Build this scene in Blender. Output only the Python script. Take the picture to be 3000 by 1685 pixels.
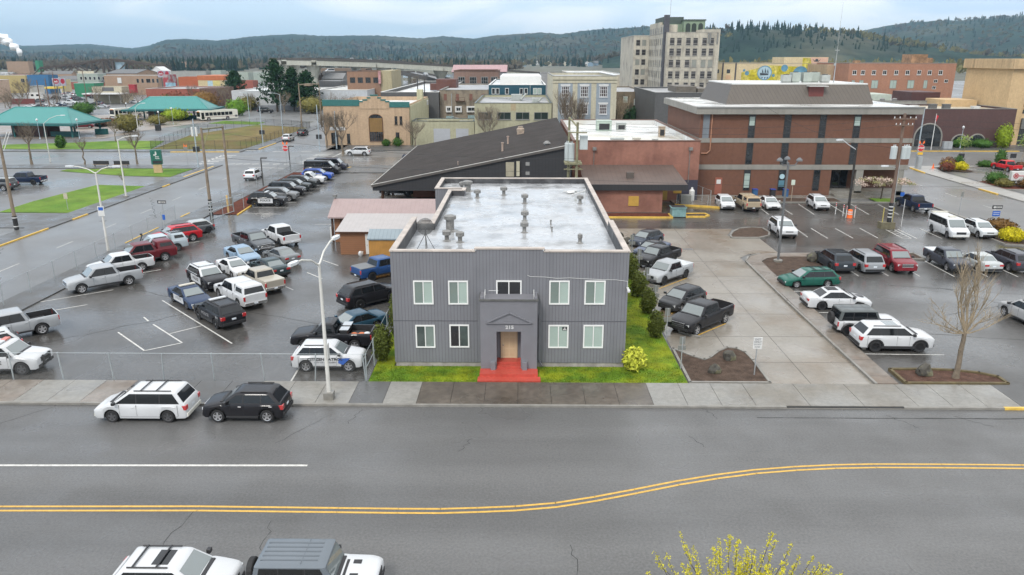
import bpy, bmesh, math, random
from mathutils import Vector, Matrix, noise as mn
for o in list(bpy.data.objects): bpy.data.objects.remove(o)
S = bpy.context.scene
COL = S.collection
R = math.radians
rnd = random.Random(7)

# ------------------------------------------------------------------ camera
cd = bpy.data.cameras.new("camera"); cam = bpy.data.objects.new("camera", cd); COL.objects.link(cam)
cd.sensor_width = 36.0; cd.lens = 36.0 * 2200 / 3000
cd.clip_start = 0.5; cd.clip_end = 30000
cam.location = (0, 0, 19.0); cam.rotation_euler = (R(90 - 17.1), 0, R(0.73))
S.camera = cam
# ------------------------------------------------------------------ sky, sun, exposure
SUN_EL, SUN_AZ = 48, 205            # azimuth clockwise from +Y
w = bpy.data.worlds.new("World"); S.world = w; w.use_nodes = True
nt = w.node_tree; N = nt.nodes; Lk = nt.links; N.clear()
def nd(t, **k):
    n = N.new(t)
    for a, b in k.items(): setattr(n, a, b)
    return n
out = nd('ShaderNodeOutputWorld'); bg = nd('ShaderNodeBackground'); bg.inputs[1].default_value = 0.1
sky = nd('ShaderNodeTexSky'); sky.sky_type = 'NISHITA'; sky.sun_disc = False
sky.sun_elevation = R(SUN_EL); sky.sun_rotation = R(SUN_AZ); sky.altitude = 20; sky.air_density = 1.0; sky.dust_density = 0.6; sky.ozone_density = 1.5
tc = nd('ShaderNodeTexCoord'); sep = nd('ShaderNodeSeparateXYZ'); Lk.new(tc.outputs['Generated'], sep.inputs[0])
def mth(op, a, b=None, c=None):
    n = N.new('ShaderNodeMath'); n.operation = op
    for i, v in enumerate((a, b, c)):
        if v is None: continue
        if isinstance(v, (int, float)): n.inputs[i].default_value = v
        else: Lk.new(v, n.inputs[i])
    return n.outputs[0]
zc = mth('ADD', mth('MAXIMUM', sep.outputs[2], 0.0), 0.16)
cx = mth('DIVIDE', sep.outputs[0], zc); cy = mth('DIVIDE', sep.outputs[1], zc)
cmb = nd('ShaderNodeCombineXYZ'); Lk.new(cx, cmb.inputs[0]); Lk.new(cy, cmb.inputs[1])
n1 = nd('ShaderNodeTexNoise'); n1.inputs['Scale'].default_value = 0.55; n1.inputs['Detail'].default_value = 6; n1.inputs['Roughness'].default_value = 0.52; n1.inputs['Distortion'].default_value = 0.5
Lk.new(cmb.outputs[0], n1.inputs['Vector'])
# cloud cover: closed overhead, thinner towards the north-west (left of the picture)
bias = mth('ADD', mth('MULTIPLY', sep.outputs[0], 0.36), mth('MULTIPLY', sep.outputs[2], 0.9))
cov = mth('ADD', mth('ADD', n1.outputs[0], bias), -0.02)
mr = nd('ShaderNodeMapRange'); mr.interpolation_type = 'SMOOTHSTEP'; Lk.new(cov, mr.inputs[0])
mr.inputs[1].default_value = 0.40; mr.inputs[2].default_value = 0.80; mr.inputs[3].default_value = 0.75; mr.inputs[4].default_value = 1.0
mix = nd('ShaderNodeMix'); mix.data_type = 'RGBA'; grad = nd('ShaderNodeMix'); grad.data_type = 'RGBA'
# overcast: the cloud layer is about three times brighter overhead than at the horizon
gz = nd('ShaderNodeMapRange'); Lk.new(sep.outputs[2], gz.inputs[0]); gz.inputs[1].default_value = 0.02; gz.inputs[2].default_value = 0.6
Lk.new(gz.outputs[0], grad.inputs[0]); grad.inputs[6].default_value = (4.7, 6.0, 7.6, 1); grad.inputs[7].default_value = (10.0, 10.2, 10.5, 1)
Lk.new(mr.outputs[0], mix.inputs[0]); Lk.new(sky.outputs[0], mix.inputs[6]); Lk.new(grad.outputs[2], mix.inputs[7])
# white cloud banks, thick in the middle and on the right, thin at far left
n2 = nd('ShaderNodeTexNoise'); n2.inputs['Scale'].default_value = 0.9; n2.inputs['Detail'].default_value = 7; n2.inputs['Roughness'].default_value = 0.5; n2.inputs['Distortion'].default_value = 0.8; Lk.new(cmb.outputs[0], n2.inputs['Vector'])
m2 = nd('ShaderNodeMapRange'); m2.interpolation_type = 'SMOOTHSTEP'; Lk.new(mth('ADD', n2.outputs[0], mth('MULTIPLY', mth('MINIMUM', sep.outputs[0], .35), .35)), m2.inputs[0]); m2.inputs[1].default_value = 0.36; m2.inputs[2].default_value = 0.68; m2.inputs[4].default_value = .92
puff = nd('ShaderNodeMix'); puff.data_type = 'RGBA'; cw = nd('ShaderNodeMix'); cw.data_type = 'RGBA'; Lk.new(gz.outputs[0], cw.inputs[0]); cw.inputs[6].default_value = (8.0, 8.2, 8.3, 1); cw.inputs[7].default_value = (10.2, 10.4, 10.6, 1)
Lk.new(m2.outputs[0], puff.inputs[0]); Lk.new(mix.outputs[2], puff.inputs[6]); Lk.new(cw.outputs[2], puff.inputs[7])
Lk.new(puff.outputs[2], bg.inputs[0]); Lk.new(bg.outputs[0], out.inputs[0])
sl = bpy.data.lights.new("sun", 'SUN'); sun = bpy.data.objects.new("sun", sl); COL.objects.link(sun)
sl.energy = 1.5; sl.angle = R(14); sl.color = (1.0, 0.96, 0.9)
_d = Vector((math.sin(R(SUN_AZ)) * math.cos(R(SUN_EL)), math.cos(R(SUN_AZ)) * math.cos(R(SUN_EL)), math.sin(R(SUN_EL))))
sun.rotation_euler = _d.to_track_quat('Z', 'Y').to_euler()
vs = S.view_settings; vs.view_transform = 'Standard'; vs.look = 'None'; vs.gamma = 1; vs.use_curve_mapping = False
vs.exposure = 0.62
S.render.engine = 'CYCLES'
cy_ = S.cycles; cy_.use_denoising = True; cy_.max_bounces = 6; cy_.diffuse_bounces = 2; cy_.glossy_bounces = 3; cy_.transparent_max_bounces = 12; cy_.use_adaptive_sampling = True; cy_.adaptive_threshold = 0.015
cy_.volume_bounces = 0; cy_.volume_step_rate = 5
try: cy_.denoiser = 'OPENIMAGEDENOISE'
except Exception: pass

# ------------------------------------------------------------------ materials
MATS = {}
def mat(name, col, rough=.6, metal=0., spec=.5, var=.12, vs=1.2, bump=0., bs=25., coat=0., groove=None, stain=0., wet=None, col2=None, c2=None, alpha=1., emit=0., crough=.05, vs2=None, stretch=None):
    """one procedural material. groove=(axis, pitch, fraction, dark); stain=streaks running down; wet=(scale, rough_lo, rough_hi); col2/c2=(second colour, (scale, lo, hi))"""
    if name in MATS: return MATS[name]
    m = bpy.data.materials.new(name); MATS[name] = m; m.use_nodes = True
    t = m.node_tree; n = t.nodes; l = t.links; n.clear()
    o = n.new('ShaderNodeOutputMaterial'); p = n.new('ShaderNodeBsdfPrincipled'); l.new(p.outputs[0], o.inputs[0])
    p.inputs['Roughness'].default_value = rough; p.inputs['Metallic'].default_value = metal
    p.inputs['Specular IOR Level'].default_value = spec; p.inputs['Coat Weight'].default_value = coat; p.inputs['Coat Roughness'].default_value = crough
    p.inputs['Alpha'].default_value = alpha
    tcn = n.new('ShaderNodeTexCoord'); v = tcn.outputs['Object']
    c = (*col, 1); cur = None
    def math_(op, a, b=None):
        q = n.new('ShaderNodeMath'); q.operation = op
        for i, x in enumerate((a, b)):
            if x is None: continue
            if isinstance(x, (int, float)): q.inputs[i].default_value = x
            else: l.new(x, q.inputs[i])
        return q.outputs[0]
    def noise(scale, detail=4, vec=None, rough_=.55):
        q = n.new('ShaderNodeTexNoise'); q.inputs['Scale'].default_value = scale; q.inputs['Detail'].default_value = detail; q.inputs['Roughness'].default_value = rough_
        l.new(vec or v, q.inputs['Vector']); return q.outputs[0]
    def scaled(sx, sy, sz):
        q = n.new('ShaderNodeMapping'); q.inputs['Scale'].default_value = (sx, sy, sz); l.new(v, q.inputs[0]); return q.outputs[0]
    def rng(x, a, b, c_=0., d=1.):
        q = n.new('ShaderNodeMapRange'); q.inputs[1].default_value = a; q.inputs[2].default_value = b; q.inputs[3].default_value = c_; q.inputs[4].default_value = d; l.new(x, q.inputs[0]); return q.outputs[0]
    def mixc(fac, a, b):
        q = n.new('ShaderNodeMix'); q.data_type = 'RGBA'
        if isinstance(fac, (int, float)): q.inputs[0].default_value = fac
        else: l.new(fac, q.inputs[0])
        for i, x in ((6, a), (7, b)):
            if isinstance(x, tuple): q.inputs[i].default_value = x
            else: l.new(x, q.inputs[i])
        return q.outputs[2]
    def mulv(cc, fac):
        q = n.new('ShaderNodeVectorMath'); q.operation = 'SCALE'
        if isinstance(cc, tuple): q.inputs[0].default_value = cc[:3]
        else: l.new(cc, q.inputs[0])
        if isinstance(fac, (int, float)): q.inputs['Scale'].default_value = fac
        else: l.new(fac, q.inputs['Scale'])
        return q.outputs[0]
    cur = c
    sv = scaled(*stretch) if stretch else v
    if col2: cur = mixc(rng(noise(c2[0], 5, sv), c2[1], c2[2]), cur, (*col2, 1))
    if var > 0:
        a = rng(noise(vs, 5, sv), .3, .7, 1 - var, 1 + var)
        if vs2: a = math_('MULTIPLY', a, rng(noise(vs2, 3), .3, .7, 1 - var, 1 + var))
        cur = mulv(cur, a)
    gmask = None
    if groove:
        ax, pitch, fr, dark = groove
        sp = n.new('ShaderNodeSeparateXYZ'); l.new(v, sp.inputs[0])
        src = {'x': sp.outputs[0], 'y': sp.outputs[1], 'z': sp.outputs[2]}.get(ax)
        if ax == 'xy': src = math_('ADD', sp.outputs[0], sp.outputs[1])
        if ax == 'grid':
            f1 = math_('FRACT', math_('DIVIDE', sp.outputs[0], pitch)); f2 = math_('FRACT', math_('DIVIDE', sp.outputs[1], pitch))
            gmask = math_('MAXIMUM', math_('LESS_THAN', f1, fr), math_('LESS_THAN', f2, fr))
        else:
            gmask = math_('LESS_THAN', math_('FRACT', math_('DIVIDE', src, pitch)), fr)
        cur = mixc(gmask, cur, mulv(cur, dark))
    if stain > 0:
        s1 = rng(noise(1.0, 4, scaled(1.3, 1.3, .09)), .47, .75)
        s2 = rng(noise(.35, 3), .3, .7)
        cur = mixc(math_('MULTIPLY', math_('MULTIPLY', s1, s2), stain), cur, mulv(cur, .38))
    if isinstance(cur, tuple): p.inputs['Base Color'].default_value = cur
    else: l.new(cur, p.inputs['Base Color'])
    if wet: l.new(rng(noise(wet[0], 2.5), .35, .65, wet[1], wet[2]), p.inputs['Roughness'])
    if bump > 0 or gmask is not None:
        b = n.new('ShaderNodeBump'); b.inputs['Strength'].default_value = max(bump, .25 if gmask is not None else 0); b.inputs['Distance'].default_value = .03
        h = noise(bs, 3) if bump > 0 else None
        if gmask is not None:
            g = math_('MULTIPLY', gmask, -1.0); h = math_('ADD', h, g) if h is not None else g
        l.new(h, b.inputs['Height']); l.new(b.outputs[0], p.inputs['Normal'])
    if emit > 0: p.inputs['Emission Color'].default_value = c; p.inputs['Emission Strength'].default_value = emit
    return m

def paint(name, col, metal=0.0):
    return mat('paint ' + name, col, rough=.5, metal=metal, spec=.12, var=.05, vs=.8, coat=.55, crough=.03)
def leafmat(name, col, var=.35, vs=.9, trans=.15):
    m = mat(name, col, rough=.75, spec=.2, var=var, vs=vs, vs2=7.); return m
# ------------------------------------------------------------------ mesh builder
class MB:
    def __init__(s): s.v = []; s.f = []; s.m = []
    def poly(s, pts, m=0):
        i = len(s.v); s.v += [tuple(p) for p in pts]; s.f.append(tuple(range(i, i + len(pts)))); s.m.append(m); return s
    def box(s, x0, x1, y0, y1, z0, z1, m=0, rz=0., c=None):
        P = [(x0, y0, z0), (x1, y0, z0), (x1, y1, z0), (x0, y1, z0), (x0, y0, z1), (x1, y0, z1), (x1, y1, z1), (x0, y1, z1)]
        if rz:
            cx, cy = c if c else ((x0 + x1) / 2, (y0 + y1) / 2); a, b = math.cos(rz), math.sin(rz)
            P = [(cx + (x - cx) * a - (y - cy) * b, cy + (x - cx) * b + (y - cy) * a, z) for x, y, z in P]
        i = len(s.v); s.v += P
        for q in ((3, 2, 1, 0), (4, 5, 6, 7), (0, 1, 5, 4), (1, 2, 6, 5), (2, 3, 7, 6), (3, 0, 4, 7)):
            s.f.append(tuple(i + k for k in q)); s.m.append(m)
        return s
    def tube(s, p, q, r0, r1=None, n=8, m=0, cap=True):
        r1 = r0 if r1 is None else r1; p = Vector(p); q = Vector(q); d = (q - p)
        if d.length < 1e-6: return s
        d.normalize(); u = d.orthogonal().normalized(); w_ = d.cross(u); i = len(s.v)
        for c, r in ((p, r0), (q, r1)):
            for k in range(n):
                a = 2 * math.pi * k / n; s.v.append(tuple(c + u * (math.cos(a) * r) + w_ * (math.sin(a) * r)))
        for k in range(n):
            s.f.append((i + k, i + (k + 1) % n, i + n + (k + 1) % n, i + n + k)); s.m.append(m)
        if cap:
            s.f.append(tuple(i + n - 1 - k for k in range(n))); s.m.append(m); s.f.append(tuple(i + n + k for k in range(n))); s.m.append(m)
        return s
    def path(s, pts, r, n=6, m=0):
        for a, b in zip(pts[:-1], pts[1:]): s.tube(a, b, r, r, n, m)
        return s
    def lathe(s, prof, c=(0, 0, 0), n=14, m=0):
        i = len(s.v); K = len(prof)
        for r, z in prof:
            for k in range(n):
                a = 2 * math.pi * k / n; s.v.append((c[0] + math.cos(a) * r, c[1] + math.sin(a) * r, c[2] + z))
        for j in range(K - 1):
            for k in range(n):
                s.f.append((i + j * n + k, i + j * n + (k + 1) % n, i + (j + 1) * n + (k + 1) % n, i + (j + 1) * n + k)); s.m.append(m)
        s.f.append(tuple(i + n - 1 - k for k in range(n))); s.m.append(m)
        s.f.append(tuple(i + (K - 1) * n + k for k in range(n))); s.m.append(m); return s
    def prism(s, P, z0, z1, m=0, mt=None):
        n = len(P); i = len(s.v)
        ar = sum(P[k][0] * P[(k + 1) % n][1] - P[(k + 1) % n][0] * P[k][1] for k in range(n))
        if ar < 0: P = P[::-1]
        s.v += [(x, y, z0) for x, y in P] + [(x, y, z1) for x, y in P]
        for k in range(n): s.f.append((i + k, i + (k + 1) % n, i + n + (k + 1) % n, i + n + k)); s.m.append(m)
        s.f.append(tuple(i + n + k for k in range(n))); s.m.append(m if mt is None else mt)
        s.f.append(tuple(i + n - 1 - k for k in range(n))); s.m.append(m); return s
    def blob(s, c, r, seed=0, m=0, rough=.18, f=1.3, sub=2):
        b = bmesh.new(); bmesh.ops.create_icosphere(b, subdivisions=sub, radius=1.0); i = len(s.v); o = Vector((seed * 3.1, seed * 1.7, seed))
        for q in b.verts:
            k = 1 + rough * mn.noise(q.co * f + o) + rough * .5 * mn.noise(q.co * f * 2.7 + o)
            s.v.append((c[0] + q.co.x * r[0] * k, c[1] + q.co.y * r[1] * k, c[2] + q.co.z * r[2] * k))
        for q in b.faces: s.f.append(tuple(i + x.index for x in q.verts)); s.m.append(m)
        b.free(); return s
    def mesh(s, name, mats, smooth=False, ang=40):
        me = bpy.data.meshes.new(name); me.from_pydata(s.v, [], s.f)
        for q in (mats if isinstance(mats, (list, tuple)) else [mats]): me.materials.append(q)
        if any(s.m): me.polygons.foreach_set('material_index', s.m)
        if smooth:
            me.polygons.foreach_set('use_smooth', [True] * len(s.f))
            try: me.set_sharp_from_angle(angle=R(ang))
            except Exception: pass
        me.update(); return me
    def build(s, name, mats, parent=None, smooth=False, loc=None, ang=40):
        o = bpy.data.objects.new(name, s.mesh(name, mats, smooth, ang)); COL.objects.link(o)
        if parent: o.parent = parent
        if loc: o.location = loc
        return o
def tag(o, label=None, cat=None, group=None, kind=None):
    if label: o['label'] = label
    if cat: o['category'] = cat
    if group: o['group'] = group
    if kind: o['kind'] = kind
    return o
def thing(name, label, cat, loc=(0, 0, 0), rz=0., group=None):
    o = bpy.data.objects.new(name, None); o.empty_display_size = .3; COL.objects.link(o)
    o.location = loc; o.rotation_euler = (0, 0, rz); return tag(o, label, cat, group)
def struct(name, mb, mats): return tag(mb.build(name, mats), kind='structure')
def single(name, mb, mats, label, cat, loc=None, group=None, smooth=False): return tag(mb.build(name, mats, None, smooth, loc), label, cat, group)
def link(name, mesh, parent, loc=(0, 0, 0), rot=(0, 0, 0), mats=None):
    o = bpy.data.objects.new(name, mesh); COL.objects.link(o); o.parent = parent; o.location = loc; o.rotation_euler = rot
    if mats:
        for i, q in enumerate(mats):
            if q is None: continue
            o.material_slots[i].link = 'OBJECT'; o.material_slots[i].material = q
    return o
def text(name, s, size, mtl, parent, loc, rot, ext=.006, bold=.0, align='CENTER', sx=1.):
    cu = bpy.data.curves.new('lettering', 'FONT'); cu.body = s; cu.size = size; cu.extrude = ext; cu.offset = bold * size; cu.align_x = align; cu.align_y = 'CENTER'; cu.resolution_u = 2
    t = bpy.data.objects.new('lettering', cu); COL.objects.link(t)
    dg = bpy.context.evaluated_depsgraph_get(); me = bpy.data.meshes.new_from_object(t.evaluated_get(dg)); bpy.data.objects.remove(t); bpy.data.curves.remove(cu)
    me.materials.clear(); me.materials.append(mtl); me.name = name
    o = bpy.data.objects.new(name, me); COL.objects.link(o); o.parent = parent; o.location = loc; o.rotation_euler = rot; o.scale = (sx, 1, 1); return o
FRONT = (R(90), 0, 0)
# ------------------------------------------------------------------ ground surfaces
ASPH = mat('asphalt road', (.104, .103, .101), rough=.45, spec=.45, var=.20, vs=.5, bump=.25, bs=40, wet=(.22, .24, .6), stretch=(.045, .6, 1), vs2=9)
ASPH_LOT = mat('asphalt lot wet', (.080, .077, .073), rough=.34, spec=.5, col2=(.052, .049, .045), c2=(.13, .46, .68), var=.18, vs=.16, bump=.12, bs=30, wet=(.11, .08, .45), vs2=3)
ASPH_FAR = mat('asphalt pale', (.138, .136, .133), rough=.42, spec=.4, var=.08, vs=.06, wet=(.05, .22, .5), vs2=.5)
ASPH_WALK = mat('asphalt walk', (.085, .084, .082), rough=.5, var=.14, vs=.8, bump=.2, wet=(.4, .25, .6))
CONC = mat('concrete pale', (.215, .208, .19), rough=.45, var=.12, vs=.5, vs2=4, bump=.1, wet=(.25, .22, .6), col2=(.16, .145, .12), c2=(.18, .45, .62))
CONC_BR = mat('concrete damp brown', (.095, .080, .065), rough=.3, var=.22, vs=.5, vs2=3, bump=.1, wet=(.3, .18, .5))
CONC_DRIVE = mat('concrete drive', (.225, .205, .175), rough=.35, var=.10, vs=.3, vs2=3, bump=.06, wet=(.14, .08, .45), col2=(.155, .115, .075), c2=(.10, .50, .66))
CONC_WALK = mat('concrete walk tan', (.185, .16, .135), rough=.4, var=.14, vs=.5, vs2=3, wet=(.3, .18, .5), col2=(.14, .10, .07), c2=(.3, .5, .7))
KERB = mat('kerb concrete', (.21, .20, .18), rough=.6, var=.2, vs=1.5)
KERB_Y = mat('yellow kerb paint', (.62, .40, .07), rough=.55, var=.2, vs=2)
GRASS = mat('lawn grass', (.092, .165, .014), rough=.85, spec=.15, var=.3, vs=1.1, bump=.5, bs=50, col2=(.19, .225, .014), c2=(.5, .42, .62), vs2=14)
GRASS2 = mat('park grass', (.085, .165, .020), rough=.85, spec=.15, var=.25, vs=.35, bump=.4, bs=30, col2=(.13, .20, .03), c2=(.12, .4, .62), vs2=6)
FIELD = mat('dry field', (.155, .118, .052), rough=.9, spec=.1, var=.2, vs=.2, col2=(.11, .125, .035), c2=(.07, .46, .66), vs2=2)
MULCH = mat('bark mulch', (.082, .058, .045), rough=.9, spec=.1, var=.3, vs=14, bump=.8, bs=60, vs2=2)
MULCH_R = mat('red bark mulch', (.105, .036, .024), rough=.9, spec=.1, var=.3, vs=10, bump=.8, bs=50, vs2=1.5)
WHITE_LINE = mat('white road paint', (.50, .49, .46), rough=.5, var=.18, vs=3, vs2=14)
YEL_LINE = mat('yellow road paint', (.55, .33, .06), rough=.5, var=.14, vs=3, vs2=14)
CRACK = mat('crack', (.03, .03, .03), rough=.8, var=0)
GROUND = mat('far ground', (.085, .088, .06), rough=.9, var=.3, vs=.012, col2=(.11, .10, .075), c2=(.02, .42, .6), vs2=.08)
TOWN = mat('town ground', (.14, .14, .138), rough=.55, var=.18, vs=.05, wet=(.08, .25, .6), vs2=.5)
PLAZA = mat('plaza paving', (.23, .195, .165), rough=.5, var=.12, vs=.2, wet=(.2, .25, .6))
WATER = mat('river water', (.16, .18, .19), rough=.12, spec=.9, var=.05, vs=.01)

def sheet(name, P, z, m): return struct(name, MB().poly([(x, y, z) for x, y in P]), m)
def rect(x0, x1, y0, y1): return [(x0, y0), (x1, y0), (x1, y1), (x0, y1)]
sheet('ground', rect(-14000, 14000, -400, 16000), -.06, GROUND)
sheet('town_ground', rect(-420, 420, -60, 640), -.03, TOWN)
sheet('main_road', rect(-330, 330, 21.6, 38.66), .004, ASPH)
sheet('parking_lot', rect(-39.0, -9.35, 41.86, 137), .004, ASPH_LOT)
sheet('side_street', rect(-54.5, -41.9, 38.66, 137), .004, ASPH_FAR)
sheet('side_street', rect(-56.2, -41.4, 156.5, 420), .008, ASPH_FAR)
sheet('cross_street', rect(-330, 330, 137, 156.5), .004, ASPH_FAR)
sheet('side_street', rect(54.6, 68.4, 38.66, 137), .004, ASPH_FAR)
sheet('parking_lot', [(22.9, 41.86), (54.2, 41.86), (54.2, 101.4), (16, 101.4), (9.0, 90.8), (9.0, 85.05), (26.0, 85.05), (26.0, 73.4), (22.9, 73.4)], .004, ASPH_LOT)
sheet('parking_lot', rect(-140, -57.2, 84.5, 131.3), .004, ASPH_FAR)
sheet('parking_lot', rect(73, 130, 104, 135.2), .004, ASPH_FAR)
sheet('driveway', [(10.25, 41.86), (21.5, 41.86), (21.6, 72), (23.0, 73.6), (26.0, 73.6), (26.0, 80.2), (23.2, 80.2), (22.9, 81.7), (24.3, 85.04), (9.6, 85.04), (9.6, 62), (10.25, 60)], .008, CONC_DRIVE)
j = MB()
for y in (45.4, 50.1, 55, 60.2, 65.4, 70.5, 75.5, 80.3): j.box(10.3, 21.45, y, y + .025, .0, .012)
for x in (13.9, 17.6): j.box(x, x + .03, 41.9, 85, .0, .0125)
struct('driveway_joints', j, CRACK)
sheet('river', [(-2200, 700), (-230, 640), (-120, 720), (60, 830), (260, 960), (300, 1010), (60, 930), (-150, 850), (-330, 830), (-2200, 1040)], -.02, WATER)
sheet('field', [(-79, 160.8), (-60, 161.4), (-59.2, 172), (-58.8, 212), (-77, 222), (-84, 193)], .012, FIELD)
sheet('lawn', [(-118, 160.6), (-79.2, 160.8), (-84, 178), (-95, 178.5), (-104.8, 173.6), (-116, 170)], .012, GRASS2)
sheet('lawn', [(-93, 226), (-77, 222), (-77.5, 231), (-92, 236)], .012, GRASS2)
sheet('lawn', [(-150, 235), (-118, 213), (-116, 219), (-140, 240)], .012, GRASS2)
sheet('lawn', [(-66.6, 93.3), (-57.3, 93.1), (-57.5, 113.6), (-65.6, 114.8), (-66.9, 101)], .05, GRASS2)
sheet('lawn', [(-80, 129.2), (-66, 123.9), (-57.9, 122.9), (-57.95, 132.2), (-71, 132.4), (-80, 131.3)], .05, GRASS2)
sheet('plaza', [(-165, 181), (-101.5, 183.5), (-101, 190), (-101, 204), (-95, 236), (-104, 262), (-140, 262), (-165, 240)], .012, PLAZA)
sheet('lawn', [(-9.3, 41.88), (10.15, 41.9), (10.1, 47.7), (10.05, 60), (9.75, 73), (6.6, 73), (6.6, 44.4), (-8.1, 44.4), (-8.1, 52), (-9.35, 52)], .06, GRASS)

# front pavement: slabs in several tones on a dark bed
bed = MB().box(-330, 330, 38.70, 41.84, -.02, .09)
struct('sidewalk_bed', bed, CRACK)
PM = [CONC, CONC_BR, ASPH_WALK, CONC_WALK]
pv = MB(); x = -60.0
def tone(x):
    if x < -30: return 3
    if x < -24.3: return 0 if rnd.random() < .5 else 3
    if x < -20.2: return 2
    if x < -17.0: return 2
    if x < -11.2: return 0
    if x < -8.9: return 2
    if x < -6.9: return 0
    if x < 6.2: return 1
    if x < 26.5: return 0
    return 2
while x < 60:
    wd = 1.93
    if x + wd > 15.2 and x < 21: wd = 3.05
    pv.box(x + .012, x + wd - .012, 38.84, 41.84, .0, .12, tone(x)); x += wd
struct('sidewalk', pv, PM)
k = MB()
k.box(-330, 15.0, 38.66, 38.83, -.02, .125); k.box(15.0, 21.6, 38.66, 38.83, -.02, .05); k.box(21.6, 330, 38.66, 38.83, -.02, .125)
k.box(-330, -60, 38.84, 41.84, -.02, .12); k.box(60, 330, 38.84, 41.84, -.02, .12)
struct('kerb', k, KERB)
struct('kerb_paint', MB().box(27.2, 34, 38.645, 38.835, .0, .13), KERB_Y)
struct('sidewalk', MB().box(-330, 330, 16, 21.6, -.02, .13), CONC)
# strips beside the left street
struct('sidewalk', MB().box(-41.9, -39.0, 41.86, 137, -.02, .10).box(-57.3, -54.5, 38.7, 92.2, -.02, .12).box(-57.3, -54.5, 92.2, 136.8, -.02, .12), ASPH_WALK)
struct('sidewalk', MB().box(-140, -57.3, 132.4, 136.9, -.02, .10).box(-140, -57.3, 84.5, 92.5, -.02, .05), ASPH_WALK)
struct('sidewalk', MB().box(-330, -58.4, 156.6, 160.5, -.02, .12).box(-59.3, -56.3, 160.5, 330, -.02, .12).box(-41.3, -38.6, 160, 330, -.02, .12), ASPH_WALK)
struct('sidewalk', MB().box(-41.3, 330, 159.8, 168.8, -.02, .12).box(-38.9, 54.2, 128, 136.8, -.02, .10), ASPH_WALK)
ky = MB()
for a, b, c, d in ((-42.05, -41.88, 77, 84.5), (-42.05, -41.88, 90.5, 93), (-54.62, -54.42, 88.9, 92.2), (-54.62, -54.42, 112.8, 115.2), (-55.6, -55.3, 122.5, 135), (-56.3, -56.05, 161.5, 173)): ky.box(a, b, c, d, 0, .14)
ky.box(-73, -58.6, 156.45, 156.62, 0, .14); ky.box(-54.62, -54.42, 75, 84, 0, .14)
struct('kerb_paint', ky, KERB_Y)
# bark strip under the police cars, bound by a kerb
sheet('mulch_strip', [(-39.0, 92.3), (-35.7, 92.3), (-36.0, 98.3), (-36.6, 110), (-37.4, 136), (-39, 136)], .06, MULCH_R)
kk = MB()
for a, b in (((-35.55, 92.1), (-35.9, 98.2)),): kk.tube((*a, .06), (*b, .06), .11, n=6)
kk.tube((-31.3, 132.6, .06), (-30.4, 134.6, .06), .1, n=6)
struct('kerb_paint', kk, KERB_Y)
# island kerbs and beds on the right
def edge(mb, P, w_=.15, h=.15, m=0, closed=False):
    Q = P + [P[0]] if closed else P
    for (ax, ay), (bx, by) in zip(Q[:-1], Q[1:]):
        d = Vector((bx - ax, by - ay)); L_ = d.length; d.normalize(); nx, ny = -d.y * w_ / 2, d.x * w_ / 2; ex, ey = d.x * w_ * .3, d.y * w_ * .3
        mb.prism([(ax + nx - ex, ay + ny - ey), (bx + nx + ex, by + ny + ey), (bx - nx + ex, by - ny + ey), (ax - nx - ex, ay - ny - ey)], -.02, h, m)
    return mb
ISL = [(10.28, 47.5), (10.28, 42.0), (15.1, 42.0), (15.12, 45.5), (15.0, 46.9), (14.6, 47.6), (14.0, 47.75), (13.2, 47.0), (12.4, 45.9), (11.97, 45.6), (11.4, 46.1)]
sheet('mulch_bed', ISL, .1, MULCH); struct('kerb', edge(MB(), ISL, .16, .16, 0, True), KERB)
ISL2 = [(23.1, 81.4), (23.0, 80.3), (25.9, 80.25), (27.4, 81.4), (27.9, 83), (27.8, 85.2), (26.6, 85.5), (25, 84.8), (23.9, 83.2)]
sheet('mulch_bed', ISL2, .1, MULCH); struct('kerb', edge(MB(), ISL2, .2, .16, 0, True), KERB)
ISL3 = [(23.05, 66.6), (23.25, 70.2), (24.1, 71.4), (25.3, 71.95), (28.9, 72.1), (28.9, 66.0), (27.6, 64.6), (23.2, 64.0)]
sheet('mulch_bed', ISL3, .1, MULCH)
struct('sidewalk', MB().prism([(21.5, 41.9), (22.8, 41.9), (23.0, 66.6), (23.2, 70.3), (24.1, 71.5), (25.3, 72.05), (29.4, 72.15), (29.4, 73.6), (25.6, 73.5), (23.9, 73.2), (22.6, 72.1), (21.75, 70.3)], -.02, .14), CONC_WALK)
struct('kerb', edge(MB(), [(21.45, 41.9), (21.48, 58), (21.7, 70.4), (22.5, 72.2), (23.9, 73.3)], .16, .17), KERB)
jj = MB()
for y in [43 + 2.6 * i for i in range(11)]: jj.box(21.6, 22.9, y, y + .025, .1, .1425)
struct('sidewalk_joints', jj, CRACK)
ISL4 = [(23.3, 44.1), (23.3, 42.0), (29.4, 42.0), (29.4, 43.0), (28.6, 43.6), (27.2, 44.0), (25.6, 44.15)]
sheet('mulch_bed', ISL4, .1, mat('brown red bark', (.095, .055, .042), rough=.9, spec=.1, var=.3, vs=12, bump=.8, bs=60, vs2=1.5)); struct('kerb', edge(MB(), ISL4, .18, .2, 0, True), mat('mossy timber', (.11, .085, .04), rough=.8, var=.3, vs=3))
ISL5 = [(51.0, 80.6), (51.0, 77.6), (54.2, 76.6), (55.4, 80), (54.0, 84)]
sheet('mulch_bed', ISL5, .1, MULCH); struct('kerb', edge(MB(), ISL5, .18, .16, 0, True), KERB)
ISL6 = [(37.6, 71.4), (37.6, 73.6), (39.4, 73.6), (39.4, 71.4)]
sheet('mulch_bed', ISL6, .12, MULCH); struct('kerb', edge(MB(), ISL6, .18, .17, 0, True), KERB)
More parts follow.
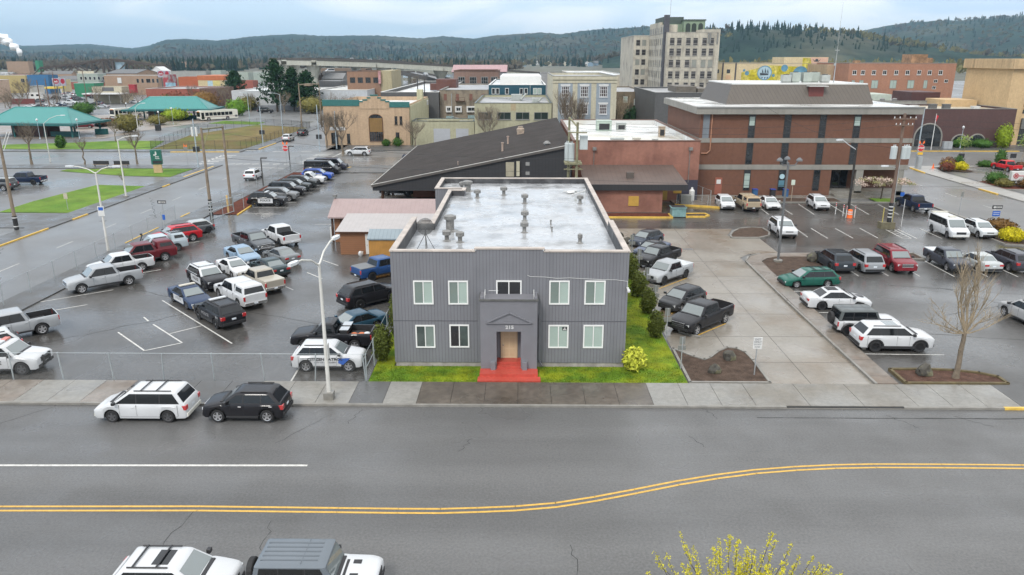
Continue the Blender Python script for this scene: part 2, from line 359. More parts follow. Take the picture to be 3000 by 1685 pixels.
# yellow kerbs in front of the brick annexe
struct('kerb_paint', edge(edge(MB(), [(10.4, 90.9), (18.5, 90.9), (18.5, 93)], .22, .2), [(20.4, 93.2), (20.4, 91.4), (22.6, 91.4), (23.3, 92.2), (23.0, 93.4)], .22, .2, closed=True), KERB_Y)
struct('kerb_paint', edge(MB(), [(20.5, 98.9), (23.6, 98.1), (25.9, 97.2)], .25, .25), KERB_Y)
sheet('mulch_bed', rect(10.4, 18.4, 91.0, 93.6), .1, MULCH_R); sheet('mulch_bed', [(20.5, 93.2), (20.5, 91.5), (22.5, 91.5), (23.2, 92.2), (22.9, 93.3)], .1, MULCH)
struct('sidewalk', MB().prism([(20.4, 99.1), (25.7, 97.4), (27, 98.5), (27, 106.6), (20.4, 106.6)], -.02, .2), CONC_WALK)
struct('sidewalk', MB().box(27.2, 54.4, 104.4, 106.6, -.02, .12), CONC); struct('kerb', MB().box(27.2, 54.6, 101.3, 101.5, -.02, .15), KERB)
sheet('mulch_bed', rect(27.2, 43.6, 101.5, 104.4), .1, MULCH); sheet('lawn', rect(48.4, 54.4, 101.5, 106.5), .1, GRASS2)
# right street kerbs, pale pavement and bank lot
struct('sidewalk', MB().prism([(68.5, 100), (71.8, 100), (71.8, 128.4), (73.2, 135.4), (90, 137), (90, 136.9), (69.2, 136.9), (68.5, 128)], -.02, .13), mat('concrete white', (.30, .29, .27), rough=.5, var=.08, vs=.4, wet=(.3, .25, .6)))
struct('kerb_paint', edge(MB(), [(69.1, 134.6), (68.5, 128.6)], .3, .17), KERB_Y); struct('kerb_paint', edge(MB(), [(68.4, 112.4), (68.4, 108)], .3, .17), KERB_Y)
struct('kerb_paint', MB().box(72, 104, 159.6, 159.85, 0, .15), KERB_Y)
struct('kerb', MB().box(74, 130, 134.9, 135.1, -.02, .15).box(54.2, 54.6, 41.9, 78, -.02, .12).box(54.2, 54.6, 84, 101, -.02, .12).box(73.2, 130, 136.9, 137.1, -.02, .14), KERB)
BED7 = [(73.3, 132.5), (73.9, 134.9), (77.5, 134.9), (77.8, 130.2), (75.8, 129.6)]
sheet('mulch_bed', BED7, .14, MULCH); sheet('mulch_bed', rect(78, 120, 135.1, 136.8), .1, MULCH)
BED8 = [(71.9, 112), (71.9, 119), (75, 121), (84, 121), (84, 111)]
sheet('mulch_bed', BED8, .14, MULCH_R); struct('kerb', edge(MB(), BED8, .2, .17, 0, True), KERB)

# painted lines
ln = MB()
def line(a, b, wd, z=.012, m=0):
    d = Vector((b[0] - a[0], b[1] - a[1])); d.normalize(); nx, ny = -d.y * wd / 2, d.x * wd / 2
    ln.poly([(a[0] - nx, a[1] - ny, z), (b[0] - nx, b[1] - ny, z), (b[0] + nx, b[1] + ny, z), (a[0] + nx, a[1] + ny, z)], m)
line((-60, 31.6), (-10.35, 32.2), .16)
for a, b in (((-38.9, 57.27), (-34.73, 60.64)), ((-38.8, 53.4), (-34.72, 56.64)), ((-29.05, 50.42), (-25.42, 46.9)), ((-25.42, 46.9), (-23.51, 48.39)), ((-23.51, 48.39), (-27.3, 52.12)), ((-25.17, 50.15), (-23.57, 51.83)), ((-29.23, 57.8), (-20.01, 48.31)), ((-28.75, 53.68), (-27.97, 52.79)), ((-14.05, 41.9), (-14.2, 45.2)), ((-38.9, 49.0), (-34.7, 52.2)), ((-36.5, 76.5), (-34.6, 78.2)), ((-36.9, 64.0), (-33.6, 67)), ((-23.6, 60.4), (-20.6, 57.4)), ((-21.4, 62.8), (-19.4, 60.8)), ((-19.7, 66.2), (-17.8, 64.2)), ((-19.4, 70.6), (-17.4, 68.6)), ((-24.4, 86.9), (-21.6, 86.9)),
             ((-35.26, 93.26), (-30.29, 92.78)), ((-35.43, 97.28), (-30.55, 96.87)), ((-35, 100.8), (-30.56, 100.54)), ((-35, 104.4), (-30.7, 104.35)), ((-35, 108.3), (-30.4, 108.2)), ((-35, 111.7), (-30.4, 111.6)), ((-35, 115), (-30.4, 114.9)), ((-35, 118.4), (-30.4, 118.3)), ((-35, 122.4), (-30.2, 122.3)), ((-35, 128.8), (-30.2, 128.7)),
             ((33.49, 85.4), (33.47, 80.44)), ((36.28, 85.4), (36.26, 80.5)), ((39.15, 85.6), (39.02, 80.6)), ((41.82, 84.8), (41.65, 80.5)), ((42.77, 84.8), (42.6, 80.5)), ((41.65, 80.5), (42.6, 80.5)), ((43.3, 85.1), (43.16, 80.4)), ((46.0, 85.4), (45.9, 80.5)), ((30.6, 71), (30.52, 65.64)), ((33.3, 71), (33.24, 65.7)), ((36.2, 71), (36.0, 65.6)), ((39.2, 71), (39.1, 65.6)), ((42.2, 71), (42.1, 65.6)), ((44.9, 71), (44.8, 65.6)),
             ((31.29, 98), (31.12, 93.4)), ((34.19, 98), (34.09, 93.4)), ((37.3, 100.5), (36.8, 93.4)), ((41.4, 100.1), (40.9, 94)), ((44.3, 100.4), (43.7, 93.5)), ((47.9, 100.4), (47.4, 93.5)), ((22.95, 46.94), (28.18, 46.83)), ((23.1, 55.43), (27.5, 55.4)), ((23.1, 60.95), (27.5, 60.9)), ((23.05, 51.2), (27.6, 51.1)), ((31.7, 85.5), (31.5, 81)),
             ((78.5, 134.5), (81.5, 129.4)), ((82, 134.5), (85, 129.4)), ((86.6, 134.5), (89.6, 129.4))):
    line(a, b, .11)
for i in range(5): line((41.8, 81.1 + i * .8), (42.55, 81.5 + i * .8), .07)
line((-49.1, 134.5), (-42.1, 133.2), .3, .012)
for x in (-53.6, -52.2, -50.8, -49.2, -47.3, -45.3, -43.4): line((x - .55, 138.4), (x + .55, 139.0), .55, .014)
for y in (139.5, 141.8, 144.1, 146.4, 148.6, 151): line((-60.5, y), (-57.2, y), .6, .014); line((-41.8, y), (-38.7, y), .6, .014)
for y in (153, 155.3): line((-41.8, y), (-38.7, y), .6, .014)
line((-59.2, 138.0), (-60.1, 152), .28, .014); line((-37.6, 141), (-37, 158), .28, .014)
for x in (-64, -58, -52, -46): line((x, 158.2 if x < -56 else 157.6), (x + 2.2, 158.2 if x < -56 else 157.6), .4, .13 if x < -56 else .014)
for y in (143.6, 149.8):
    for i in range(22): line((-150 + i * 8.5, y), (-147 + i * 8.5, y), .12, .014)
line((-150, 155.4), (-73, 155.4), .14, .014); line((-150, 138.2), (-61, 138.2), .14, .014)
for i in range(8): line((-48.2, 66 + i * 9), (-48.2, 69 + i * 9), .11)
for i in range(6): line((61.6, 78 + i * 9.4), (61.6, 81 + i * 9.4), .11)
for i in range(7): line((76 + i * 9, 147.5), (79 + i * 9, 147.5), .12, .014)
struct('road_markings', ln, WHITE_LINE)
ln = MB()
YP = [(-70, 28.2), (-22.85, 28.4), (-14.15, 28.52), (-8, 28.47), (-5.36, 28.45), (-3.5, 28.46), (-1.89, 28.56), (-.2, 28.7), (1.6, 28.99), (3.4, 29.5), (5.29, 30.14), (7.3, 30.85), (9.22, 31.42), (11.2, 31.9), (13.24, 32.22), (15.2, 32.42), (17.19, 32.52), (20.5, 32.54), (24.36, 32.52), (60, 32.4)]
for off in (-.16, .16):
    for (a, b) in zip(YP[:-1], YP[1:]):
        d = Vector((b[0] - a[0], b[1] - a[1])).normalized(); nx, ny = -d.y * off, d.x * off
        line((a[0] + nx - d.x * .01, a[1] + ny), (b[0] + nx + d.x * .01, b[1] + ny), .13)
line((11.84, 61.59), (14.9, 64.85), .11, .016); line((12.55, 50.28), (15.23, 52.81), .11, .016); line((11.6, 55.0), (14.2, 57.8), .11, .016)
struct('road_markings', ln, YEL_LINE)
# cracks, seams and patches in the road
ck = MB()
def crack(a, b, n=9, wob=.18, wd=.015, z=.009, seed=0):
    q = random.Random(seed); P = []
    for i in range(n + 1):
        t = i / n; P.append((a[0] + (b[0] - a[0]) * t + q.uniform(-wob, wob), a[1] + (b[1] - a[1]) * t + q.uniform(-wob, wob) * .4))
    for (x0, y0), (x1, y1) in zip(P[:-1], P[1:]):
        d = Vector((x1 - x0, y1 - y0)).normalized(); s = wd * q.uniform(.5, 1.2); ck.poly([(x0 + d.y * s, y0 - d.x * s, z), (x1 + d.y * s, y1 - d.x * s, z), (x1 - d.y * s, y1 + d.x * s, z), (x0 - d.y * s, y0 + d.x * s, z)])
for i, (a, b) in enumerate((((-26.5, 38.4), (-30.6, 33.6)), ((-8.9, 38.4), (-9.4, 36.6)), ((-10.6, 37.6), (-12.6, 34.4)), ((-14.2, 28.4), (-14.9, 23.4)), ((2.1, 26.2), (2.3, 23.2)), ((20.2, 37.9), (21.4, 36.4)), ((28.6, 37.9), (34.5, 33.4)), ((24, 37.9), (25.4, 36.6)), ((-10.6, 27.6), (-10.4, 25.6)), ((-2.5, 35), (-3.1, 33.6)), ((8.8, 35.4), (9.4, 34.2)), ((15, 37.55), (29, 37.55)), ((10.4, 38.5), (10.9, 37.4)))):
    crack(a, b, seed=i, wob=.12)
crack((13, 37.55), (34, 37.65), 30, .05, .03, seed=40)
for i, (a, b) in enumerate((((-36, 62), (-10, 50)), ((-34, 47.5), (-24, 56)), ((-24, 90), (-10, 88)), ((26, 76.5), (40, 77.2)), ((31, 63), (52, 58)), ((36, 62), (44, 50)), ((33, 55), (50, 63)), ((28, 51), (52, 47)), ((9.5, 88), (27, 88.6)), ((45, 64), (47, 44)), ((-46, 60), (-54, 75)), ((-33, 105), (-22, 98)), ((-45, 90), (-52, 104)))):
    crack(a, b, 22, .3, .03, seed=60 + i)
struct('road_cracks', ck, CRACK)
mh = MB()
for x, y in ((-44.6, 77.2), (-46.2, 92.0), (-50.6, 88.5), (-40.6, 86.8)): mh.lathe([(.42, -.02), (.42, .016), (.38, .02)], (x, y, 0), 14)
for x, y, r in ((17.2, 75.4, .5), (11.6, 62.3, .45)): mh.box(x - r, x + r, y - r * .6, y + r * .6, -.02, .013)
mh.lathe([(.55, -.02), (.55, .012)], (33.4, 60.6, 0), 16)
struct('manhole_covers', mh, mat('cast iron', (.12, .12, .12), rough=.45, var=.2, vs=6))
# ------------------------------------------------------------------ vehicles
GLASS_W = mat('windshield glass', (.13, .155, .155), rough=.06, spec=1.0, var=.06, vs=.7, coat=1.0, crough=.02)  # pale base colour paints in sky reflection and the interior seen through it
GLASS_S = mat('side glass', (.010, .012, .014), rough=.05, spec=.5, var=0)
TYRE = mat('tyre rubber', (.018, .018, .019), rough=.75, var=.2, vs=5)
RIM_S = mat('alloy silver', (.52, .52, .53), rough=.3, metal=.7, var=.05)
RIM_B = mat('alloy black', (.025, .025, .027), rough=.35, metal=.3, var=0)
RIM_D = mat('wheel recess', (.03, .03, .03), rough=.6, var=0)
BLK = mat('black plastic', (.022, .022, .024), rough=.55, var=.08)
GRYP = mat('grey plastic', (.09, .09, .095), rough=.6, var=.08)
CHROME = mat('chrome', (.62, .62, .62), rough=.15, metal=.95, var=0)
LAMP_W = mat('headlamp lens', (.55, .57, .58), rough=.08, spec=.9, var=0, coat=1)
LAMP_R = mat('tail lamp red', (.42, .012, .015), rough=.15, spec=.8, var=0, coat=1)
LAMP_O = mat('amber lens', (.75, .25, .03), rough=.2, var=0, coat=1)
PLATE = mat('licence plate', (.62, .66, .70), rough=.4, var=.1, vs=6)
SEAM = mat('panel seam', (.015, .015, .016), rough=.8, var=0)
MESHC = {}
# type: wheelbase, front x, rear x, half width, sill, nose z, cowl z, belt z, tail deck z, roof z, wheel r, windshield base, roof front, roof rear, rear glass base, roof half width, kind, front side-glass x, pillars, extra
VT = {
 'sedan':   dict(wb=2.78, xf=2.36, xr=-2.46, hw=.92, sill=.22, zn=.72, zc=.93, zb=.92, zd=1.02, zr=1.45, r=.33, w0=1.15, r0=.30, r1=-.95, w1=-1.75, hr=.60, pil=[-.18], kind='car'),
 'wagon':   dict(wb=2.76, xf=2.40, xr=-2.52, hw=.92, sill=.22, zn=.70, zc=.90, zb=.90, zd=.98, zr=1.46, r=.32, w0=1.20, r0=.42, r1=-1.95, w1=-2.40, hr=.60, pil=[-.05, -1.05], kind='car'),
 'hatch':   dict(wb=2.6, xf=2.08, xr=-2.02, hw=.88, sill=.22, zn=.76, zc=.98, zb=.97, zd=1.03, zr=1.52, r=.32, w0=1.20, r0=.42, r1=-1.35, w1=-1.92, hr=.60, pil=[0., -1.0], kind='car'),
 'smallsuv':dict(wb=2.68, xf=2.18, xr=-2.24, hw=.93, sill=.30, zn=.95, zc=1.12, zb=1.10, zd=1.13, zr=1.67, r=.37, w0=1.12, r0=.42, r1=-1.65, w1=-2.12, hr=.63, pil=[-.1, -1.05], kind='car', rails=1),
 'suv':     dict(wb=2.93, xf=2.42, xr=-2.52, hw=.99, sill=.33, zn=1.03, zc=1.20, zb=1.16, zd=1.18, zr=1.75, r=.40, w0=1.22, r0=.50, r1=-1.92, w1=-2.40, hr=.68, pil=[-.1, -1.2], kind='car', rails=1),
 'bigsuv':  dict(wb=3.0, xf=2.50, xr=-2.62, hw=1.01, sill=.36, zn=1.08, zc=1.26, zb=1.22, zd=1.24, zr=1.88, r=.42, w0=1.25, r0=.62, r1=-2.22, w1=-2.56, hr=.74, pil=[0., -1.1], kind='car', rails=1),
 'minivan': dict(wb=3.05, xf=2.52, xr=-2.56, hw=.99, sill=.25, zn=.80, zc=1.07, zb=1.06, zd=1.09, zr=1.73, r=.345, w0=1.55, r0=.62, r1=-2.02, w1=-2.46, hr=.70, pil=[.12, -1.15], kind='car', rails=1),
 'boxy':    dict(wb=2.95, xf=2.22, xr=-2.24, hw=.95, sill=.42, zn=1.04, zc=1.14, zb=1.13, zd=1.13, zr=1.86, r=.42, w0=.78, r0=.48, r1=-2.05, w1=-2.22, hr=.76, pil=[-.25, -1.2], kind='car', flare=1),
 'van':     dict(wb=3.5, xf=2.80, xr=-2.85, hw=1.02, sill=.32, zn=.98, zc=1.25, zb=1.20, zd=1.20, zr=2.08, r=.37, w0=1.95, r0=1.20, r1=-2.70, w1=-2.82, hr=.82, pil=[.42, -.75], kind='car'),
 'transit': dict(wb=3.6, xf=2.85, xr=-2.95, hw=1.04, sill=.32, zn=.98, zc=1.32, zb=1.24, zd=1.24, zr=2.25, r=.37, w0=2.10, r0=1.15, r1=-2.82, w1=-2.92, hr=.84, pil=[.45, -1.1], kind='car'),
 'pickup':  dict(wb=3.68, xf=2.85, xr=-3.02, hw=1.01, sill=.42, zn=1.06, zc=1.26, zb=1.22, zd=1.30, zr=1.93, r=.41, w0=1.38, r0=.72, r1=-.92, w1=-1.18, hr=.73, pil=[-.05], kind='pickup', bed=-1.25),
 'regcab':  dict(wb=3.4, xf=2.65, xr=-2.85, hw=1.0, sill=.40, zn=1.02, zc=1.22, zb=1.18, zd=1.24, zr=1.85, r=.39, w0=1.2, r0=.55, r1=-.30, w1=-.48, hr=.71, pil=[], kind='pickup', bed=-.55),
 'midpickup':dict(wb=3.25, xf=2.62, xr=-2.78, hw=.95, sill=.40, zn=1.00, zc=1.18, zb=1.14, zd=1.22, zr=1.80, r=.39, w0=1.26, r0=.60, r1=-.88, w1=-1.12, hr=.68, pil=[-.05], kind='pickup', bed=-1.2),
}
def interp(x, P):
    if x >= P[0][0]: return P[0][1]
    for (a, u), (b, v) in zip(P[:-1], P[1:]):
        if x >= b: return v + (u - v) * (x - b) / max(a - b, 1e-6)
    return P[-1][1]
def body_mesh(t, tp):
    key = (tp, 'body')
    if key in MESHC: return MESHC[key]
    xf, xr, hw, sill, r = t['xf'], t['xr'], t['hw'], t['sill'], t['r']; wb = t['wb'] / 2
    bed = t.get('bed'); RA = r + .085
    xs = {xf, xf - .02, xf - .07, xf - .18, xf - .38, xr, xr + .02, xr + .07, xr + .18, xr + .38, t['w0'] + .12, t['w0'], t['w1'], t['w1'] - .1, 0, .5, -.5}
    for c in (wb, -wb):
        for k in range(-6, 7): xs.add(round(c + RA * math.sin(k / 6 * math.pi / 2), 4))
        xs.add(c + RA + .02); xs.add(c - RA - .02)
    st = sorted([x for x in xs if xr <= x <= xf], reverse=True); Q = []
    for x in st: Q.append((x, 0))
    if bed:
        Q = [(x, 1 if (x <= bed and x >= xr + .09) else 0) for x in st]
        for x, b in ((bed + .002, 0), (bed, 1), (xr + .09, 1), (xr + .088, 0)): Q.append((x, b))
        Q = sorted(set(Q), key=lambda q: (-q[0], q[1]))
    top = [(xf, t['zn'] - .20), (xf - .03, t['zn'] - .07), (xf - .12, t['zn'] - .015), (xf - .4, t['zn'] + .05), (t['w0'] + .15, t['zc'] - .02), (t['w0'], t['zc']), (t['w0'] - .4, t['zb'])]
    if bed: top += [(t['w1'], t['zb']), (bed, t['zd']), (xr + .05, t['zd']), (xr, t['zd'] - .03)]
    elif tp == 'sedan': top += [(t['w1'] + .25, t['zb'] + .04), (t['w1'], t['zd']), (xr + .12, t['zd'] - .01), (xr + .03, t['zd'] - .10), (xr, t['zd'] - .2)]
    else: top += [(t['w1'] + .3, t['zb'] + .02), (t['w1'], t['zd']), (xr + .03, t['zd'] - .1), (xr, t['zd'] - .2)]
    tapf = [(xf, .80), (xf - .02, .86), (xf - .07, .92), (xf - .18, .965), (xf - .38, .99), (xf - .7, 1.0), (xr + .6, 1.0), (xr + .38, .985), (xr + .18, .965), (xr + .07, .94), (xr + .02, .90), (xr, .86)]
    if t['kind'] == 'pickup' or tp in ('van', 'transit', 'boxy'): tapf = [(a, 1 - (1 - b) * (.55 if a < 0 or tp == 'boxy' else .8)) for a, b in tapf]
    mb = MB(); secs = []
    for x, b in Q:
        h = hw * interp(x, tapf); zt = interp(x, top); zl = sill
        for c in (wb, -wb):
            d = abs(x - c)
            if d <= RA + 1e-6: zl = max(zl, r + math.sqrt(max(RA * RA - d * d, 0)))
        if x > xf - .1 or x < xr + .1: zl += .04
        zs = zt - .02; lo = min(zl + .10, zs - .2); mid = (lo + zs) / 2 + .05
        P = [(h * .965, zl), (h * .99, lo), (h, min(mid, zs - .1)), (h * .985, zs - .09), (h * .945, zs - .01)]
        if b: P += [(h - .14, zs - .005), (h - .15, t['sill'] + .28), (0, t['sill'] + .26)]
        else: P += [(h * .86, zt + .008), (h * .5, zt + .03), (0, zt + .04)]
        secs.append(([(x, y, z) for y, z in P], b))
    n = 8; idx = []
    for P, b in secs:
        i = len(mb.v); mb.v += P + [(x, -y, z) for x, y, z in P[:-1]]; idx.append(i)
    order = list(range(n)) + [n + k for k in range(n - 2, -1, -1)]      # left side up over the top to the right side
    for (i, j, a, b) in zip(idx[:-1], idx[1:], secs[:-1], secs[1:]):
        for k in range(len(order) - 1):
            p, q = order[k], order[k + 1]
            bedface = a[1] and b[1] and min(k, len(order) - 2 - k) >= 5 or (a[1] != b[1] and min(k, len(order) - 2 - k) >= 5)
            mb.f.append((i + p, j + p, j + q, i + q)); mb.m.append(1 if bedface else 0)
    mb.f.append(tuple(idx[0] + p for p in order)); mb.m.append(0)
    mb.f.append(tuple(idx[-1] + p for p in reversed(order))); mb.m.append(0)
    # dark underbody that closes the wheel wells
    mb.box(xr + .2, xf - .2, -hw + .27, hw - .27, sill - .06, sill + .25, 1)
    for c in (wb, -wb): mb.box(c - RA, c + RA, -hw + .3, hw - .3, sill, r + RA + .02, 1)
    MESHC[key] = mb.mesh('body', [BLK, BLK], True, 32); return MESHC[key]
def ring(x0, x1, h, z, ch=.09):
    return [(x0, h - ch, z), (x0 - ch * .35, h - ch * .25, z), (x0 - ch * 1.3, h, z), (x1 + ch, h, z), (x1 + ch * .25, h - ch * .25, z), (x1, h - ch, z),
            (x1, -h + ch, z), (x1 + ch * .25, -h + ch * .25, z), (x1 + ch, -h, z), (x0 - ch * 1.3, -h, z), (x0 - ch * .35, -h + ch * .25, z), (x0, -h + ch, z)]
def cab_geo(t):
    hb = t['hw'] * .94; return dict(zb=t['zb'] - .03, zr=t['zr'] - .075, x0=(t['w0'], t['r0']), x1=(t['w1'], t['r1']), h=(hb, t['hr'] + .09))
def frustum(zb, zr, x0, x1, h, ztop, name, key):
    if key in MESHC: return MESHC[key]
    mb = MB(); R_ = [ring(x0[0], x1[0], h[0], zb), ring(x0[1], x1[1], h[1], zr), ring(x0[1] - .10, x1[1] + .08, h[1] - .09, ztop - .015), ring(x0[1] - .35, x1[1] + .3, h[1] - .3, ztop)]
    n = 12
    for q in R_: mb.v += q
    for j in range(3):
        for k in range(n): mb.f.append((j * n + k, j * n + (k + 1) % n, (j + 1) * n + (k + 1) % n, (j + 1) * n + k)); mb.m.append(0)
    mb.f.append(tuple(3 * n + k for k in range(n))); mb.m.append(0)
    MESHC[key] = mb.mesh(name, [BLK], True, 35); return MESHC[key]
def pane(g, side, a, b, t0, t1, name, key, off=.010):
    """flat glass lying 8 mm off the cabin face. side L/R: a,b = front/rear x limits; F/B: across"""
    if key in MESHC: return MESHC[key]
    def lerp(p, t): return p[0] + (p[1] - p[0]) * t
    zz = lambda t: g['zb'] + (g['zr'] - g['zb']) * t
    P = []
    if side in 'LR':
        s = 1 if side == 'L' else -1; nrm = Vector((0, g['zr'] - g['zb'], g['h'][0] - g['h'][1])).normalized() * off
        for (x, t) in ((a, t0), (b, t0), (b, t1), (a, t1)):
            lo = lerp(g['x1'], t) + .20; hi = lerp(g['x0'], t) - .20; x = min(max(x, lo), hi)
            P.append((x, s * (lerp(g['h'], t) + nrm.y), zz(t) + nrm.z))
        Q = [P[0]]
        for p in P[1:]:
            if (Vector(p) - Vector(Q[-1])).length > .04: Q.append(p)
        if (Vector(Q[0]) - Vector(Q[-1])).length < .04: Q.pop()
        if side == 'R': Q = Q[::-1]
        P = Q[::-1]
    else:
        e = g['x0'] if side == 'F' else g['x1']; d = 1 if side == 'F' else -1
        nrm = Vector(((g['zr'] - g['zb']), 0, (e[0] - e[1]) * d)).normalized() * .010
        for (f, t) in ((1, t0), (-1, t0), (-1, t1), (1, t1)):
            P.append((lerp(e, t) + d * nrm.x, f * (lerp(g['h'], t) - (.115 if t < .5 else .11)), zz(t) + nrm.z))
        if side == 'F': P = P[::-1]
    MESHC[key] = MB().poly(P).mesh(name, [BLK]); return MESHC[key]
def wheel_meshes(r, wd=.23):
    key = ('wheel', round(r, 2))
    if key in MESHC: return MESHC[key]
    ty = MB(); pr = [(r * .66, -wd / 2), (r * .93, -wd / 2), (r, -wd / 2 + .04), (r, wd / 2 - .04), (r * .93, wd / 2), (r * .66, wd / 2)]; ty.lathe(pr, n=22)
    ty.f = ty.f[:-2]; ty.m = ty.m[:-2]; ty.v = [(x, z, y) for x, y, z in ty.v]
    ri = MB(); y = wd / 2 - .01
    n = 20; i = 0
    ri.v += [(math.cos(2 * math.pi * k / n) * r * .67, y - .05, math.sin(2 * math.pi * k / n) * r * .67) for k in range(n)]; ri.f.append(tuple(range(n))); ri.m.append(1)
    for k in range(n):      # outer lip
        a, b = 2 * math.pi * k / n, 2 * math.pi * (k + 1) / n
        ri.poly([(math.cos(a) * r * .68, y + .005, math.sin(a) * r * .68), (math.cos(b) * r * .68, y + .005, math.sin(b) * r * .68), (math.cos(b) * r * .58, y - .01, math.sin(b) * r * .58), (math.cos(a) * r * .58, y - .01, math.sin(a) * r * .58)], 0)
    for k in range(5):
        a = 2 * math.pi * k / 5 + .3
        c, s_ = math.cos(a), math.sin(a)
        P = [(-.16, 0), (.16, 0), (.11, .6), (-.11, .6)]
        ri.poly([((u * -s_ + v * c) * r, y - .004, (u * c + v * s_) * r) for u, v in P], 0)
    ri.poly([(math.cos(2 * math.pi * k / 8) * r * .17, y + .006, math.sin(2 * math.pi * k / 8) * r * .17) for k in range(8)], 2)
    MESHC[key] = (ty.mesh('tyre', [TYRE], True, 50), ri.mesh('rim', [RIM_S, RIM_D, RIM_S])); return MESHC[key]
def boxm(key, args, mtl=None, name='part'):
    if key not in MESHC:
        mb = MB()
        for a in args: mb.box(*a)
        me = mb.mesh(name, [mtl or BLK])
        bm = bmesh.new(); bm.from_mesh(me)
        try: bmesh.ops.bevel(bm, geom=list(bm.edges), offset=.012, segments=1, affect='EDGES')
        except Exception: pass
        bm.to_mesh(me); bm.free(); MESHC[key] = me
    return MESHC[key]
def vehicle(name, label, cat, tp, x, y, deg, col, rim='silver', group=None, roofcol=None, glass_rear=None, trim=None, metal=0., rails=None, detail=1, canopy=None, tonneau=None, bumper=None, lift=0., scale=1.):
    t = VT[tp]; T = thing(name, label, cat, (x, y, .005), R(deg), group); T.scale = (scale,) * 3
    pm = paint(*col) if isinstance(col, tuple) else col
    rp = paint(*roofcol) if roofcol else pm
    liner = BLK; hw, xf, xr, r = t['hw'], t['xf'], t['xr'], t['r']; wb = t['wb'] / 2
    L0 = (0, 0, lift)
    link('body', body_mesh(t, tp), T, L0, mats=[pm, liner])
    g = cab_geo(t)
    link('cabin', frustum(g['zb'], g['zr'], g['x0'], g['x1'], g['h'], t['zr'], 'cabin', (tp, 'cab')), T, L0, mats=[rp])
    link('windshield', pane(g, 'F', 0, 0, .05, .93, 'windshield', (tp, 'F')), T, L0, mats=[GLASS_W])
    link('rear_window', pane(g, 'B', 0, 0, .16, .90, 'rear_window', (tp, 'B')), T, L0, mats=[glass_rear or GLASS_S])
    lim = [9] + t['pil'] + [-9]
    for s in 'LR': link('window_surround', pane(g, s, 9, -9, .09, .945, 'window_surround', (tp, s, 'b'), .005), T, L0, mats=[BLK])
    link('cowl', boxm((tp, 'cowl'), [(t['w0'] - .06, t['w0'] + .10, -hw * .72, hw * .72, t['zc'] - .02, t['zc'] + .055)], name='cowl'), T, L0, mats=[BLK])
    for s in 'LR':
        for a, b in zip(lim[:-1], lim[1:]):
            m = pane(g, s, a - .03, b + .03, .12, .92, 'side_window', (tp, s, a))
            if len(m.polygons) and m.polygons[0].area > .03: link('side_window', m, T, L0, mats=[GLASS_S])
    ty, ri = wheel_meshes(r)
    rm = {'silver': [RIM_S, RIM_D, RIM_S], 'black': [RIM_B, RIM_B, RIM_B], 'police': [RIM_B, RIM_B, CHROME], 'steel': [GRYP, RIM_D, GRYP]}[rim]
    for cx in (wb, -wb):
        for s in (1, -1):
            wh = bpy.data.objects.new('wheel', None); wh.empty_display_size = .1; COL.objects.link(wh); wh.parent = T; wh.location = (cx, s * (hw - .13), r); wh.rotation_euler = (0, 0, 0 if s > 0 else math.pi)
            link('tyre', ty, wh); link('rim', ri, wh, mats=rm)
    z = t['zn']; fw = hw * .8; gr = trim or (CHROME if tp in ('pickup', 'bigsuv') else BLK)
    big = tp in ('pickup', 'regcab', 'midpickup', 'bigsuv', 'van', 'boxy')
    gh = .17 if big else .09
    gw = fw - .3 if big else fw - .38
    link('grille', boxm((tp, 'grl'), [(xf - .10, xf + .012, -gw, gw, z - .17 - gh, z - .15 + (.07 if big else 0))], name='grille'), T, L0, mats=[gr if gr is not CHROME else BLK])
    if gr is CHROME:
        link('grille_bar', boxm((tp, 'grb'), [(xf - .08, xf + .024, -gw - .02, gw + .02, z - .19 - gh, z - .15 - gh), (xf - .08, xf + .024, -gw - .02, gw + .02, z - .11 + (.03 if big else 0), z - .07 + (.03 if big else 0)), (xf - .08, xf + .024, -gw, gw, z - .22, z - .19)], name='grille_bar'), T, L0, mats=[CHROME])
    bump = bumper or (CHROME if tp in ('pickup',) else BLK)
    link('front_bumper', boxm((tp, 'fbm'), [(xf - .14, xf + .035, -fw - .03, fw + .03, t['sill'] + .05, t['sill'] + .24)], name='front_bumper'), T, L0, mats=[bump])
    link('rear_bumper', boxm((tp, 'rbm'), [(xr - .05, xr + .13, -fw - .08, fw + .08, t['sill'] + .08, t['sill'] + .28)], name='rear_bumper'), T, L0, mats=[bump])
    for s in (1, -1):
        link('headlight', boxm((tp, 'hl', s), [(xf - .30, xf - .015, *sorted((s * (hw * .60), s * (hw * .885))), z - .26, z - .10)], name='headlight'), T, L0, mats=[LAMP_W])
        if t['kind'] == 'pickup' or tp in ('van', 'transit', 'bigsuv', 'boxy'): tl = (xr - .012, xr + .10, *sorted((s * (hw * .80), s * (hw * .955))), t['zd'] - .44, t['zd'] - .10)
        elif tp in ('sedan',): tl = (xr - .012, xr + .22, *sorted((s * (hw * .52), s * (hw * .925))), t['zd'] - .32, t['zd'] - .14)
        else: tl = (xr - .012, xr + .24, *sorted((s * (hw * .66), s * (hw * .955))), t['zd'] - .36, t['zd'] - .10)
        link('taillight', boxm((tp, 'tl', s), [tl], name='taillight'), T, L0, mats=[LAMP_R])
        mx = t['w0'] - .28
        link('mirror', boxm((tp, 'mr', s), [(mx - .09, mx + .07, *sorted((s * (hw + .02), s * (hw + .22))), t['zb'] + .03, t['zb'] + .19), (mx - .02, mx + .04, *sorted((s * (hw - .08), s * (hw + .05))), t['zb'] + .02, t['zb'] + .07)], name='mirror'), T, L0, mats=[pm if rim == 'silver' and tp in ('sedan', 'hatch') else BLK])
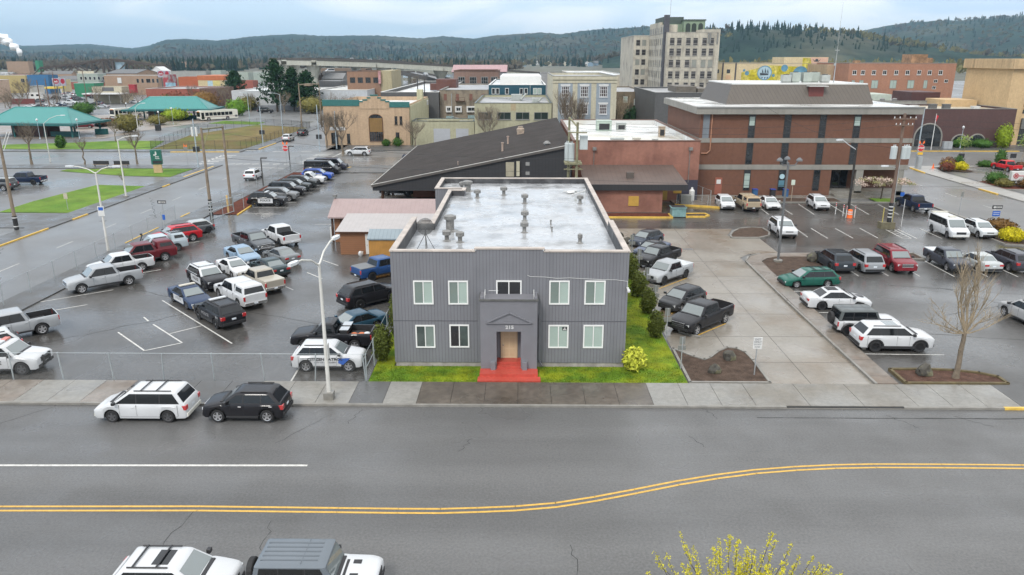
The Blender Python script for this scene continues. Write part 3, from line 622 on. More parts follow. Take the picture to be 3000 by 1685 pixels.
    link('license_plate', boxm((tp, 'pl'), [(xr - .065 if t['kind'] == 'pickup' else xr - .012, xr + .02, -.16, .16, t['sill'] + (.12 if t['kind'] == 'pickup' else .42), t['sill'] + (.24 if t['kind'] == 'pickup' else .56))], name='license_plate'), T, L0, mats=[PLATE])
    if tp in ('suv', 'smallsuv', 'midpickup', 'pickup', 'bigsuv'): link('shaded_rocker_panel', boxm((tp, 'rk'), [(-wb + r + .1, wb - r - .1, -hw * .995, hw * .995, t['sill'] - .03, t['sill'] + .10)], name='shaded_rocker_panel'), T, L0, mats=[BLK])  # black rocker trim; its dark strip also paints shade onto the lower side
    if detail:
        dx = [t['w0'] - .55 + .05] + [p for p in t['pil'][:1]] + ([t['w1'] + .35] if tp not in ('pickup', 'midpickup', 'regcab') else [t['w1'] + .05])
        sl_ = []
        for s in (1, -1):
            for q in dx: sl_.append((q - .006, q + .006, *sorted((s * (hw * .9), s * (hw + .003))), t['sill'] + .16, t['zb'] - .04))
            sl_.append((dx[-1], dx[0], *sorted((s * hw * .9, s * (hw * .995))), t['sill'] + .11, t['sill'] + .122))
        link('door_seam', boxm((tp, 'seam'), sl_, name='door_seam'), T, L0, mats=[SEAM])
        hd = []
        for s in (1, -1):
            for q in dx[1:]: hd.append((q + .10, q + .28, *sorted((s * (hw * .96), s * (hw + .022))), t['zb'] - .17, t['zb'] - .13))
        link('door_handle', boxm((tp, 'hnd'), hd, name='door_handle'), T, L0, mats=[CHROME if trim is CHROME else pm])
    if (rails if rails is not None else t.get('rails')):
        rl = []
        for s in (1, -1): rl.append((t['r1'] + .25, t['r0'] - .35, *sorted((s * (t['hr'] - .03), s * (t['hr'] + .015))), t['zr'] - .0, t['zr'] + .055))
        link('roof_rail', boxm((tp, 'rail'), rl, name='roof_rail'), T, L0, mats=[BLK])
    if tp == 'boxy':
        fl = MB()
        for cx in (wb, -wb):
            for s in (1, -1):
                for k in range(8):
                    a, b = math.pi * k / 8, math.pi * (k + 1) / 8; q = r + .07
                    fl.poly([(cx + math.cos(a) * q, s * hw * .95, r + math.sin(a) * q), (cx + math.cos(b) * q, s * hw * .95, r + math.sin(b) * q), (cx + math.cos(b) * q, s * (hw + .09), r + math.sin(b) * q), (cx + math.cos(a) * q, s * (hw + .09), r + math.sin(a) * q)])
                    fl.poly([(cx + math.cos(a) * q, s * (hw + .09), r + math.sin(a) * q), (cx + math.cos(b) * q, s * (hw + .09), r + math.sin(b) * q), (cx + math.cos(b) * (q + .08), s * (hw + .02), r + math.sin(b) * (q + .08)), (cx + math.cos(a) * (q + .08), s * (hw + .02), r + math.sin(a) * (q + .08))])
        link('fender_flare', fl.mesh('fender_flare', [BLK]), T, L0)
    if canopy:
        cg = dict(zb=t['zd'] - .03, zr=t['zr'] - .04, x0=(t['bed'] - .03, t['bed'] - .06), x1=(xr + .06, xr + .32), h=(hw - .05, hw - .20))
        cn = link('canopy', frustum(cg['zb'], cg['zr'], cg['x0'], cg['x1'], cg['h'], t['zr'] + .05, 'canopy', (tp, 'can')), T, L0, mats=[paint(*canopy)])
        for s in 'LR': link('side_window', pane(cg, s, t['bed'] - .3, xr + .3, .28, .82, 'side_window', (tp, s, 'can')), cn, mats=[GLASS_S])
        link('rear_window', pane(cg, 'B', 0, 0, .18, .85, 'rear_window', (tp, 'B', 'can')), cn, mats=[GLASS_S])
    if tonneau:
        link('tonneau_cover', boxm((tp, 'ton'), [(xr + .05, t['bed'] - .02, -hw + .06, hw - .06, t['zd'] - .03, t['zd'] + .045)], name='tonneau_cover'), T, L0, mats=[tonneau])
    return T
def side_panel(T, tp, x0, x1, m, name='door_panel', z0=None, z1=None):
    t = VT[tp]; mb = MB(); hw = t['hw']
    for s in (1, -1):
        za = z0 if z0 is not None else t['sill'] + .13; zb = z1 if z1 is not None else t['zb'] - .10
        mb.box(x0, x1, *sorted((s * (hw - .05), s * (hw + .008))), za, zb)
    return mb.build(name, [m], T)
def lettering(T, tp, s, size, m, x, z, sides=(1, -1), bold=.02, sx=1.15, pref='lettering', y=None):
    hw = (y or VT[tp]['hw']) + .012
    for k in sides: text(pref, s, size, m, T, (x, k * hw, z), (R(90), 0, R(180) if k > 0 else 0), .004, bold, sx=sx)
def lightbar(T, tp, m=None, x=None, colr=False):
    t = VT[tp]; x = x if x is not None else t['r0'] - .55
    o = boxm((tp, 'lb', x), [(x - .16, x + .16, -.62, .62, t['zr'] + .02, t['zr'] + .12)], name='light_bar'); link('light_bar', o, T, mats=[m or LAMP_W])
    if colr: link('light_bar_lens', boxm((tp, 'lbr', x), [(x - .17, x + .17, .05, .63, t['zr'] + .03, t['zr'] + .13)], name='light_bar_lens'), T, mats=[mat('clear red lens', (.55, .16, .12), rough=.2, var=0)])
def pushbar(T, tp):
    t = VT[tp]; xf = t['xf']
    mb = MB()
    for s in (.34, -.34): mb.box(xf + .02, xf + .14, s - .05, s + .05, t['sill'] + .1, t['zn'] + .02)
    mb.box(xf + .06, xf + .13, -.34, .34, t['zn'] - .36, t['zn'] - .28); mb.box(xf + .06, xf + .13, -.34, .34, t['zn'] - .14, t['zn'] - .08); mb.build('push_bar', [BLK], T)
def rack_bars(T, tp, m=None):
    t = VT[tp]; mb = MB()
    for x in (t['r0'] - .75, t['r0'] - 1.6): mb.box(x - .03, x + .03, -t['hr'], t['hr'], t['zr'] + .04, t['zr'] + .075)
    mb.build('cross_bar', [m or BLK], T)
def sunroof(T, tp, x0, x1, m=None):
    t = VT[tp]; MB().box(x0, x1, -.42, .42, t['zr'] - .02, t['zr'] + .012).build('sunroof', [m or GLASS_S], T)

WHITE = ('white', (.53, .54, .55)); SILV = ('silver', (.40, .42, .44)); BLACK = ('black', (.012, .012, .015)); GREYM = ('dark grey', (.075, .082, .09)); NAVY = ('navy', (.012, .022, .05)); MAROON = ('maroon', (.115, .012, .018))
WHITE_P = mat('white door wrap', (.54, .55, .56), rough=.3, var=.02, coat=.5); BLK_T = mat('black lettering', (.015, .015, .018), rough=.4, var=0); SILV_T = mat('silver lettering', (.42, .43, .45), rough=.35, var=0); BLUE_T = mat('blue decal', (.02, .10, .42), rough=.35, var=0); GREY_T = mat('grey lettering', (.22, .22, .23), rough=.4, var=0)
GL = 'vehicles parked slantwise on the fenced lot'; GU = 'vehicles backed up to the red bark strip'; GR = 'vehicles on the right hand lot'
V = vehicle
# --- street in front
T = V('parked_minivan', 'old white minivan with roof bars parked at the kerb in front of the black SUV', 'minivan', 'minivan', -20.62, 37.5, 180, WHITE, rim='steel', bumper=mat('bumper cream', (.62, .61, .55), var=.1)); rack_bars(T, 'minivan')
V('parked_suv', 'black SUV with silver wheels parked at the kerb behind the white minivan', 'SUV', 'smallsuv', -15.07, 37.5, 180, BLACK, trim=CHROME)
T = V('parked_suv', 'white SUV with black roof bars and sunroof at the bottom edge of the picture', 'SUV', 'smallsuv', -12.55, 22.95, 0, WHITE, rim='black'); rack_bars(T, 'smallsuv'); sunroof(T, 'smallsuv', -.62, -.02)
T = V('off_road_car', 'white off-road car with ribbed slate grey hardtop at the bottom edge', 'off-road car', 'boxy', -7.35, 23.1, 0, WHITE, roofcol=('slate grey', (.13, .15, .17)), rim='black')
mb = MB()
for y in (-.5, -.25, 0, .25, .5): mb.box(-1.9, .15, y - .035, y + .035, 1.85, 1.872)
mb.box(-.42, -.40, -.72, .72, 1.85, 1.868); mb.build('roof_rib', [paint('slate grey rib', (.10, .115, .13))], T)
MB().box(1.2, 1.5, .28, .5, 1.10, 1.155).box(1.2, 1.5, -.5, -.28, 1.10, 1.155).box(.95, 1.05, -.5, .5, 1.13, 1.165).build('hood_vent', [BLK], T)
sp = MB().lathe([(.2, -.12), (.38, -.12), (.42, -.08), (.42, .08), (.38, .12), (.2, .12)], n=18); sp.v = [(z - 2.42, x, y + 1.12) for x, y, z in sp.v]; sp.build('spare_wheel', [TYRE], T)
# --- left lot, slanted row along the street fence
V('pickup_truck', 'silver crew cab pickup with open black bed, nearest the street fence row end', 'pickup', 'pickup', -36.02, 61.5, -138, ('bright silver', (.33, .345, .36)), trim=CHROME, group=GL)
V('pickup_truck', 'small white double cab pickup with open bed beside the maroon pickup', 'pickup', 'midpickup', -36.85, 66.03, -138, WHITE, group=GL)
V('pickup_truck', 'maroon pickup with matching canopy and tan lower trim', 'pickup', 'pickup', -36.57, 69.59, -138, MAROON, canopy=MAROON, bumper=mat('tan trim', (.30, .27, .23)), group=GL)
T = V('pickup_truck', 'pale blue-grey off-road pickup with canopy, roof rack and spare wheel on the tail', 'pickup', 'midpickup', -36.85, 73.45, -138, ('ice blue', (.40, .46, .50)), canopy=('ice blue', (.40, .46, .50)), group=GL, rim='steel')
mb = MB()
for s in (-.6, .6): mb.box(-2.4, -1.2, s - .03, s + .03, 1.88, 1.95)
for i in range(6): mb.box(-2.35 + i * .22, -2.31 + i * .22, -.6, .6, 1.92, 1.96)
mb.build('roof_rack', [BLK], T); sp = MB().lathe([(.2, -.1), (.36, -.1), (.39, -.06), (.39, .06), (.36, .1), (.2, .1)], n=16); sp.v = [(z - 2.9, x + .3, y + 1.0) for x, y, z in sp.v]; sp.build('spare_wheel', [TYRE], T); MB().tube((1.35, -.8, 1.15), (1.05, -.82, 1.85), .05).box(1.05, 1.25, -.9, -.75, 1.8, 1.98).build('snorkel', [BLK], T)
V('parked_suv', 'bright red SUV between the pale blue pickup and the dark small car', 'SUV', 'suv', -36.97, 77.92, -138, ('red', (.42, .012, .02)), group=GL)
V('parked_car', 'dark small hatchback with pale roof, last of the row next to the gate', 'car', 'hatch', -36.64, 81.93, -138, GREYM, roofcol=('pale roof', (.36, .38, .38)), rim='black', group=GL, scale=.98)
V('pickup_truck', 'silver-white crew cab pickup cut by the left edge, red lettering on its bed', 'pickup', 'pickup', -36.16, 49.36, -137, ('bright silver', (.33, .345, .36)), bumper=mat('bumper silver', (.5, .52, .54), metal=.3), group=GL)
# --- police on the left
T = V('police_car', 'black and white police SUV numbered 911 at the left edge behind the white police SUV', 'police SUV', 'suv', -35.55, 45.2, 222, BLACK, roofcol=WHITE, rim='police', group=GL); lettering(T, 'suv', '911', .3, WHITE_P, -1.75, 1.0, bold=.03)
T = V('police_car', 'white police SUV with black push bar and red roof light at the left edge', 'police SUV', 'bigsuv', -32.6, 43.6, 4, WHITE, rim='steel'); pushbar(T, 'bigsuv'); lightbar(T, 'bigsuv', colr=True); lettering(T, 'bigsuv', 'POLICE', .34, BLK_T, -.25, .86)
# --- left lot, middle
T = V('police_car', 'older blue and white police sedan with damaged cream bumpers', 'police car', 'sedan', -26.6, 57.12, -45, ('old blue', (.022, .04, .085)), rim='steel', bumper=mat('cream bumper', (.55, .47, .33), var=.2, vs=4), group=GL); side_panel(T, 'sedan', -1.0, .95, WHITE_P); lettering(T, 'sedan', 'POLICE', .28, GREY_T, 0, .62); lightbar(T, 'sedan', mat('cream light bar', (.5, .47, .4)), x=-.3)
T = V('police_car', 'black and white police SUV with white roof, parked beside the white sedan', 'police SUV', 'suv', -27.15, 62.07, -47, BLACK, roofcol=WHITE, rim='police', group=GL); side_panel(T, 'suv', -1.15, .98, WHITE_P); lettering(T, 'suv', 'POLICE', .34, BLK_T, -.1, .78); lightbar(T, 'suv')
T = V('parked_car', 'white sedan with sunroof between the police SUV and the light blue sedan', 'car', 'sedan', -26.25, 65.9, -47, WHITE, group=GL, scale=.95); sunroof(T, 'sedan', -.55, .0)
V('parked_car', 'light blue sedan with its front towards the dark green sedan', 'car', 'sedan', -27.14, 70.44, -46, ('sky blue', (.22, .31, .41)), group=GL)
V('pickup_truck', 'dark grey crew cab pickup with big chrome grille beside the white pickup', 'pickup', 'pickup', -27.56, 74.9, -45, GREYM, trim=CHROME, group=GL)
V('pickup_truck', 'white pickup with dark tail lights and open black bed, tail towards the gray building', 'pickup', 'pickup', -25.75, 78.0, 131, WHITE, rim='black', bumper=WHITE_P, group=GL)
V('parked_car', 'medium grey sedan seen from behind, in front of the white pickup', 'car', 'sedan', -23.31, 70.27, 136, ('mid grey', (.17, .18, .185)), group=GL, scale=.95, glass_rear=GLASS_W)
V('parked_car', 'dark green-grey sedan seen from behind, beside the beige pickup', 'car', 'sedan', -23.1, 66.08, 134, ('dark slate', (.028, .045, .05)), group=GL, glass_rear=GLASS_W)
V('pickup_truck', 'beige extended cab pickup with flat bed cover between dark sedan and white canopy pickup', 'pickup', 'midpickup', -22.35, 61.5, 134, ('beige', (.34, .31, .26)), tonneau=paint('beige cover', (.40, .37, .31)), bumper=CHROME, group=GL)
V('pickup_truck', 'white pickup with a tall white canopy, tail to the right', 'pickup', 'pickup', -22.82, 57.7, 134, WHITE, canopy=WHITE, group=GL)
T = V('police_car', 'all black police SUV with ribbed roof, nearest the white bay lines', 'police SUV', 'suv', -22.62, 52.89, 136, BLACK, rim='police', group=GL); lightbar(T, 'suv', WHITE_P); lettering(T, 'suv', 'POLICE', .32, GREY_T, .1, .80); lettering(T, 'suv', '911', .24, SILV_T, -1.85, .95)
mb = MB()
for i in range(7): mb.box(-2.0, .0, -.55 + i * .18, -.52 + i * .18, 1.735, 1.756)
mb.build('roof_rib', [BLK], T)
# --- upper row
T = V('police_car', 'black and white police SUV at the near end of the bark strip row', 'police SUV', 'suv', -33.85, 98.8, 0, BLACK, rim='police', group=GU); side_panel(T, 'suv', -1.0, .98, WHITE_P); lettering(T, 'suv', 'POLICE', .36, BLK_T, 0, .80, bold=.03); lightbar(T, 'suv', WHITE_P)
MB().box(-1.0, .62, -.745, .745, 1.45, 1.68).build('window_frame_wrap', [WHITE_P], T)
V('parked_suv', 'metallic grey SUV, second from the near end of the bark strip row', 'SUV', 'suv', -33.31, 102.53, 0, ('gunmetal', (.15, .155, .16)), group=GU)
T = V('police_car', 'large black SUV with push bar, third from the near end of the bark strip row', 'SUV', 'bigsuv', -33.6, 106.6, 0, BLACK, rim='black', group=GU, trim=CHROME)
T = V('police_car', 'dark green-black SUV, fourth from the near end of the bark strip row', 'SUV', 'suv', -33.55, 110.0, 0, ('green black', (.02, .026, .026)), rim='black', group=GU); pushbar(T, 'suv')
T = V('police_car', 'black SUV with round front lamps next to the white pickup in the bark strip row', 'SUV', 'suv', -33.41, 113.4, 0, ('charcoal', (.03, .034, .036)), rim='black', group=GU); pushbar(T, 'suv')
V('pickup_truck', 'white single cab pickup in the bark strip row', 'pickup', 'regcab', -33.3, 116.6, 0, WHITE, group=GU, bumper=GRYP)
T = V('police_car', 'bright blue SUV with white door in the bark strip row', 'SUV', 'suv', -32.82, 120.52, 0, ('police blue', (.02, .07, .34)), group=GU); side_panel(T, 'suv', -.2, .98, WHITE_P)
T = V('cargo_van', 'tall black van, nearer of the two vans ending the bark strip row', 'van', 'transit', -33.69, 127.0, 0, BLACK, rim='black', group=GU); side_panel(T, 'transit', -2.6, -1.6, WHITE_P, 'side_stripe', 1.02, 1.10)
V('cargo_van', 'dark van, farther of the two vans ending the bark strip row', 'van', 'van', -33.35, 131.67, 0, ('black blue', (.022, .024, .04)), rim='black', group=GU)
V('police_car', 'black police SUV under the eave of the dark-roofed hall', 'police SUV', 'suv', -17.9, 107.2, 180, BLACK, rim='police')
# --- streets left
V('driven_suv', 'silver-white SUV driving up the left street', 'SUV', 'smallsuv', -43.4, 121.07, 90, ('pearl', (.62, .64, .66)))
V('parked_suv', 'white SUV parked at the kerb by the fenced field', 'SUV', 'smallsuv', -54.9, 178.5, 90, WHITE, detail=0)
V('parked_suv', 'black SUV parked at the kerb ahead of the white one by the fenced field', 'SUV', 'smallsuv', -55.1, 191.5, 90, BLACK, detail=0)
V('parked_suv', 'silver SUV parked opposite the fenced field, behind a bare street tree', 'SUV', 'smallsuv', -43.0, 173, 90, SILV, detail=0)
V('parked_suv', 'white SUV farther up the street behind the silver one', 'SUV', 'smallsuv', -42.8, 181, 90, WHITE, detail=0)
V('driven_suv', 'white SUV crossing in front of the peach theatre', 'SUV', 'suv', -32.87, 151.7, 180, WHITE)
V('parked_car', 'dark blue car half hidden behind the dark roof edge', 'car', 'smallsuv', -21.2, 140.5, 90, NAVY, detail=0)
V('pickup_truck', 'navy crew cab pickup on the lot at far left', 'pickup', 'pickup', -77.2, 115.5, 180, NAVY, rim='black')
V('parked_suv', 'grey SUV with white roof cut by the left edge behind the utility pole', 'SUV', 'bigsuv', -77.93, 110.18, 180, GREYM, roofcol=('pale roof', (.36, .38, .38)))
V('driven_suv', 'black SUV on the lane in front of the white warehouse', 'SUV', 'bigsuv', -89.87, 269, 0, BLACK, detail=0)
# --- between lot and gray building
V('pickup_truck', 'blue compact pickup with flat bed cover, half hidden by the gray building', 'pickup', 'midpickup', -12.53, 65.32, 42, ('ocean blue', (.02, .065, .19)), tonneau=mat('vinyl cover', (.13, .135, .14), rough=.4), rim='black')
V('police_car', 'black SUV with black wheels, half hidden by the gray building', 'police SUV', 'suv', -12.17, 57.47, 42, BLACK, rim='police')
V('parked_car', 'teal sedan with pale sky on its roof beside the corner hedge', 'car', 'sedan', -12.05, 50.9, -139, ('teal', (.02, .062, .10)))
T = V('pickup_truck', 'old black pickup with open metal toolbox and orange hoses in its bed', 'pickup', 'regcab', -12.9, 48.0, 180, BLACK)
MB().box(-1.25, -.75, -.9, .9, 1.1, 1.42).build('toolbox', [BLK], T); MB().box(-1.3, -.7, .15, .85, 1.42, 1.46).box(-1.3, -.7, -.85, -.1, 1.42, 1.46).build('toolbox_lid', [CHROME], T)
hs = MB()
for q, (a, b) in enumerate(((-1.6, .45), (-2.1, .4), (-2.45, .3))): hs.lathe([(.16, 0), (.26, .04), (.16, .1)], (a, b, 1.0), 10, 0 if q < 2 else 1)
hs.build('hose_coil', [mat('orange hose', (.6, .16, .05)), WHITE_P], T)
T = V('patrol_car', 'white citizen patrol SUV with blue stripe behind the front fence', 'patrol car', 'smallsuv', -12.19, 44.4, 1, WHITE)
lettering(T, 'smallsuv', 'CITIZEN PATROL', .25, BLK_T, -.1, .86, bold=.03); lettering(T, 'smallsuv', 'CITY OF ABERDEEN', .12, GREY_T, -.1, .66, sx=1.3)
for s in (1, -1): MB().poly([(.75, s * .942, .92), (1.5, s * .942, .95), (1.02, s * .942, .50), (.72, s * .942, .60)][::-s]).build('side_stripe', [BLUE_T], T)
# --- drive beside the gray building
V('pickup_truck', 'silver double cab pickup on big black tyres facing the hedge', 'pickup', 'midpickup', 12.95, 64.28, -136, ('bright silver', (.33, .345, .36)), rim='black', tonneau=paint('silver cover', (.52, .54, .55)), bumper=GRYP)
V('pickup_truck', 'black double cab pickup beside the silver one on the concrete drive', 'pickup', 'midpickup', 13.0, 69.7, -135, BLACK, rim='black')
V('parked_car', 'slate blue coupe squeezed between two dark cars on the concrete drive', 'car', 'sedan', 13.1, 73.4, -135, ('slate blue', (.09, .11, .16)), roofcol=BLACK, scale=.92)
V('parked_car', 'dark boxy hatchback farthest up the concrete drive', 'car', 'hatch', 13.2, 77.4, -135, ('dark blue grey', (.045, .055, .075)), roofcol=BLACK)
V('parked_car', 'black rounded hatchback in front of the black lifted pickup', 'car', 'hatch', 12.81, 56.84, -137, ('graphite', (.04, .042, .045)), roofcol=BLACK, scale=1.03)
V('pickup_truck', 'black lifted crew cab pickup with open bed, nearest on the concrete drive', 'pickup', 'pickup', 13.17, 52.24, -136, BLACK, bumper=BLK)
# --- right lot
T = V('station_wagon', 'dark green station wagon with roof rails facing the walk', 'station wagon', 'wagon', 24.9, 62.9, -174, ('bottle green', (.012, .095, .07)), group=GR, rails=1); rack_bars(T, 'wagon')
T = V('parked_car', 'white muscle sedan with black wheels and dark hood stripe', 'car', 'sedan', 24.98, 56.9, 0, WHITE, rim='black', roofcol=WHITE, group=GR, scale=1.04); sunroof(T, 'sedan', -.9, -.1, BLK); MB().box(1.35, 1.9, -.28, .28, .84, .925).build('hood_stripe', [GRYP], T)
T = V('off_road_car', 'white boxy off-road car with grey top and spare wheel on its tail', 'off-road car', 'boxy', 24.7, 51.25, 0, WHITE, roofcol=('top grey', (.09, .10, .10)), rim='black', group=GR)
sp = MB().lathe([(.2, -.12), (.38, -.12), (.42, -.08), (.42, .08), (.38, .12), (.2, .12)], n=18); sp.v = [(z - 2.42, x, y + 1.1) for x, y, z in sp.v]; sp.build('spare_wheel', [TYRE], T); mb = MB()
for i in range(3): mb.box(-1.6 + i * .7, -1.58 + i * .7, -.7, .7, 1.855, 1.87)
mb.box(-1.9, .3, -.01, .01, 1.86, 1.875); mb.build('roof_seam', [GRYP], T)
T = V('parked_suv', 'white SUV with black wheel arches and glass roof, nearest in the right lot', 'SUV', 'suv', 25.26, 48.2, -1, WHITE, rim='black', group=GR); sunroof(T, 'suv', -.75, .05, GLASS_W)
fl = MB()
for cx in (1.465, -1.465):
    for s in (1, -1):
        for k in range(8):
            a, b = math.pi * k / 8, math.pi * (k + 1) / 8; q, q2 = .45, .56
            fl.poly([(cx + math.cos(a) * q, s * .985, .38 + math.sin(a) * q), (cx + math.cos(b) * q, s * .985, .38 + math.sin(b) * q), (cx + math.cos(b) * q2, s * 1.004, .38 + math.sin(b) * q2), (cx + math.cos(a) * q2, s * 1.004, .38 + math.sin(a) * q2)])
for s in (1, -1): fl.box(-1.1, 1.1, *sorted((s * .9, s * 1.0)), .28, .46)
fl.build('wheel_arch_trim', [BLK], T)
T = V('parked_suv', 'dark blue-grey SUV with roof rack seen from behind, next to the bark bed', 'SUV', 'suv', 29.35, 68.6, 92, ('midnight', (.028, .036, .045)), rim='black', group=GR); rack_bars(T, 'suv'); mb = MB()
for i in range(6): mb.box(-1.5, .0, -.5 + i * .2, -.47 + i * .2, 1.80, 1.83)
mb.build('roof_rack', [BLK], T)
V('parked_minivan', 'silver-grey minivan seen from behind between the dark SUV and the red SUV', 'minivan', 'minivan', 32.03, 68.6, 92, ('satin grey', (.25, .265, .28)), group=GR, rim='black')
V('parked_suv', 'maroon red big SUV with chrome grille facing the camera', 'SUV', 'bigsuv', 35.02, 68.5, -90, ('wine red', (.17, .014, .022)), trim=CHROME, group=GR, bumper=paint('wine red', (.17, .014, .022)))
V('pickup_truck', 'dark double cab pickup with silver bed cover behind the bare tree', 'pickup', 'midpickup', 40.2, 69.0, -90, ('dark slate grey', (.045, .05, .065)), tonneau=paint('silver cover', (.52, .54, .55)), group=GR)
V('parked_car', 'silver sedan seen from behind through the branches of the bare tree', 'car', 'sedan', 43.0, 68.9, 92, ('champagne silver', (.40, .42, .42)), glass_rear=GLASS_W, group=GR)
V('parked_suv', 'dark SUV with silver roof rails at the right edge beyond the bare tree', 'SUV', 'suv', 45.9, 68.9, 92, ('dark plum', (.05, .05, .062)), group=GR)
V('parked_car', 'silver crossover cut by the right edge', 'car', 'smallsuv', 37.95, 53.6, 95, ('warm silver', (.33, .33, .33)), group=GR)
T = V('cargo_van', 'white passenger van with roof boxes', 'van', 'van', 47.5, 82.4, -92, WHITE, rim='steel', group=GR, bumper=mat('bumper pale', (.6, .6, .58))); MB().box(-2.6, -2.2, -.85, .85, 2.06, 2.18).box(.1, .6, -.35, .35, 2.06, 2.2).build('roof_box', [mat('aged plastic', (.52, .5, .43), var=.2)], T)
V('parked_suv', 'silver compact SUV beside the white passenger van', 'SUV', 'smallsuv', 50.77, 82.13, -91, ('light silver', (.52, .54, .55)), group=GR)
V('parked_suv', 'white SUV standing alone behind the tall lamp post', 'SUV', 'suv', 29.1, 82.3, -91, WHITE, group=GR)
V('parked_car', 'white hatchback with rounded roof beside the yellow kerb at the brick building', 'car', 'hatch', 26.73, 98.0, -91, WHITE, group=GR, scale=1.05)
V('pickup_truck', 'beige pickup with tan canopy at the brick building', 'pickup', 'pickup', 29.39, 97.5, 92, ('sand', (.33, .27, .19)), canopy=('tan', (.36, .27, .17)), bumper=BLK, group=GR)
T = V('parked_car', 'white sedan with sunroof and wide black grille at the brick building', 'car', 'sedan', 32.54, 98.0, -91, WHITE, group=GR); sunroof(T, 'sedan', -.6, .05)
V('parked_suv', 'white compact SUV parked alone at the brick building', 'SUV', 'smallsuv', 38.76, 97.6, -92, WHITE, group=GR)
V('pickup_truck', 'dark navy crew cab pickup with open bed beside the tree in blossom', 'pickup', 'pickup', 50.94, 97.27, 92, NAVY, bumper=CHROME, group=GR)
V('pickup_truck', 'bright red pickup in the bank lot', 'pickup', 'midpickup', 84.4, 132.4, 97, ('fire red', (.5, .015, .02)), rim='silver')
# --- small and far
FC = [(-139.7, 263.3, 180, 'sedan', WHITE, 'white sedan turning near the second bus'), (-161.8, 295.5, 180, 'sedan', SILV, 'silver car on the road beyond the first teal roof'), (-220, 381, 20, 'smallsuv', SILV, 'silver SUV in the lot below the long tan wall'), (-228, 387, 20, 'sedan', WHITE, 'white sedan beside the silver SUV in the far lot'), (-209, 354, 10, 'sedan', ('rust', (.12, .05, .03)), 'rusty dark car in the far lot in front of the silver SUV'), (-202, 364, 15, 'sedan', BLACK, 'black car under the cream shop canopy'), (-198.7, 346, 10, 'sedan', GREYM, 'dark grey car nearest the junction in the far lot'), (-190, 296, 175, 'sedan', WHITE, 'white car behind the first teal roof'), (-183.5, 291, 180, 'smallsuv', BLACK, 'black SUV behind the first teal roof'), (-121.3, 210, 20, 'pickup', ('dark red', (.12, .01, .015)), 'dark red pickup under the edge of the first teal roof'), (-164, 278, 60, 'pickup', ('teal grey', (.05, .09, .1)), 'teal-grey pickup beyond the hip end of the first teal roof'), (-164, 326, 0, 'sedan', WHITE, 'white car at the foot of the leaning pole'),
      (-147, 400, 30, 'sedan', WHITE, 'white car, nearest on the raised lot behind the white warehouse'), (-147, 415, 30, 'smallsuv', SILV, 'silver SUV on the raised lot behind the white warehouse'), (-150, 440, 30, 'transit', WHITE, 'white van on the raised lot behind the round dark tree'), (-142, 432, 30, 'smallsuv', ('red', (.42, .012, .02)), 'red SUV on the raised lot beside the white van'), (-139, 418, 30, 'sedan', ('red', (.42, .012, .02)), 'red car on the raised lot in front of the red SUV')]
for x, y, a, tp, c, lb in FC: V('distant_car', lb, 'car', tp, x, y, a, c, detail=0, group='small cars far off on the left')
V('pickup_truck', 'white pickup beside the blue bin between theatre and white flat roof', 'pickup', 'pickup', -52, 262, 0, WHITE, detail=0)
# --- buses
def bus(x, y, deg, label):
    T = thing('city_bus', label, 'bus', (x, y, 0), R(deg), 'white city buses'); W = paint('bus cream', (.66, .64, .56)); L2, hw, H = 6.1, 1.28, 3.05
    mb = MB(); P = [(-L2, .35), (-L2, 2.9), (-L2 + .25, H), (L2 - .5, H), (L2 - .05, 2.85), (L2, 1.6), (L2 + .05, .45), (L2 - .1, .33)]
    n = len(P); mb.v += [(a, hw, b) for a, b in P] + [(a, -hw, b) for a, b in P]; mb.f.append(tuple(range(n))); mb.m.append(0); mb.f.append(tuple(range(2 * n - 1, n - 1, -1))); mb.m.append(0)
    for k in range(n): mb.f.append((k, n + k, n + (k + 1) % n, (k + 1) % n)); mb.m.append(0)
    mb.build('body', [W], T)
    for s in (1, -1):
        for k in range(7): MB().box(-4.3 + k * 1.28, -4.3 + k * 1.28 + 1.12, *sorted((s * 1.2, s * (hw + .012))), 1.45, 2.45).build('side_window', [GLASS_S], T)
        MB().box(-6.0, 6.0, *sorted((s * 1.2, s * (hw + .008))), 1.02, 1.12).build('side_stripe', [mat('bus stripe', (.18, .04, .05))], T)
        for cx in (3.55, -2.6):
            MB().tube((cx, s * (hw - .3), .5), (cx, s * (hw + .006), .5), .60, n=18).build('wheel_arch', [BLK], T)
            wh = bpy.data.objects.new('wheel', None); wh.empty_display_size = .1; COL.objects.link(wh); wh.parent = T; wh.location = (cx, s * (hw - .09), .5); wh.rotation_euler = (0, 0, 0 if s > 0 else math.pi)
            ty, ri = wheel_meshes(.5, .28); link('tyre', ty, wh); link('rim', ri, wh, mats=[RIM_S, RIM_D, RIM_S])
        MB().box(4.85, 5.75, *sorted((s * 1.2, s * (hw + .014))), .5, 2.5).build('door', [GLASS_S], T)
    MB().poly([(L2 + .03, -1.15, 1.2), (L2 + .03, 1.15, 1.2), (L2 - .0, 1.12, 2.6), (L2 - .0, -1.12, 2.6)]).build('windshield', [GLASS_S], T)
    MB().box(L2 - .12, L2 + .02, -.8, .8, 2.62, 2.86).build('destination_sign', [mat('amber display', (.5, .16, .03), var=.2, vs=20)], T); MB().box(-5.9, -5.1, -1.3, 1.295, .75, 1.35).build('engine_grille', [GRYP], T)
    MB().box(L2 - .1, L2 + .12, -1.2, 1.2, .4, .75).build('front_bumper', [GRYP], T)
    return T
bus(-95.4, 239.8, -133 + 0, 'white city bus with dark windows in front of the second teal roof')
bus(-128.5, 250.5, -120, 'white city bus half hidden behind the second teal roof')
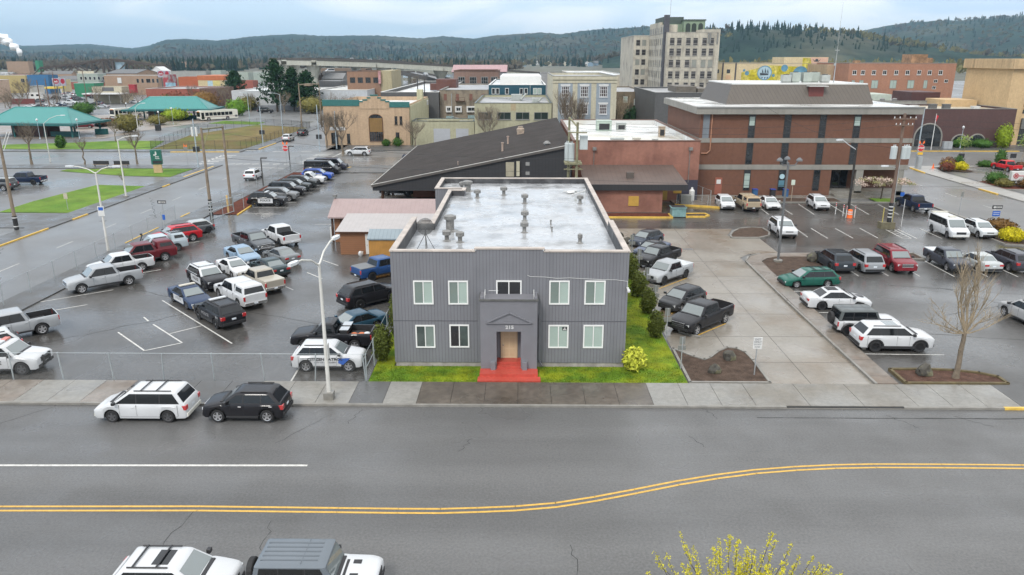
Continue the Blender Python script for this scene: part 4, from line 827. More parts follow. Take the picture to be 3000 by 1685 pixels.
# ------------------------------------------------------------------ building kit
def stone(name, col, stain=.5, **k): return mat('wall ' + name, col, rough=k.pop('rough', .8), var=k.pop('var', .10), vs=k.pop('vs', .35), vs2=k.pop('vs2', 2.2), stain=stain, bump=.1, bs=18, **k)
BRICK = stone('brown brick', (.145, .066, .041), .25, groove=('z', .12, .14, .72))
SALMON = stone('salmon render', (.27, .125, .09), .35, col2=(.19, .085, .062), c2=(.22, .42, .62))
ROOF_W = mat('white membrane', (.60, .60, .58), rough=.35, var=.08, vs=.15, col2=(.50, .47, .40), c2=(.12, .52, .68), wet=(.15, .12, .5), spec=.6)
ROOF_G = mat('grey felt', (.24, .24, .24), rough=.45, var=.2, vs=.2, col2=(.36, .36, .36), c2=(.1, .5, .65), wet=(.1, .2, .6))
ROOF_D = mat('dark shingles', (.043, .037, .034), rough=.95, spec=.15, var=.2, vs=8, vs2=.4, bump=.4, bs=50)
TRIM_W = mat('white trim', (.58, .58, .565), rough=.45, var=.05)
TRIM_G = mat('grey trim', (.20, .20, .19), rough=.6, var=.1)
WINGL = mat('window glass', (.018, .022, .026), rough=.06, spec=.8, var=.3, vs=.5)
WINPALE = mat('window with pale blind', (.34, .42, .38), rough=.18, spec=.7, var=.05, vs=.6, coat=.6)
WINGREEN = mat('window with green shade', (.17, .215, .195), rough=.12, spec=.8, var=.10, vs=.6, coat=.7)
METALV = mat('galvanised metal', (.23, .225, .215), rough=.5, metal=.4, var=.25, vs=4, stain=.5)
METAL_P = mat('steel pole', (.36, .38, .39), rough=.45, metal=.3, var=.1)
UNIT = mat('unit casing', (.36, .38, .36), rough=.55, var=.12, vs=2, groove=('z', .12, .2, .75))
def win(T, face, a0, a1, z0, z1, at, frame=TRIM_W, glass=WINGL, nx=2, nz=1, fw=.07, name='window', sill=False, glass2=None, proud=.05):
    """window on an axis-aligned wall. face 'f' (looks -y), 'b', 'l' (looks -x), 'r'. a0,a1 along the wall"""
    s = -1 if face in 'fl' else 1; mb = MB(); alongx = face in 'fb'
    def bx(m, p, q, c, d, e, f, k=0):   # p,q along; c,d out of wall; e,f height
        o = sorted((at + s * c, at + s * d))
        (m.box(p, q, o[0], o[1], e, f, k) if alongx else m.box(o[0], o[1], p, q, e, f, k))
    bx(mb, a0, a1, -.02, proud, z0, z0 + fw); bx(mb, a0, a1, -.02, proud, z1 - fw, z1)
    xs = [a0 + (a1 - a0) * i / nx for i in range(nx + 1)]
    for i, x in enumerate(xs):
        c = min(max(x, a0 + fw / 2), a1 - fw / 2); h = fw / 2 if i in (0, nx) else fw * .35; bx(mb, c - h, c + h, -.02, proud - .004, z0 + fw, z1 - fw)
    for i in range(1, nz):
        z = z0 + (z1 - z0) * i / nz
        for u, v in zip(xs[:-1], xs[1:]): bx(mb, u + fw * .36, v - fw * .36, -.02, proud - .008, z - fw * .3, z + fw * .3)
    if sill: bx(mb, a0 - .1, a1 + .1, -.02, proud + .08, z0 - .12, z0 - .002)
    w_ = mb.build(name, [frame], T)
    if glass2 and nx == 2:
        c = (a0 + a1) / 2; p1 = MB(); bx(p1, a0 + fw, c, -.02, .018, z0 + fw, z1 - fw); p1.build('pane', [glass], w_); p2 = MB(); bx(p2, c, a1 - fw, -.02, .012, z0 + fw, z1 - fw); p2.build('pane', [glass2], w_)
    else:
        pm = MB(); bx(pm, a0 + fw * .5, a1 - fw * .5, -.02, .012, z0 + fw * .5, z1 - fw * .5); pm.build('pane', [glass], w_)
    return w_
def bldg(name, label, x0, x1, y0, y1, h, wall, roof=ROOF_G, par=.45, cap=TRIM_G, cat='building', z0=-.05, group=None, capw=.06):
    """flat-roofed block with parapet; the Empty stands at the middle of the front wall, parts in local coordinates"""
    X = (x0 + x1) / 2; T = thing(name, label, cat, (X, y0, 0), 0, group); a, b, d = x0 - X, x1 - X, y1 - y0; th = .3
    if x1 < -120 and y0 > 310: d = min(d, 9); b += x1 * d / y0      # shallow, so that its street end does not widen it
    mb = MB(); rz = h - par
    for (p, q, c, e) in ((a, b, 0, th), (a, b, d - th, d), (a, a + th, th, d - th), (b - th, b, th, d - th)): mb.box(p, q, c, e, z0, h)
    mb.build('wall', [wall], T)
    rf = MB().box(a + th, b - th, th, d - th, rz - .2, rz).build('roof', [roof], T)
    if cap:
        c = MB(); w_ = capw
        for (p, q, u, e) in ((a - w_, b + w_, -w_, th + w_), (a - w_, b + w_, d - th - w_, d + w_), (a - w_, a + th + w_, th + w_, d - th - w_), (b - th - w_, b + w_, th + w_, d - th - w_)): c.box(p, q, u, e, h + .003, h + .10)
        c.build('parapet_cap', [cap], T)
    return T, X, y0
def gable(name, label, x0, x1, y0, y1, he, hr, wall, roof, along='x', over=.3, cat='building', group=None, z0=-.05):
    X = (x0 + x1) / 2; T = thing(name, label, cat, (X, y0, 0), 0, group); a, b, d = x0 - X, x1 - X, y1 - y0
    mb = MB().box(a, b, 0, d, z0, he)
    r = MB(); t = .14
    if along == 'x':
        m = d / 2
        mb.poly([(a, 0, he), (a, d, he), (a, m, hr - .05)][::-1]); mb.poly([(b, 0, he), (b, d, he), (b, m, hr - .05)])
        k = (hr - he) / m
        for s in (0, 1):
            ye = -over if s == 0 else d + over; ze = he - over * k
            P = [(a - over, ye, ze), (b + over, ye, ze), (b + over, m, hr), (a - over, m, hr)]
            P2 = [(x, y, z + t) for x, y, z in P]; r.poly(P if s else P[::-1]); r.poly(P2[::-1] if s else P2)
            for i in range(4): r.poly([P[i], P[(i + 1) % 4], P2[(i + 1) % 4], P2[i]])
    else:
        m = (a + b) / 2; k = (hr - he) / (b - m)
        mb.poly([(a, 0, he), (b, 0, he), (m, 0, hr - .05)]); mb.poly([(a, d, he), (b, d, he), (m, d, hr - .05)][::-1])
        for s in (0, 1):
            xe = a - over if s == 0 else b + over; ze = he - over * k
            P = [(xe, -over, ze), (m, -over, hr), (m, d + over, hr), (xe, d + over, ze)]; P2 = [(x, y, z + t) for x, y, z in P]
            r.poly(P); r.poly(P2)
            for i in range(4): r.poly([P[i], P[(i + 1) % 4], P2[(i + 1) % 4], P2[i]])
    mb.build('wall', [wall], T); r.build('roof', [roof], T); return T, X, y0
def vent_turbine(mb, x, y, z, r=.16, h=.75, top=.30):
    mb.lathe([(r * 2.1, 0), (r * 1.3, .05), (r, .1), (r, h - .3), (top * .7, h - .3), (top, h - .26), (top, h - .02), (top * .5, h + .06)], (x, y, z), 12)
# ------------------------------------------------------------------ the gray building
SIDING = mat('grey grooved siding', (.172, .174, .190), rough=.62, var=.06, vs=.6, groove=('xy', .205, .10, .45), stain=.25, bump=.05, bs=30)
GSTUC = mat('grey painted stucco', (.168, .168, .184), rough=.72, var=.05, vs=1, bump=.35, bs=40, stain=.2)
ROOF_S = mat('wet silver roof coating', (.40, .41, .42), rough=.25, spec=.8, metal=.15, var=.14, vs=.25, col2=(.20, .20, .20), c2=(.40, .50, .74), vs2=2.5, wet=(.5, .05, .45), bump=.06, bs=3)
CAPM = mat('weathered coping', (.42, .37, .33), rough=.6, var=.2, vs=.8, groove=('xy', 2.4, .012, .5))
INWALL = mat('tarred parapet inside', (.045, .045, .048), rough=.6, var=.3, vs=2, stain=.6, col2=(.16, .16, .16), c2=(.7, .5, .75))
FOUND = mat('stained foundation', (.33, .31, .27), rough=.8, var=.25, vs=2, stain=.7)
GY = 44.5
G = thing('gray_building', 'two storey grey siding building with red steps and number 215 over the door', 'building', (-.72, GY, 0))
gx0, gx1, gd = -7.33, 7.33, 31.3
def gbox(mb, a, b, c, d, e, f, m=0): mb.box(a, b, c, d, e, f, m)
w_ = MB(); th = .28
HF, HS, HL, RZ = 7.58, 7.58, 7.22, 6.75
w_.box(gx0, -2.05, 0, th, .3, HF); w_.box(-2.05, 2.05, 0, th, .3, HF + .16); w_.box(2.05, gx1, 0, th, .3, HF)
w_.box(gx0, gx0 + th, th, 10.0, .3, HS); w_.box(gx1 - th, gx1, th, 9.0, .3, HS); w_.box(gx1 - th, gx1, 9.0, gd - th, .3, HL)
w_.box(gx0 + th, gx0 + 1.35, 9.75, 10.0, .3, HL); w_.box(gx0 + 1.35, gx0 + 1.6, 9.75, 24.2, .3, HL); w_.box(gx0 + 1.6, gx0 + 2.6, 23.95, 24.2, .3, HL)
w_.box(gx0 + 2.6, gx0 + 2.85, 23.95, 25.2, .3, HL); w_.box(gx0, gx0 + 2.6, 24.95, 25.2, .3, HL); w_.box(gx0, gx0 + th, 25.2, gd - th, .3, HL); w_.box(gx0, gx1, gd - th, gd, .3, HL)
w_.build('wall', [SIDING], G)
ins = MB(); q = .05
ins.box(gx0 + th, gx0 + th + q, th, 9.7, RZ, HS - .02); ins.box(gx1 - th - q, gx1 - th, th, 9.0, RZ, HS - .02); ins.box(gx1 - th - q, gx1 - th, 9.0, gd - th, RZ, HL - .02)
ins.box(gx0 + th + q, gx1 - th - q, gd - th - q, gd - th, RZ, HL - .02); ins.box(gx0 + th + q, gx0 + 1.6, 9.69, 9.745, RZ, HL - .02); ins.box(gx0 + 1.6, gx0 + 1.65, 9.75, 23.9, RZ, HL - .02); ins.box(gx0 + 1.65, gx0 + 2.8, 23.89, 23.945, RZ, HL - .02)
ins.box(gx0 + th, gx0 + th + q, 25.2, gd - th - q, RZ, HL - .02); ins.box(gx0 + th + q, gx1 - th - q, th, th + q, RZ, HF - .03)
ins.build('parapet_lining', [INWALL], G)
MB().prism([(gx0 + .25, .25), (gx1 - .25, .25), (gx1 - .25, gd - .25), (gx0 + .25, gd - .25), (gx0 + .25, 25.15), (gx0 + 2.7, 25.15), (gx0 + 2.7, 23.97), (gx0 + 1.5, 23.97), (gx0 + 1.5, 9.8), (gx0 + .25, 9.8)], RZ - .3, RZ).build('roof', [ROOF_S], G)
c = MB(); o = .05
c.box(gx0 - o, -2.1, -o, th + o, HF + .002, HF + .09); c.box(-2.15, 2.15, -o, th + o, HF + .162, HF + .25); c.box(2.1, gx1 + o, -o, th + o, HF + .002, HF + .09)
c.box(gx0 - o, gx0 + th + o, th + o, 10.05, HS + .002, HS + .09); c.box(gx1 - th - o, gx1 + o, th + o, 9.05, HS + .002, HS + .09); c.box(gx1 - th - o, gx1 + o, 9.05, gd - th - o, HL + .002, HL + .08)
c.box(gx0 + th + o, gx0 + 1.3, 9.70, 10.05, HL + .002, HL + .08); c.box(gx0 + 1.3, gx0 + 1.66, 9.70, 24.25, HL + .002, HL + .08); c.box(gx0 + 1.66, gx0 + 2.9, 23.88, 24.25, HL + .002, HL + .08); c.box(gx0 + 2.55, gx0 + 2.9, 24.25, 25.25, HL + .002, HL + .08)
c.box(gx0 - o, gx0 + 2.55, 24.9, 25.25, HL + .002, HL + .08); c.box(gx0 - o, gx0 + th + o, 25.25, gd - th - o, HL + .002, HL + .08); c.box(gx0 - o, gx1 + o, gd - th - o, gd + o, HL + .002, HL + .08)
c.build('coping', [CAPM], G)
MB().box(gx0 + .06, gx1 - .06, .06, gd - .06, -.1, .298).build('foundation', [FOUND], G)
MB().box(gx0 - .01, -2.0, -.012, .01, 3.08, 3.12).box(2.0, gx1 + .01, -.012, .01, 3.08, 3.12).build('siding_joint', [mat('dark joint', (.08, .08, .09), var=0)], G)  # dark strip along the joint between lower and upper siding
FR = mat('white vinyl', (.72, .72, .70), rough=.35, var=.03)
def gw(x0, x1, z0, z1, gl, gl2): return win(G, 'f', x0 + .72, x1 + .72, z0, z1, 0, FR, gl, 2, 1, .085, glass2=gl2, proud=.06)
GLB = mat('glass over dim room', (.045, .062, .058), rough=.05, spec=.9, var=.5, vs=1.2, coat=.5); GLK = mat('glass over dark room', (.012, .013, .015), rough=.04, spec=.9, var=0, coat=.5)
gw(-6.7, -5.46, 4.2, 5.74, WINGREEN, WINPALE); gw(-4.53, -3.29, 4.2, 5.74, WINGREEN, WINPALE); gw(-1.55, .03, 4.62, 5.77, GLK, GLK); gw(1.74, 3.0, 4.22, 5.77, WINGREEN, WINPALE); gw(3.93, 5.22, 4.23, 5.78, WINGREEN, WINPALE)
gw(-6.67, -5.43, 1.29, 2.82, GLB, WINGREEN); gw(-4.52, -3.27, 1.32, 2.86, GLK, GLB); gw(1.73, 3.0, 1.31, 2.86, WINPALE, WINPALE); gw(3.93, 5.2, 1.32, 2.87, WINPALE, WINPALE)
MB().box(3.32, 3.62, -.028, -.02, 2.50, 2.72).build('window_notice', [BLK_T], G); MB().box(3.36, 3.58, -.032, -.027, 2.53, 2.59).box(3.42, 3.52, -.032, -.027, 2.62, 2.69).build('notice_print', [TRIM_W], G)
# porch (local y negative = towards the street)
pz = .34; px0, px1 = -1.78, 1.72; pf = -1.1; ph = 4.9
p = MB(); dx0, dx1 = -.79, .72
p.box(px0, dx0, pf, 0, pz, ph); p.box(dx1, px1, pf, 0, pz, ph); p.box(dx0, dx1, pf, 0, 2.80, ph)
p.box(px0, px0 + .22, pf, 0, ph, ph + .12); p.box(px1 - .22, px1, pf, 0, ph, ph + .12)
porch = p.build('porch', [GSTUC], G)
MB().box(px0 - .06, px1 + .06, pf - .06, .0, ph - .12, ph - .005).build('porch_cap', [mat('mossy cap', (.10, .10, .095), var=.3, vs=3, stain=.5)], porch)
pd = MB()
for (a, b) in (((-1.38, 3.40), (0, 4.04)), ((0, 4.04), (1.38, 3.40)), ((-1.42, 3.37), (1.42, 3.37))):
    d = Vector((b[0] - a[0], 0, b[1] - a[1])).normalized(); n_ = Vector((-d.z, 0, d.x)) * .035
    A, B = Vector((a[0], pf, a[1])), Vector((b[0], pf, b[1])); F = Vector((0, -.09, 0))
    P = [A - n_, B - n_, B + n_, A + n_]; pd.poly([v + F for v in P]); 
    for i in range(4): pd.poly([P[i], P[i] + F, P[(i + 1) % 4] + F, P[(i + 1) % 4]])
pd.build('pediment', [GSTUC], porch)
text('house_number', '215', .30, TRIM_W, porch, (.02, pf - .012, 3.08), FRONT, .008, .03, sx=1.15)
MB().box(-1.16, -.86, pf - .26, pf - .002, pz, pz + .5).box(.80, 1.10, pf - .26, pf - .002, pz, pz + .5).build('cheek_block', [GSTUC], porch)
DOORM = mat('cream door', (.56, .43, .27), rough=.45, var=.04)
dr = MB().box(-.46, .40, -.07, -.015, .64, 2.56).build('door', [DOORM], G)
dpn = MB()
for x in (-.36, .02):
    for z0, z1 in ((.78, 1.25), (1.36, 2.02), (2.12, 2.46)): dpn.box(x, x + .3, -.082, -.071, z0, z1)
dpn.build('door_panel', [mat('cream door panel', (.52, .39, .24), rough=.45, var=.03)], dr); MB().lathe([(.03, 0), (.045, .03), (.03, .06)], (-.40, -.12, 1.5)).build('door_knob', [CHROME], dr)
MB().box(-.56, -.465, -.09, -.01, .62, 2.66).box(.405, .50, -.09, -.01, .62, 2.66).box(-.465, .405, -.09, -.01, 2.565, 2.66).build('door_frame', [mat('cream frame', (.5, .38, .24), var=.03)], G)
REDP = mat('red painted concrete', (.42, .065, .045), rough=.5, var=.10, vs=1.2, vs2=6, wet=(.6, .3, .6))
st = MB().box(-1.92, 1.92, -2.58, -1.95, -.05, .17).box(-1.82, 1.76, -1.948, pf - .002, -.05, .34).box(dx0 + .004, dx1 - .004, pf, -.72, .0, .485).box(dx0 + .004, dx1 - .004, -.718, -.012, .0, .63)
st.build('steps', [REDP], G)
rl = MB()
for s in (-1, 1): rl.path([(s * 1.5, pf + .1, ph), (s * 1.5, pf + .1, ph + .36), (s * 1.5, -.3, ph + .36), (s * 1.5, -.3, ph)], .02)
rl.path([(-1.3, -.02, ph + .2), (-.7, -.02, ph + .2)], .02); rl.build('balcony_rail', [TRIM_W], porch)
cb = MB(); pts = [(1.1, -.03, 6.12), (1.3, -.03, 6.02), (2.2, -.03, 6.0), (2.9, -.03, 5.92), (3.7, -.03, 5.95), (4.6, -.03, 5.90), (5.6, -.03, 5.85), (6.6, -.03, 5.83), (7.28, -.03, 5.74), (7.30, -.03, 5.35)]; cb.path(pts, .014, 5); cb.build('cable', [TRIM_W], G)
cm = MB().box(7.24, 7.36, -.3, .0, 5.28, 5.36); cm.lathe([(.03, -.14), (.09, -.10), (.10, .0), (.07, .07)], (7.34, -.32, 5.24), 10); cm.build('security_camera', [TRIM_W], G)
MB().path([(1.86, -.06, 3.3), (1.86, -.06, .55), (2.05, -.35, .25)], .045).box(1.82, 1.9, -.1, -.02, 3.3, 3.55).build('downspout', [GSTUC], G)
# things standing on the roof
VG = 'vents on the gray building roof'
vl = [(-5.79, 72.37, .13, .62, .27, 'small vent in the far left corner of the silver roof, left of the big one'), (-5.12, 70.99, .30, .95, .48, 'big rusty vent near the far left corner of the silver roof'), (-4.0, 67.39, .15, .72, .32, 'vent in front of the big rusty one at the far left of the silver roof'), (-1.63, 68.78, .15, .75, .33, 'vent at the middle of the far parapet on the silver roof'), (.29, 64.72, .15, .8, .31, 'farthest of the three vents in line right of the roof middle'), (.26, 57.48, .14, .75, .30, 'middle one of the three vents in line right of the roof middle'), (.22, 53.43, .14, .75, .30, 'nearest of the three vents in line right of the roof middle'), (-5.23, 53.92, .30, 1.15, .46, 'big white chimney vent near the dish on the silver roof'), (-5.17, 50.75, .15, .72, .30, 'dark-necked vent in front of the big white chimney vent'), (-4.22, 50.37, .15, .72, .30, 'short vent to the right of the dark-necked one'), (5.09, 64.71, .14, .72, .29, 'vent beside the right hand parapet of the silver roof'), (4.02, 50.22, .13, .62, .17, 'slim galvanised vent near the front right of the roof')]
for x, y, r, h, tp, lb in vl:
    m = MB(); vent_turbine(m, 0, 0, 0, r, h, tp); single('roof_vent', m, [METALV], lb, 'roof vent', (x, y, RZ), VG, True)
for x, y, lb in ((2.24, 56.06, 'tiny pipe stub at the right middle of the silver roof, farther one'), (2.23, 53.66, 'tiny pipe stub at the right middle of the silver roof, nearer one')): single('pipe_stub', MB().lathe([(.09, 0), (.05, .04), (.05, .3), (.08, .32), (.08, .38)], n=8), [METALV], lb, 'roof pipe', (x, y, RZ), VG)
T = thing('satellite_dish', 'black mesh satellite dish on a tripod at the front left of the roof', 'satellite dish', (-6.3, 48.2, RZ)); dm = MB(); n = 20
for i in range(4):
    r0, r1 = .56 * i / 4, .56 * (i + 1) / 4
    for k in range(n):
        a, b = 2 * math.pi * k / n, 2 * math.pi * (k + 1) / n; f = lambda r, t: (math.cos(t) * r, -.25 + .42 * r * r + .3 * math.sin(t) * r, 1.62 + math.sin(t) * r * .95)
        if i == 0: dm.poly([f(0, 0), f(r1, a), f(r1, b)])
        else: dm.poly([f(r0, a), f(r1, a), f(r1, b), f(r0, b)])
dm.build('dish', [mat('dish mesh', (.06, .06, .06), rough=.5, alpha=.72, var=.3, vs=3)], T)
ds = MB()
for k in range(8): a = math.pi * k / 4; ds.tube((0, -.24, 1.62), (math.cos(a) * .54, -.24 + .12 + .16 * math.sin(a), 1.62 + math.sin(a) * .51), .012, n=4)
ds.build('dish_rib', [BLK], T); MB().tube((0, 0, 0), (0, -.1, 1.6), .035).build('mast', [METALV], T); MB().tube((-.62, -.1, 0), (0, -.05, 1.15), .018).tube((.62, -.1, 0), (0, -.05, 1.15), .018).tube((0, .6, 0), (0, -.05, 1.15), .018).build('brace', [BLK], T)
single('roof_clutter', MB().tube((3.9, 70.3, RZ + .1), (5.2, 70.6, RZ + .12), .05).tube((4.6, 68.5, RZ + .1), (5.9, 69.5, RZ + .3), .04).tube((5.7, 67, RZ), (5.7, 67, RZ + 1.0), .03).blob((4.6, 69.8, RZ + .12), (.4, .3, .16), 3), [TRIM_W], 'white pipes and rags in the far right corner of the silver roof', 'roof clutter')
# ------------------------------------------------------------------ sheds left of the gray building
LAP = mat('brown lap siding', (.23, .105, .05), rough=.65, var=.08, vs=.5, groove=('z', .2, .1, .6)); PINKM = mat('pink ribbed metal', (.30, .225, .215), rough=.45, var=.05, groove=('x', .45, .06, .8)); PALEM = mat('pale ribbed metal', (.36, .335, .325), rough=.45, var=.05, groove=('x', .45, .06, .82)); BLUEM = mat('blue grey ribbed metal', (.22, .265, .29), rough=.45, var=.05, groove=('x', .38, .07, .6)); CEDAR = mat('cedar boards', (.40, .20, .045), rough=.65, var=.15, vs=1, groove=('x', .15, .1, .7)); DKBR = mat('dark brown post', (.075, .035, .02), rough=.7)
T, X, Y0 = gable('garage', 'brown garage with pink ribbed metal roof behind the gray building', -19.9, -8.4, 78.1, 83.6, 2.9, 4.05, LAP, PINKM, 'x', .55)
MB().tube((-19.9 - X - .4, 2.9, 4.1), (-19.9 - X - .4, 2.9, 4.5), .05).box(-6.4, -6.0, 2.6, 2.95, 4.35, 4.6).build('flood_light', [METALV], T)
MB().box(-6.05, -5.85, -.1, .1, 0, 2.85).box(-5.1, -4.95, -.05, .0, .4, 2.85).build('post', [DKBR], T); MB().box(-6.2, -6.05, -.22, -.1, .1, 1.7).build('white_post', [TRIM_W], T)
T = thing('lean_to', 'brown lean-to shed with pale grey ribbed roof in front of the pink-roofed garage', 'shed', (-13.2, 72.8, 0))
MB().box(-4.9, 4.2, 0, 5.2, 0, 2.3).build('wall', [LAP], T); r_ = MB(); r_.poly([(-5.25, -.35, 2.42), (4.5, -.35, 2.42), (4.5, 5.3, 3.12), (-5.25, 5.3, 3.12)]); r_.poly([(-5.25, -.35, 2.30), (-5.25, 5.3, 3.0), (4.5, 5.3, 3.0), (4.5, -.35, 2.30)]); r_.poly([(-5.25, -.35, 2.30), (4.5, -.35, 2.30), (4.5, -.35, 2.42), (-5.25, -.35, 2.42)], 1); r_.poly([(-5.25, 5.3, 3.0), (-5.25, -.35, 2.30), (-5.25, -.35, 2.42), (-5.25, 5.3, 3.12)], 1); r_.build('roof', [PALEM, DKBR], T)
d_ = MB().box(-2.35, -1.55, -.06, -.002, .05, 2.1).build('door', [TRIM_W], T); MB().box(-2.22, -2.17, -.1, -.06, .95, 1.05).build('door_handle', [CHROME], d_); MB().box(2.9, 3.9, 1.4, 3.2, 2.82, 2.87).build('skylight_well', [DKBR], T)
T, X, Y0 = gable('garden_shed', 'small cedar board shed with blue-grey metal roof against the gray building', -14.75, -11.3, 70.4, 73.0, 2.15, 2.75, CEDAR, BLUEM, 'x', .12, cat='shed')
single('rubbish_bag', MB().blob((0, 0, .25), (.28, .24, .3), 5, rough=.5), [mat('white plastic bag', (.66, .66, .66), rough=.4)], 'white rubbish bag on the ground by the white shed door', 'bag', (-16.0, 72.2, 0), smooth=True)
# ------------------------------------------------------------------ dark hall with sloping roof, salmon annexe
DKMET = mat('black board and batten', (.028, .028, .031), rough=.6, var=.08, groove=('xy', .42, .08, .5))
T = thing('dark_hall', 'long hall with dark sloping shingle roof and black ribbed metal gable', 'building', (-5, 94.6, 0))
zl, zh, ax, bx_, dd = 3.46, 8.55, -14.0, 11.25, 43
sl_ = (zh - zl) / (bx_ - ax); rz = lambda x: zl + (x - ax) * sl_
m = MB(); m.prism([(0, 0), (1, 0), (1, 1), (0, 1)], 0, .01); m = MB()
m.poly([(ax + .1, 0, rz(ax) - .76), (bx_, 0, .0 + 2.7), (bx_, 0, rz(bx_) - .12), (ax + .1, 0, rz(ax) - .1)]); m.poly([(ax + .1, 0, rz(ax) - .76), (ax + .1, 0, rz(ax) - .1), (ax + .1, dd, rz(ax) - .1), (ax + .1, dd, rz(ax) - .76)])
m.poly([(ax + .1, 0, rz(ax) - .76), (ax + .1, dd, rz(ax) - .76), (bx_, dd, 2.7), (bx_, 0, 2.7)]); m.poly([(bx_, 0, 2.7), (bx_, dd, 2.7), (bx_, dd, rz(bx_) - .12), (bx_, 0, rz(bx_) - .12)]); m.poly([(ax + .1, dd, rz(ax) - .1), (bx_, dd, rz(bx_) - .12), (bx_, dd, 2.7), (ax + .1, dd, rz(ax) - .76)]); m.build('wall', [DKMET], T)
m = MB(); P = [(ax, -.25, rz(ax)), (bx_, -.25, rz(bx_)), (bx_, dd + .3, rz(bx_)), (ax, dd + .3, rz(ax))]; m.poly(P); m.poly([(x, y, z - .12) for x, y, z in P][::-1]); m.build('roof', [ROOF_D], T)
m = MB()
for (a, b) in ((P[0], P[1]), (P[3], P[0])):
    for dz, k in ((-.16, 0), (.0, 1)): pass
    m.poly([(a[0], a[1] - .004, a[2] - .3), (b[0], b[1] - .004, b[2] - .3), (b[0], b[1] - .004, b[2] + .02), (a[0], a[1] - .004, a[2] + .02)])
m.build('fascia', [mat('brown fascia', (.085, .075, .068))], T); e = MB()
for (a, b) in ((P[0], P[1]), (P[3], P[0])): e.tube((a[0], a[1], a[2] + .03), (b[0], b[1], b[2] + .03), .045, n=5)
e.build('drip_edge', [mat('pale drip edge', (.5, .49, .46))], T)
MB().box(-10.3, bx_, 10.5, dd - 1, 0, 2.69).box(-2, bx_, .3, 10.4, 0, 2.69).build('lower_wall', [SALMON], T)
for y in (4, 12, 24, 36): MB().box(ax + .4, ax + .7, y, y + .3, 0, 2.8).build('post', [DKBR], T)
LOUV = mat('cream louvre', (.42, .38, .28), rough=.6, groove=('z', .14, .4, .45)); l_ = MB().box(3.02, 4.05, -.06, -.002, 4.55, 6.35).build('louvre', [LOUV], T); MB().box(4.35, 4.75, -.45, -.002, 4.65, 6.45).build('air_duct', [mat('cream duct', (.42, .39, .29), var=.1)], T)
MB().box(5.5, 6.0, -.05, -.002, 4.75, 5.2).box(5.5, 6.0, -.05, -.002, 5.9, 6.35).build('vent_grille', [mat('grey louvre', (.3, .3, .29), groove=('z', .1, .4, .5))], T)
def on_hall(x, y): return rz(x + 5)
for x, y, r, h, lb in ((-2.6, 102.6, .13, 1.0, 'pale pipe on the dark sloping roof, nearer one'), (-2.0, 110.4, .13, .95, 'pale pipe on the dark sloping roof, farther one'), (-8.2, 97, .04, .35, 'thin rod on the lower part of the dark sloping roof')): single('roof_pipe', MB().lathe([(r * 1.5, -.1), (r, .05), (r, h), (r * 1.5, h + .02), (r * 1.5, h + .15)], n=8), [mat('pinkish pipe', (.36, .27, .22))], lb, 'roof pipe', (x, y, on_hall(x, y)))
single('roof_ventilator', MB().box(-.55, .55, -.5, .5, -.2, .35).lathe([(.62, .35), (.62, .75), (.4, .95), (.4, 1.15)], n=10), [mat('tan ventilator', (.33, .26, .2), var=.2)], 'tan ventilator hood near the top of the dark sloping roof', 'roof ventilator', (-.2, 121.5, on_hall(-.2, 0)))
single('roof_vent', MB().lathe([(.3, -.1), (.3, .15), (.5, .2), (.2, .5)], n=10), [METALV], 'small galvanised vent at the top edge of the dark roof near the twin pole', 'roof vent', (3.3, 99.5, on_hall(3.3, 0)))
# salmon annexe
T, X, Y0 = bldg('salmon_annexe', 'salmon rendered annexe with white flat roof and brown lean-to roof', 6.9, 24.0, 102.3, 137.5, 8.15, SALMON, ROOF_W, .75, mat('brown coping', (.13, .07, .05)), capw=.08)
MB().box(-8.24, 8.24, .31, .36, 7.42, 8.12).box(-8.24, 8.24, 34.8, 34.88, 7.42, 8.12).box(-8.24, -8.16, .36, 34.8, 7.42, 8.12).box(8.16, 8.24, .36, 34.8, 7.42, 8.12).build('parapet_lining', [ROOF_W], T)
MB().box(5.9, 8.56, -.02, -.002, 0, 2.95).build('base_band', [mat('dark blue band', (.035, .035, .055))], T)
BRM = mat('brown standing seam', (.105, .078, .066), rough=.5, var=.12, vs=.4, groove=('x', .62, .07, .6), stain=.0)
lt = MB(); lz0, lz1 = 3.55, 4.98; P = [(-7.6, -8.0, lz0), (5.5, -8.0, lz0), (5.0, -.004, lz1), (-7.6, -.004, lz1)]; lt.poly(P); lt.poly([(x, y, z - .15) for x, y, z in P][::-1]); lt.poly([P[1], (5.5, -8, lz0 - .15), (5.0, -.004, lz1 - .15), P[2]]); ro = lt.build('lean_to_roof', [BRM], T)
MB().box(-7.6, 5.5, -8.06, -8.004, 2.85, 3.6).box(5.45, 5.52, -8.0, -.1, 2.85, 3.54).build('fascia', [DKMET], T); MB().box(-7.4, 2.45, -7.6, -.05, 0, 3.3).build('annexe_wall', [SALMON], T)
MB().box(-1.85, -.55, -7.66, -7.602, .8, 2.05).build('louvre', [mat('ochre louvre', (.55, .33, .06), groove=('z', .16, .3, .5))], T); MB().box(5.3, 6.4, -.07, -.024, 1.1, 2.4).build('louvre', [mat('ochre louvre', (.55, .33, .06))], T)
MB().box(3.6, 4.5, -.08, -.003, .2, 2.2).build('door', [mat('ochre door', (.38, .25, .06))], T)
MB().box(-1.9, -1.0, -5.6, -4.9, 3.9, 4.75).build('roof_box', [mat('rusty box', (.09, .075, .065))], T)
for x in (-5.9, 7.0): MB().box(x, x + .5, -.4, -.003, 6.95, 7.35).tube((x + .2, -.08, 5.0 if x < 0 else 2.6), (x + .2, -.08, 6.95), .05).build('flood_light', [METALV], T)
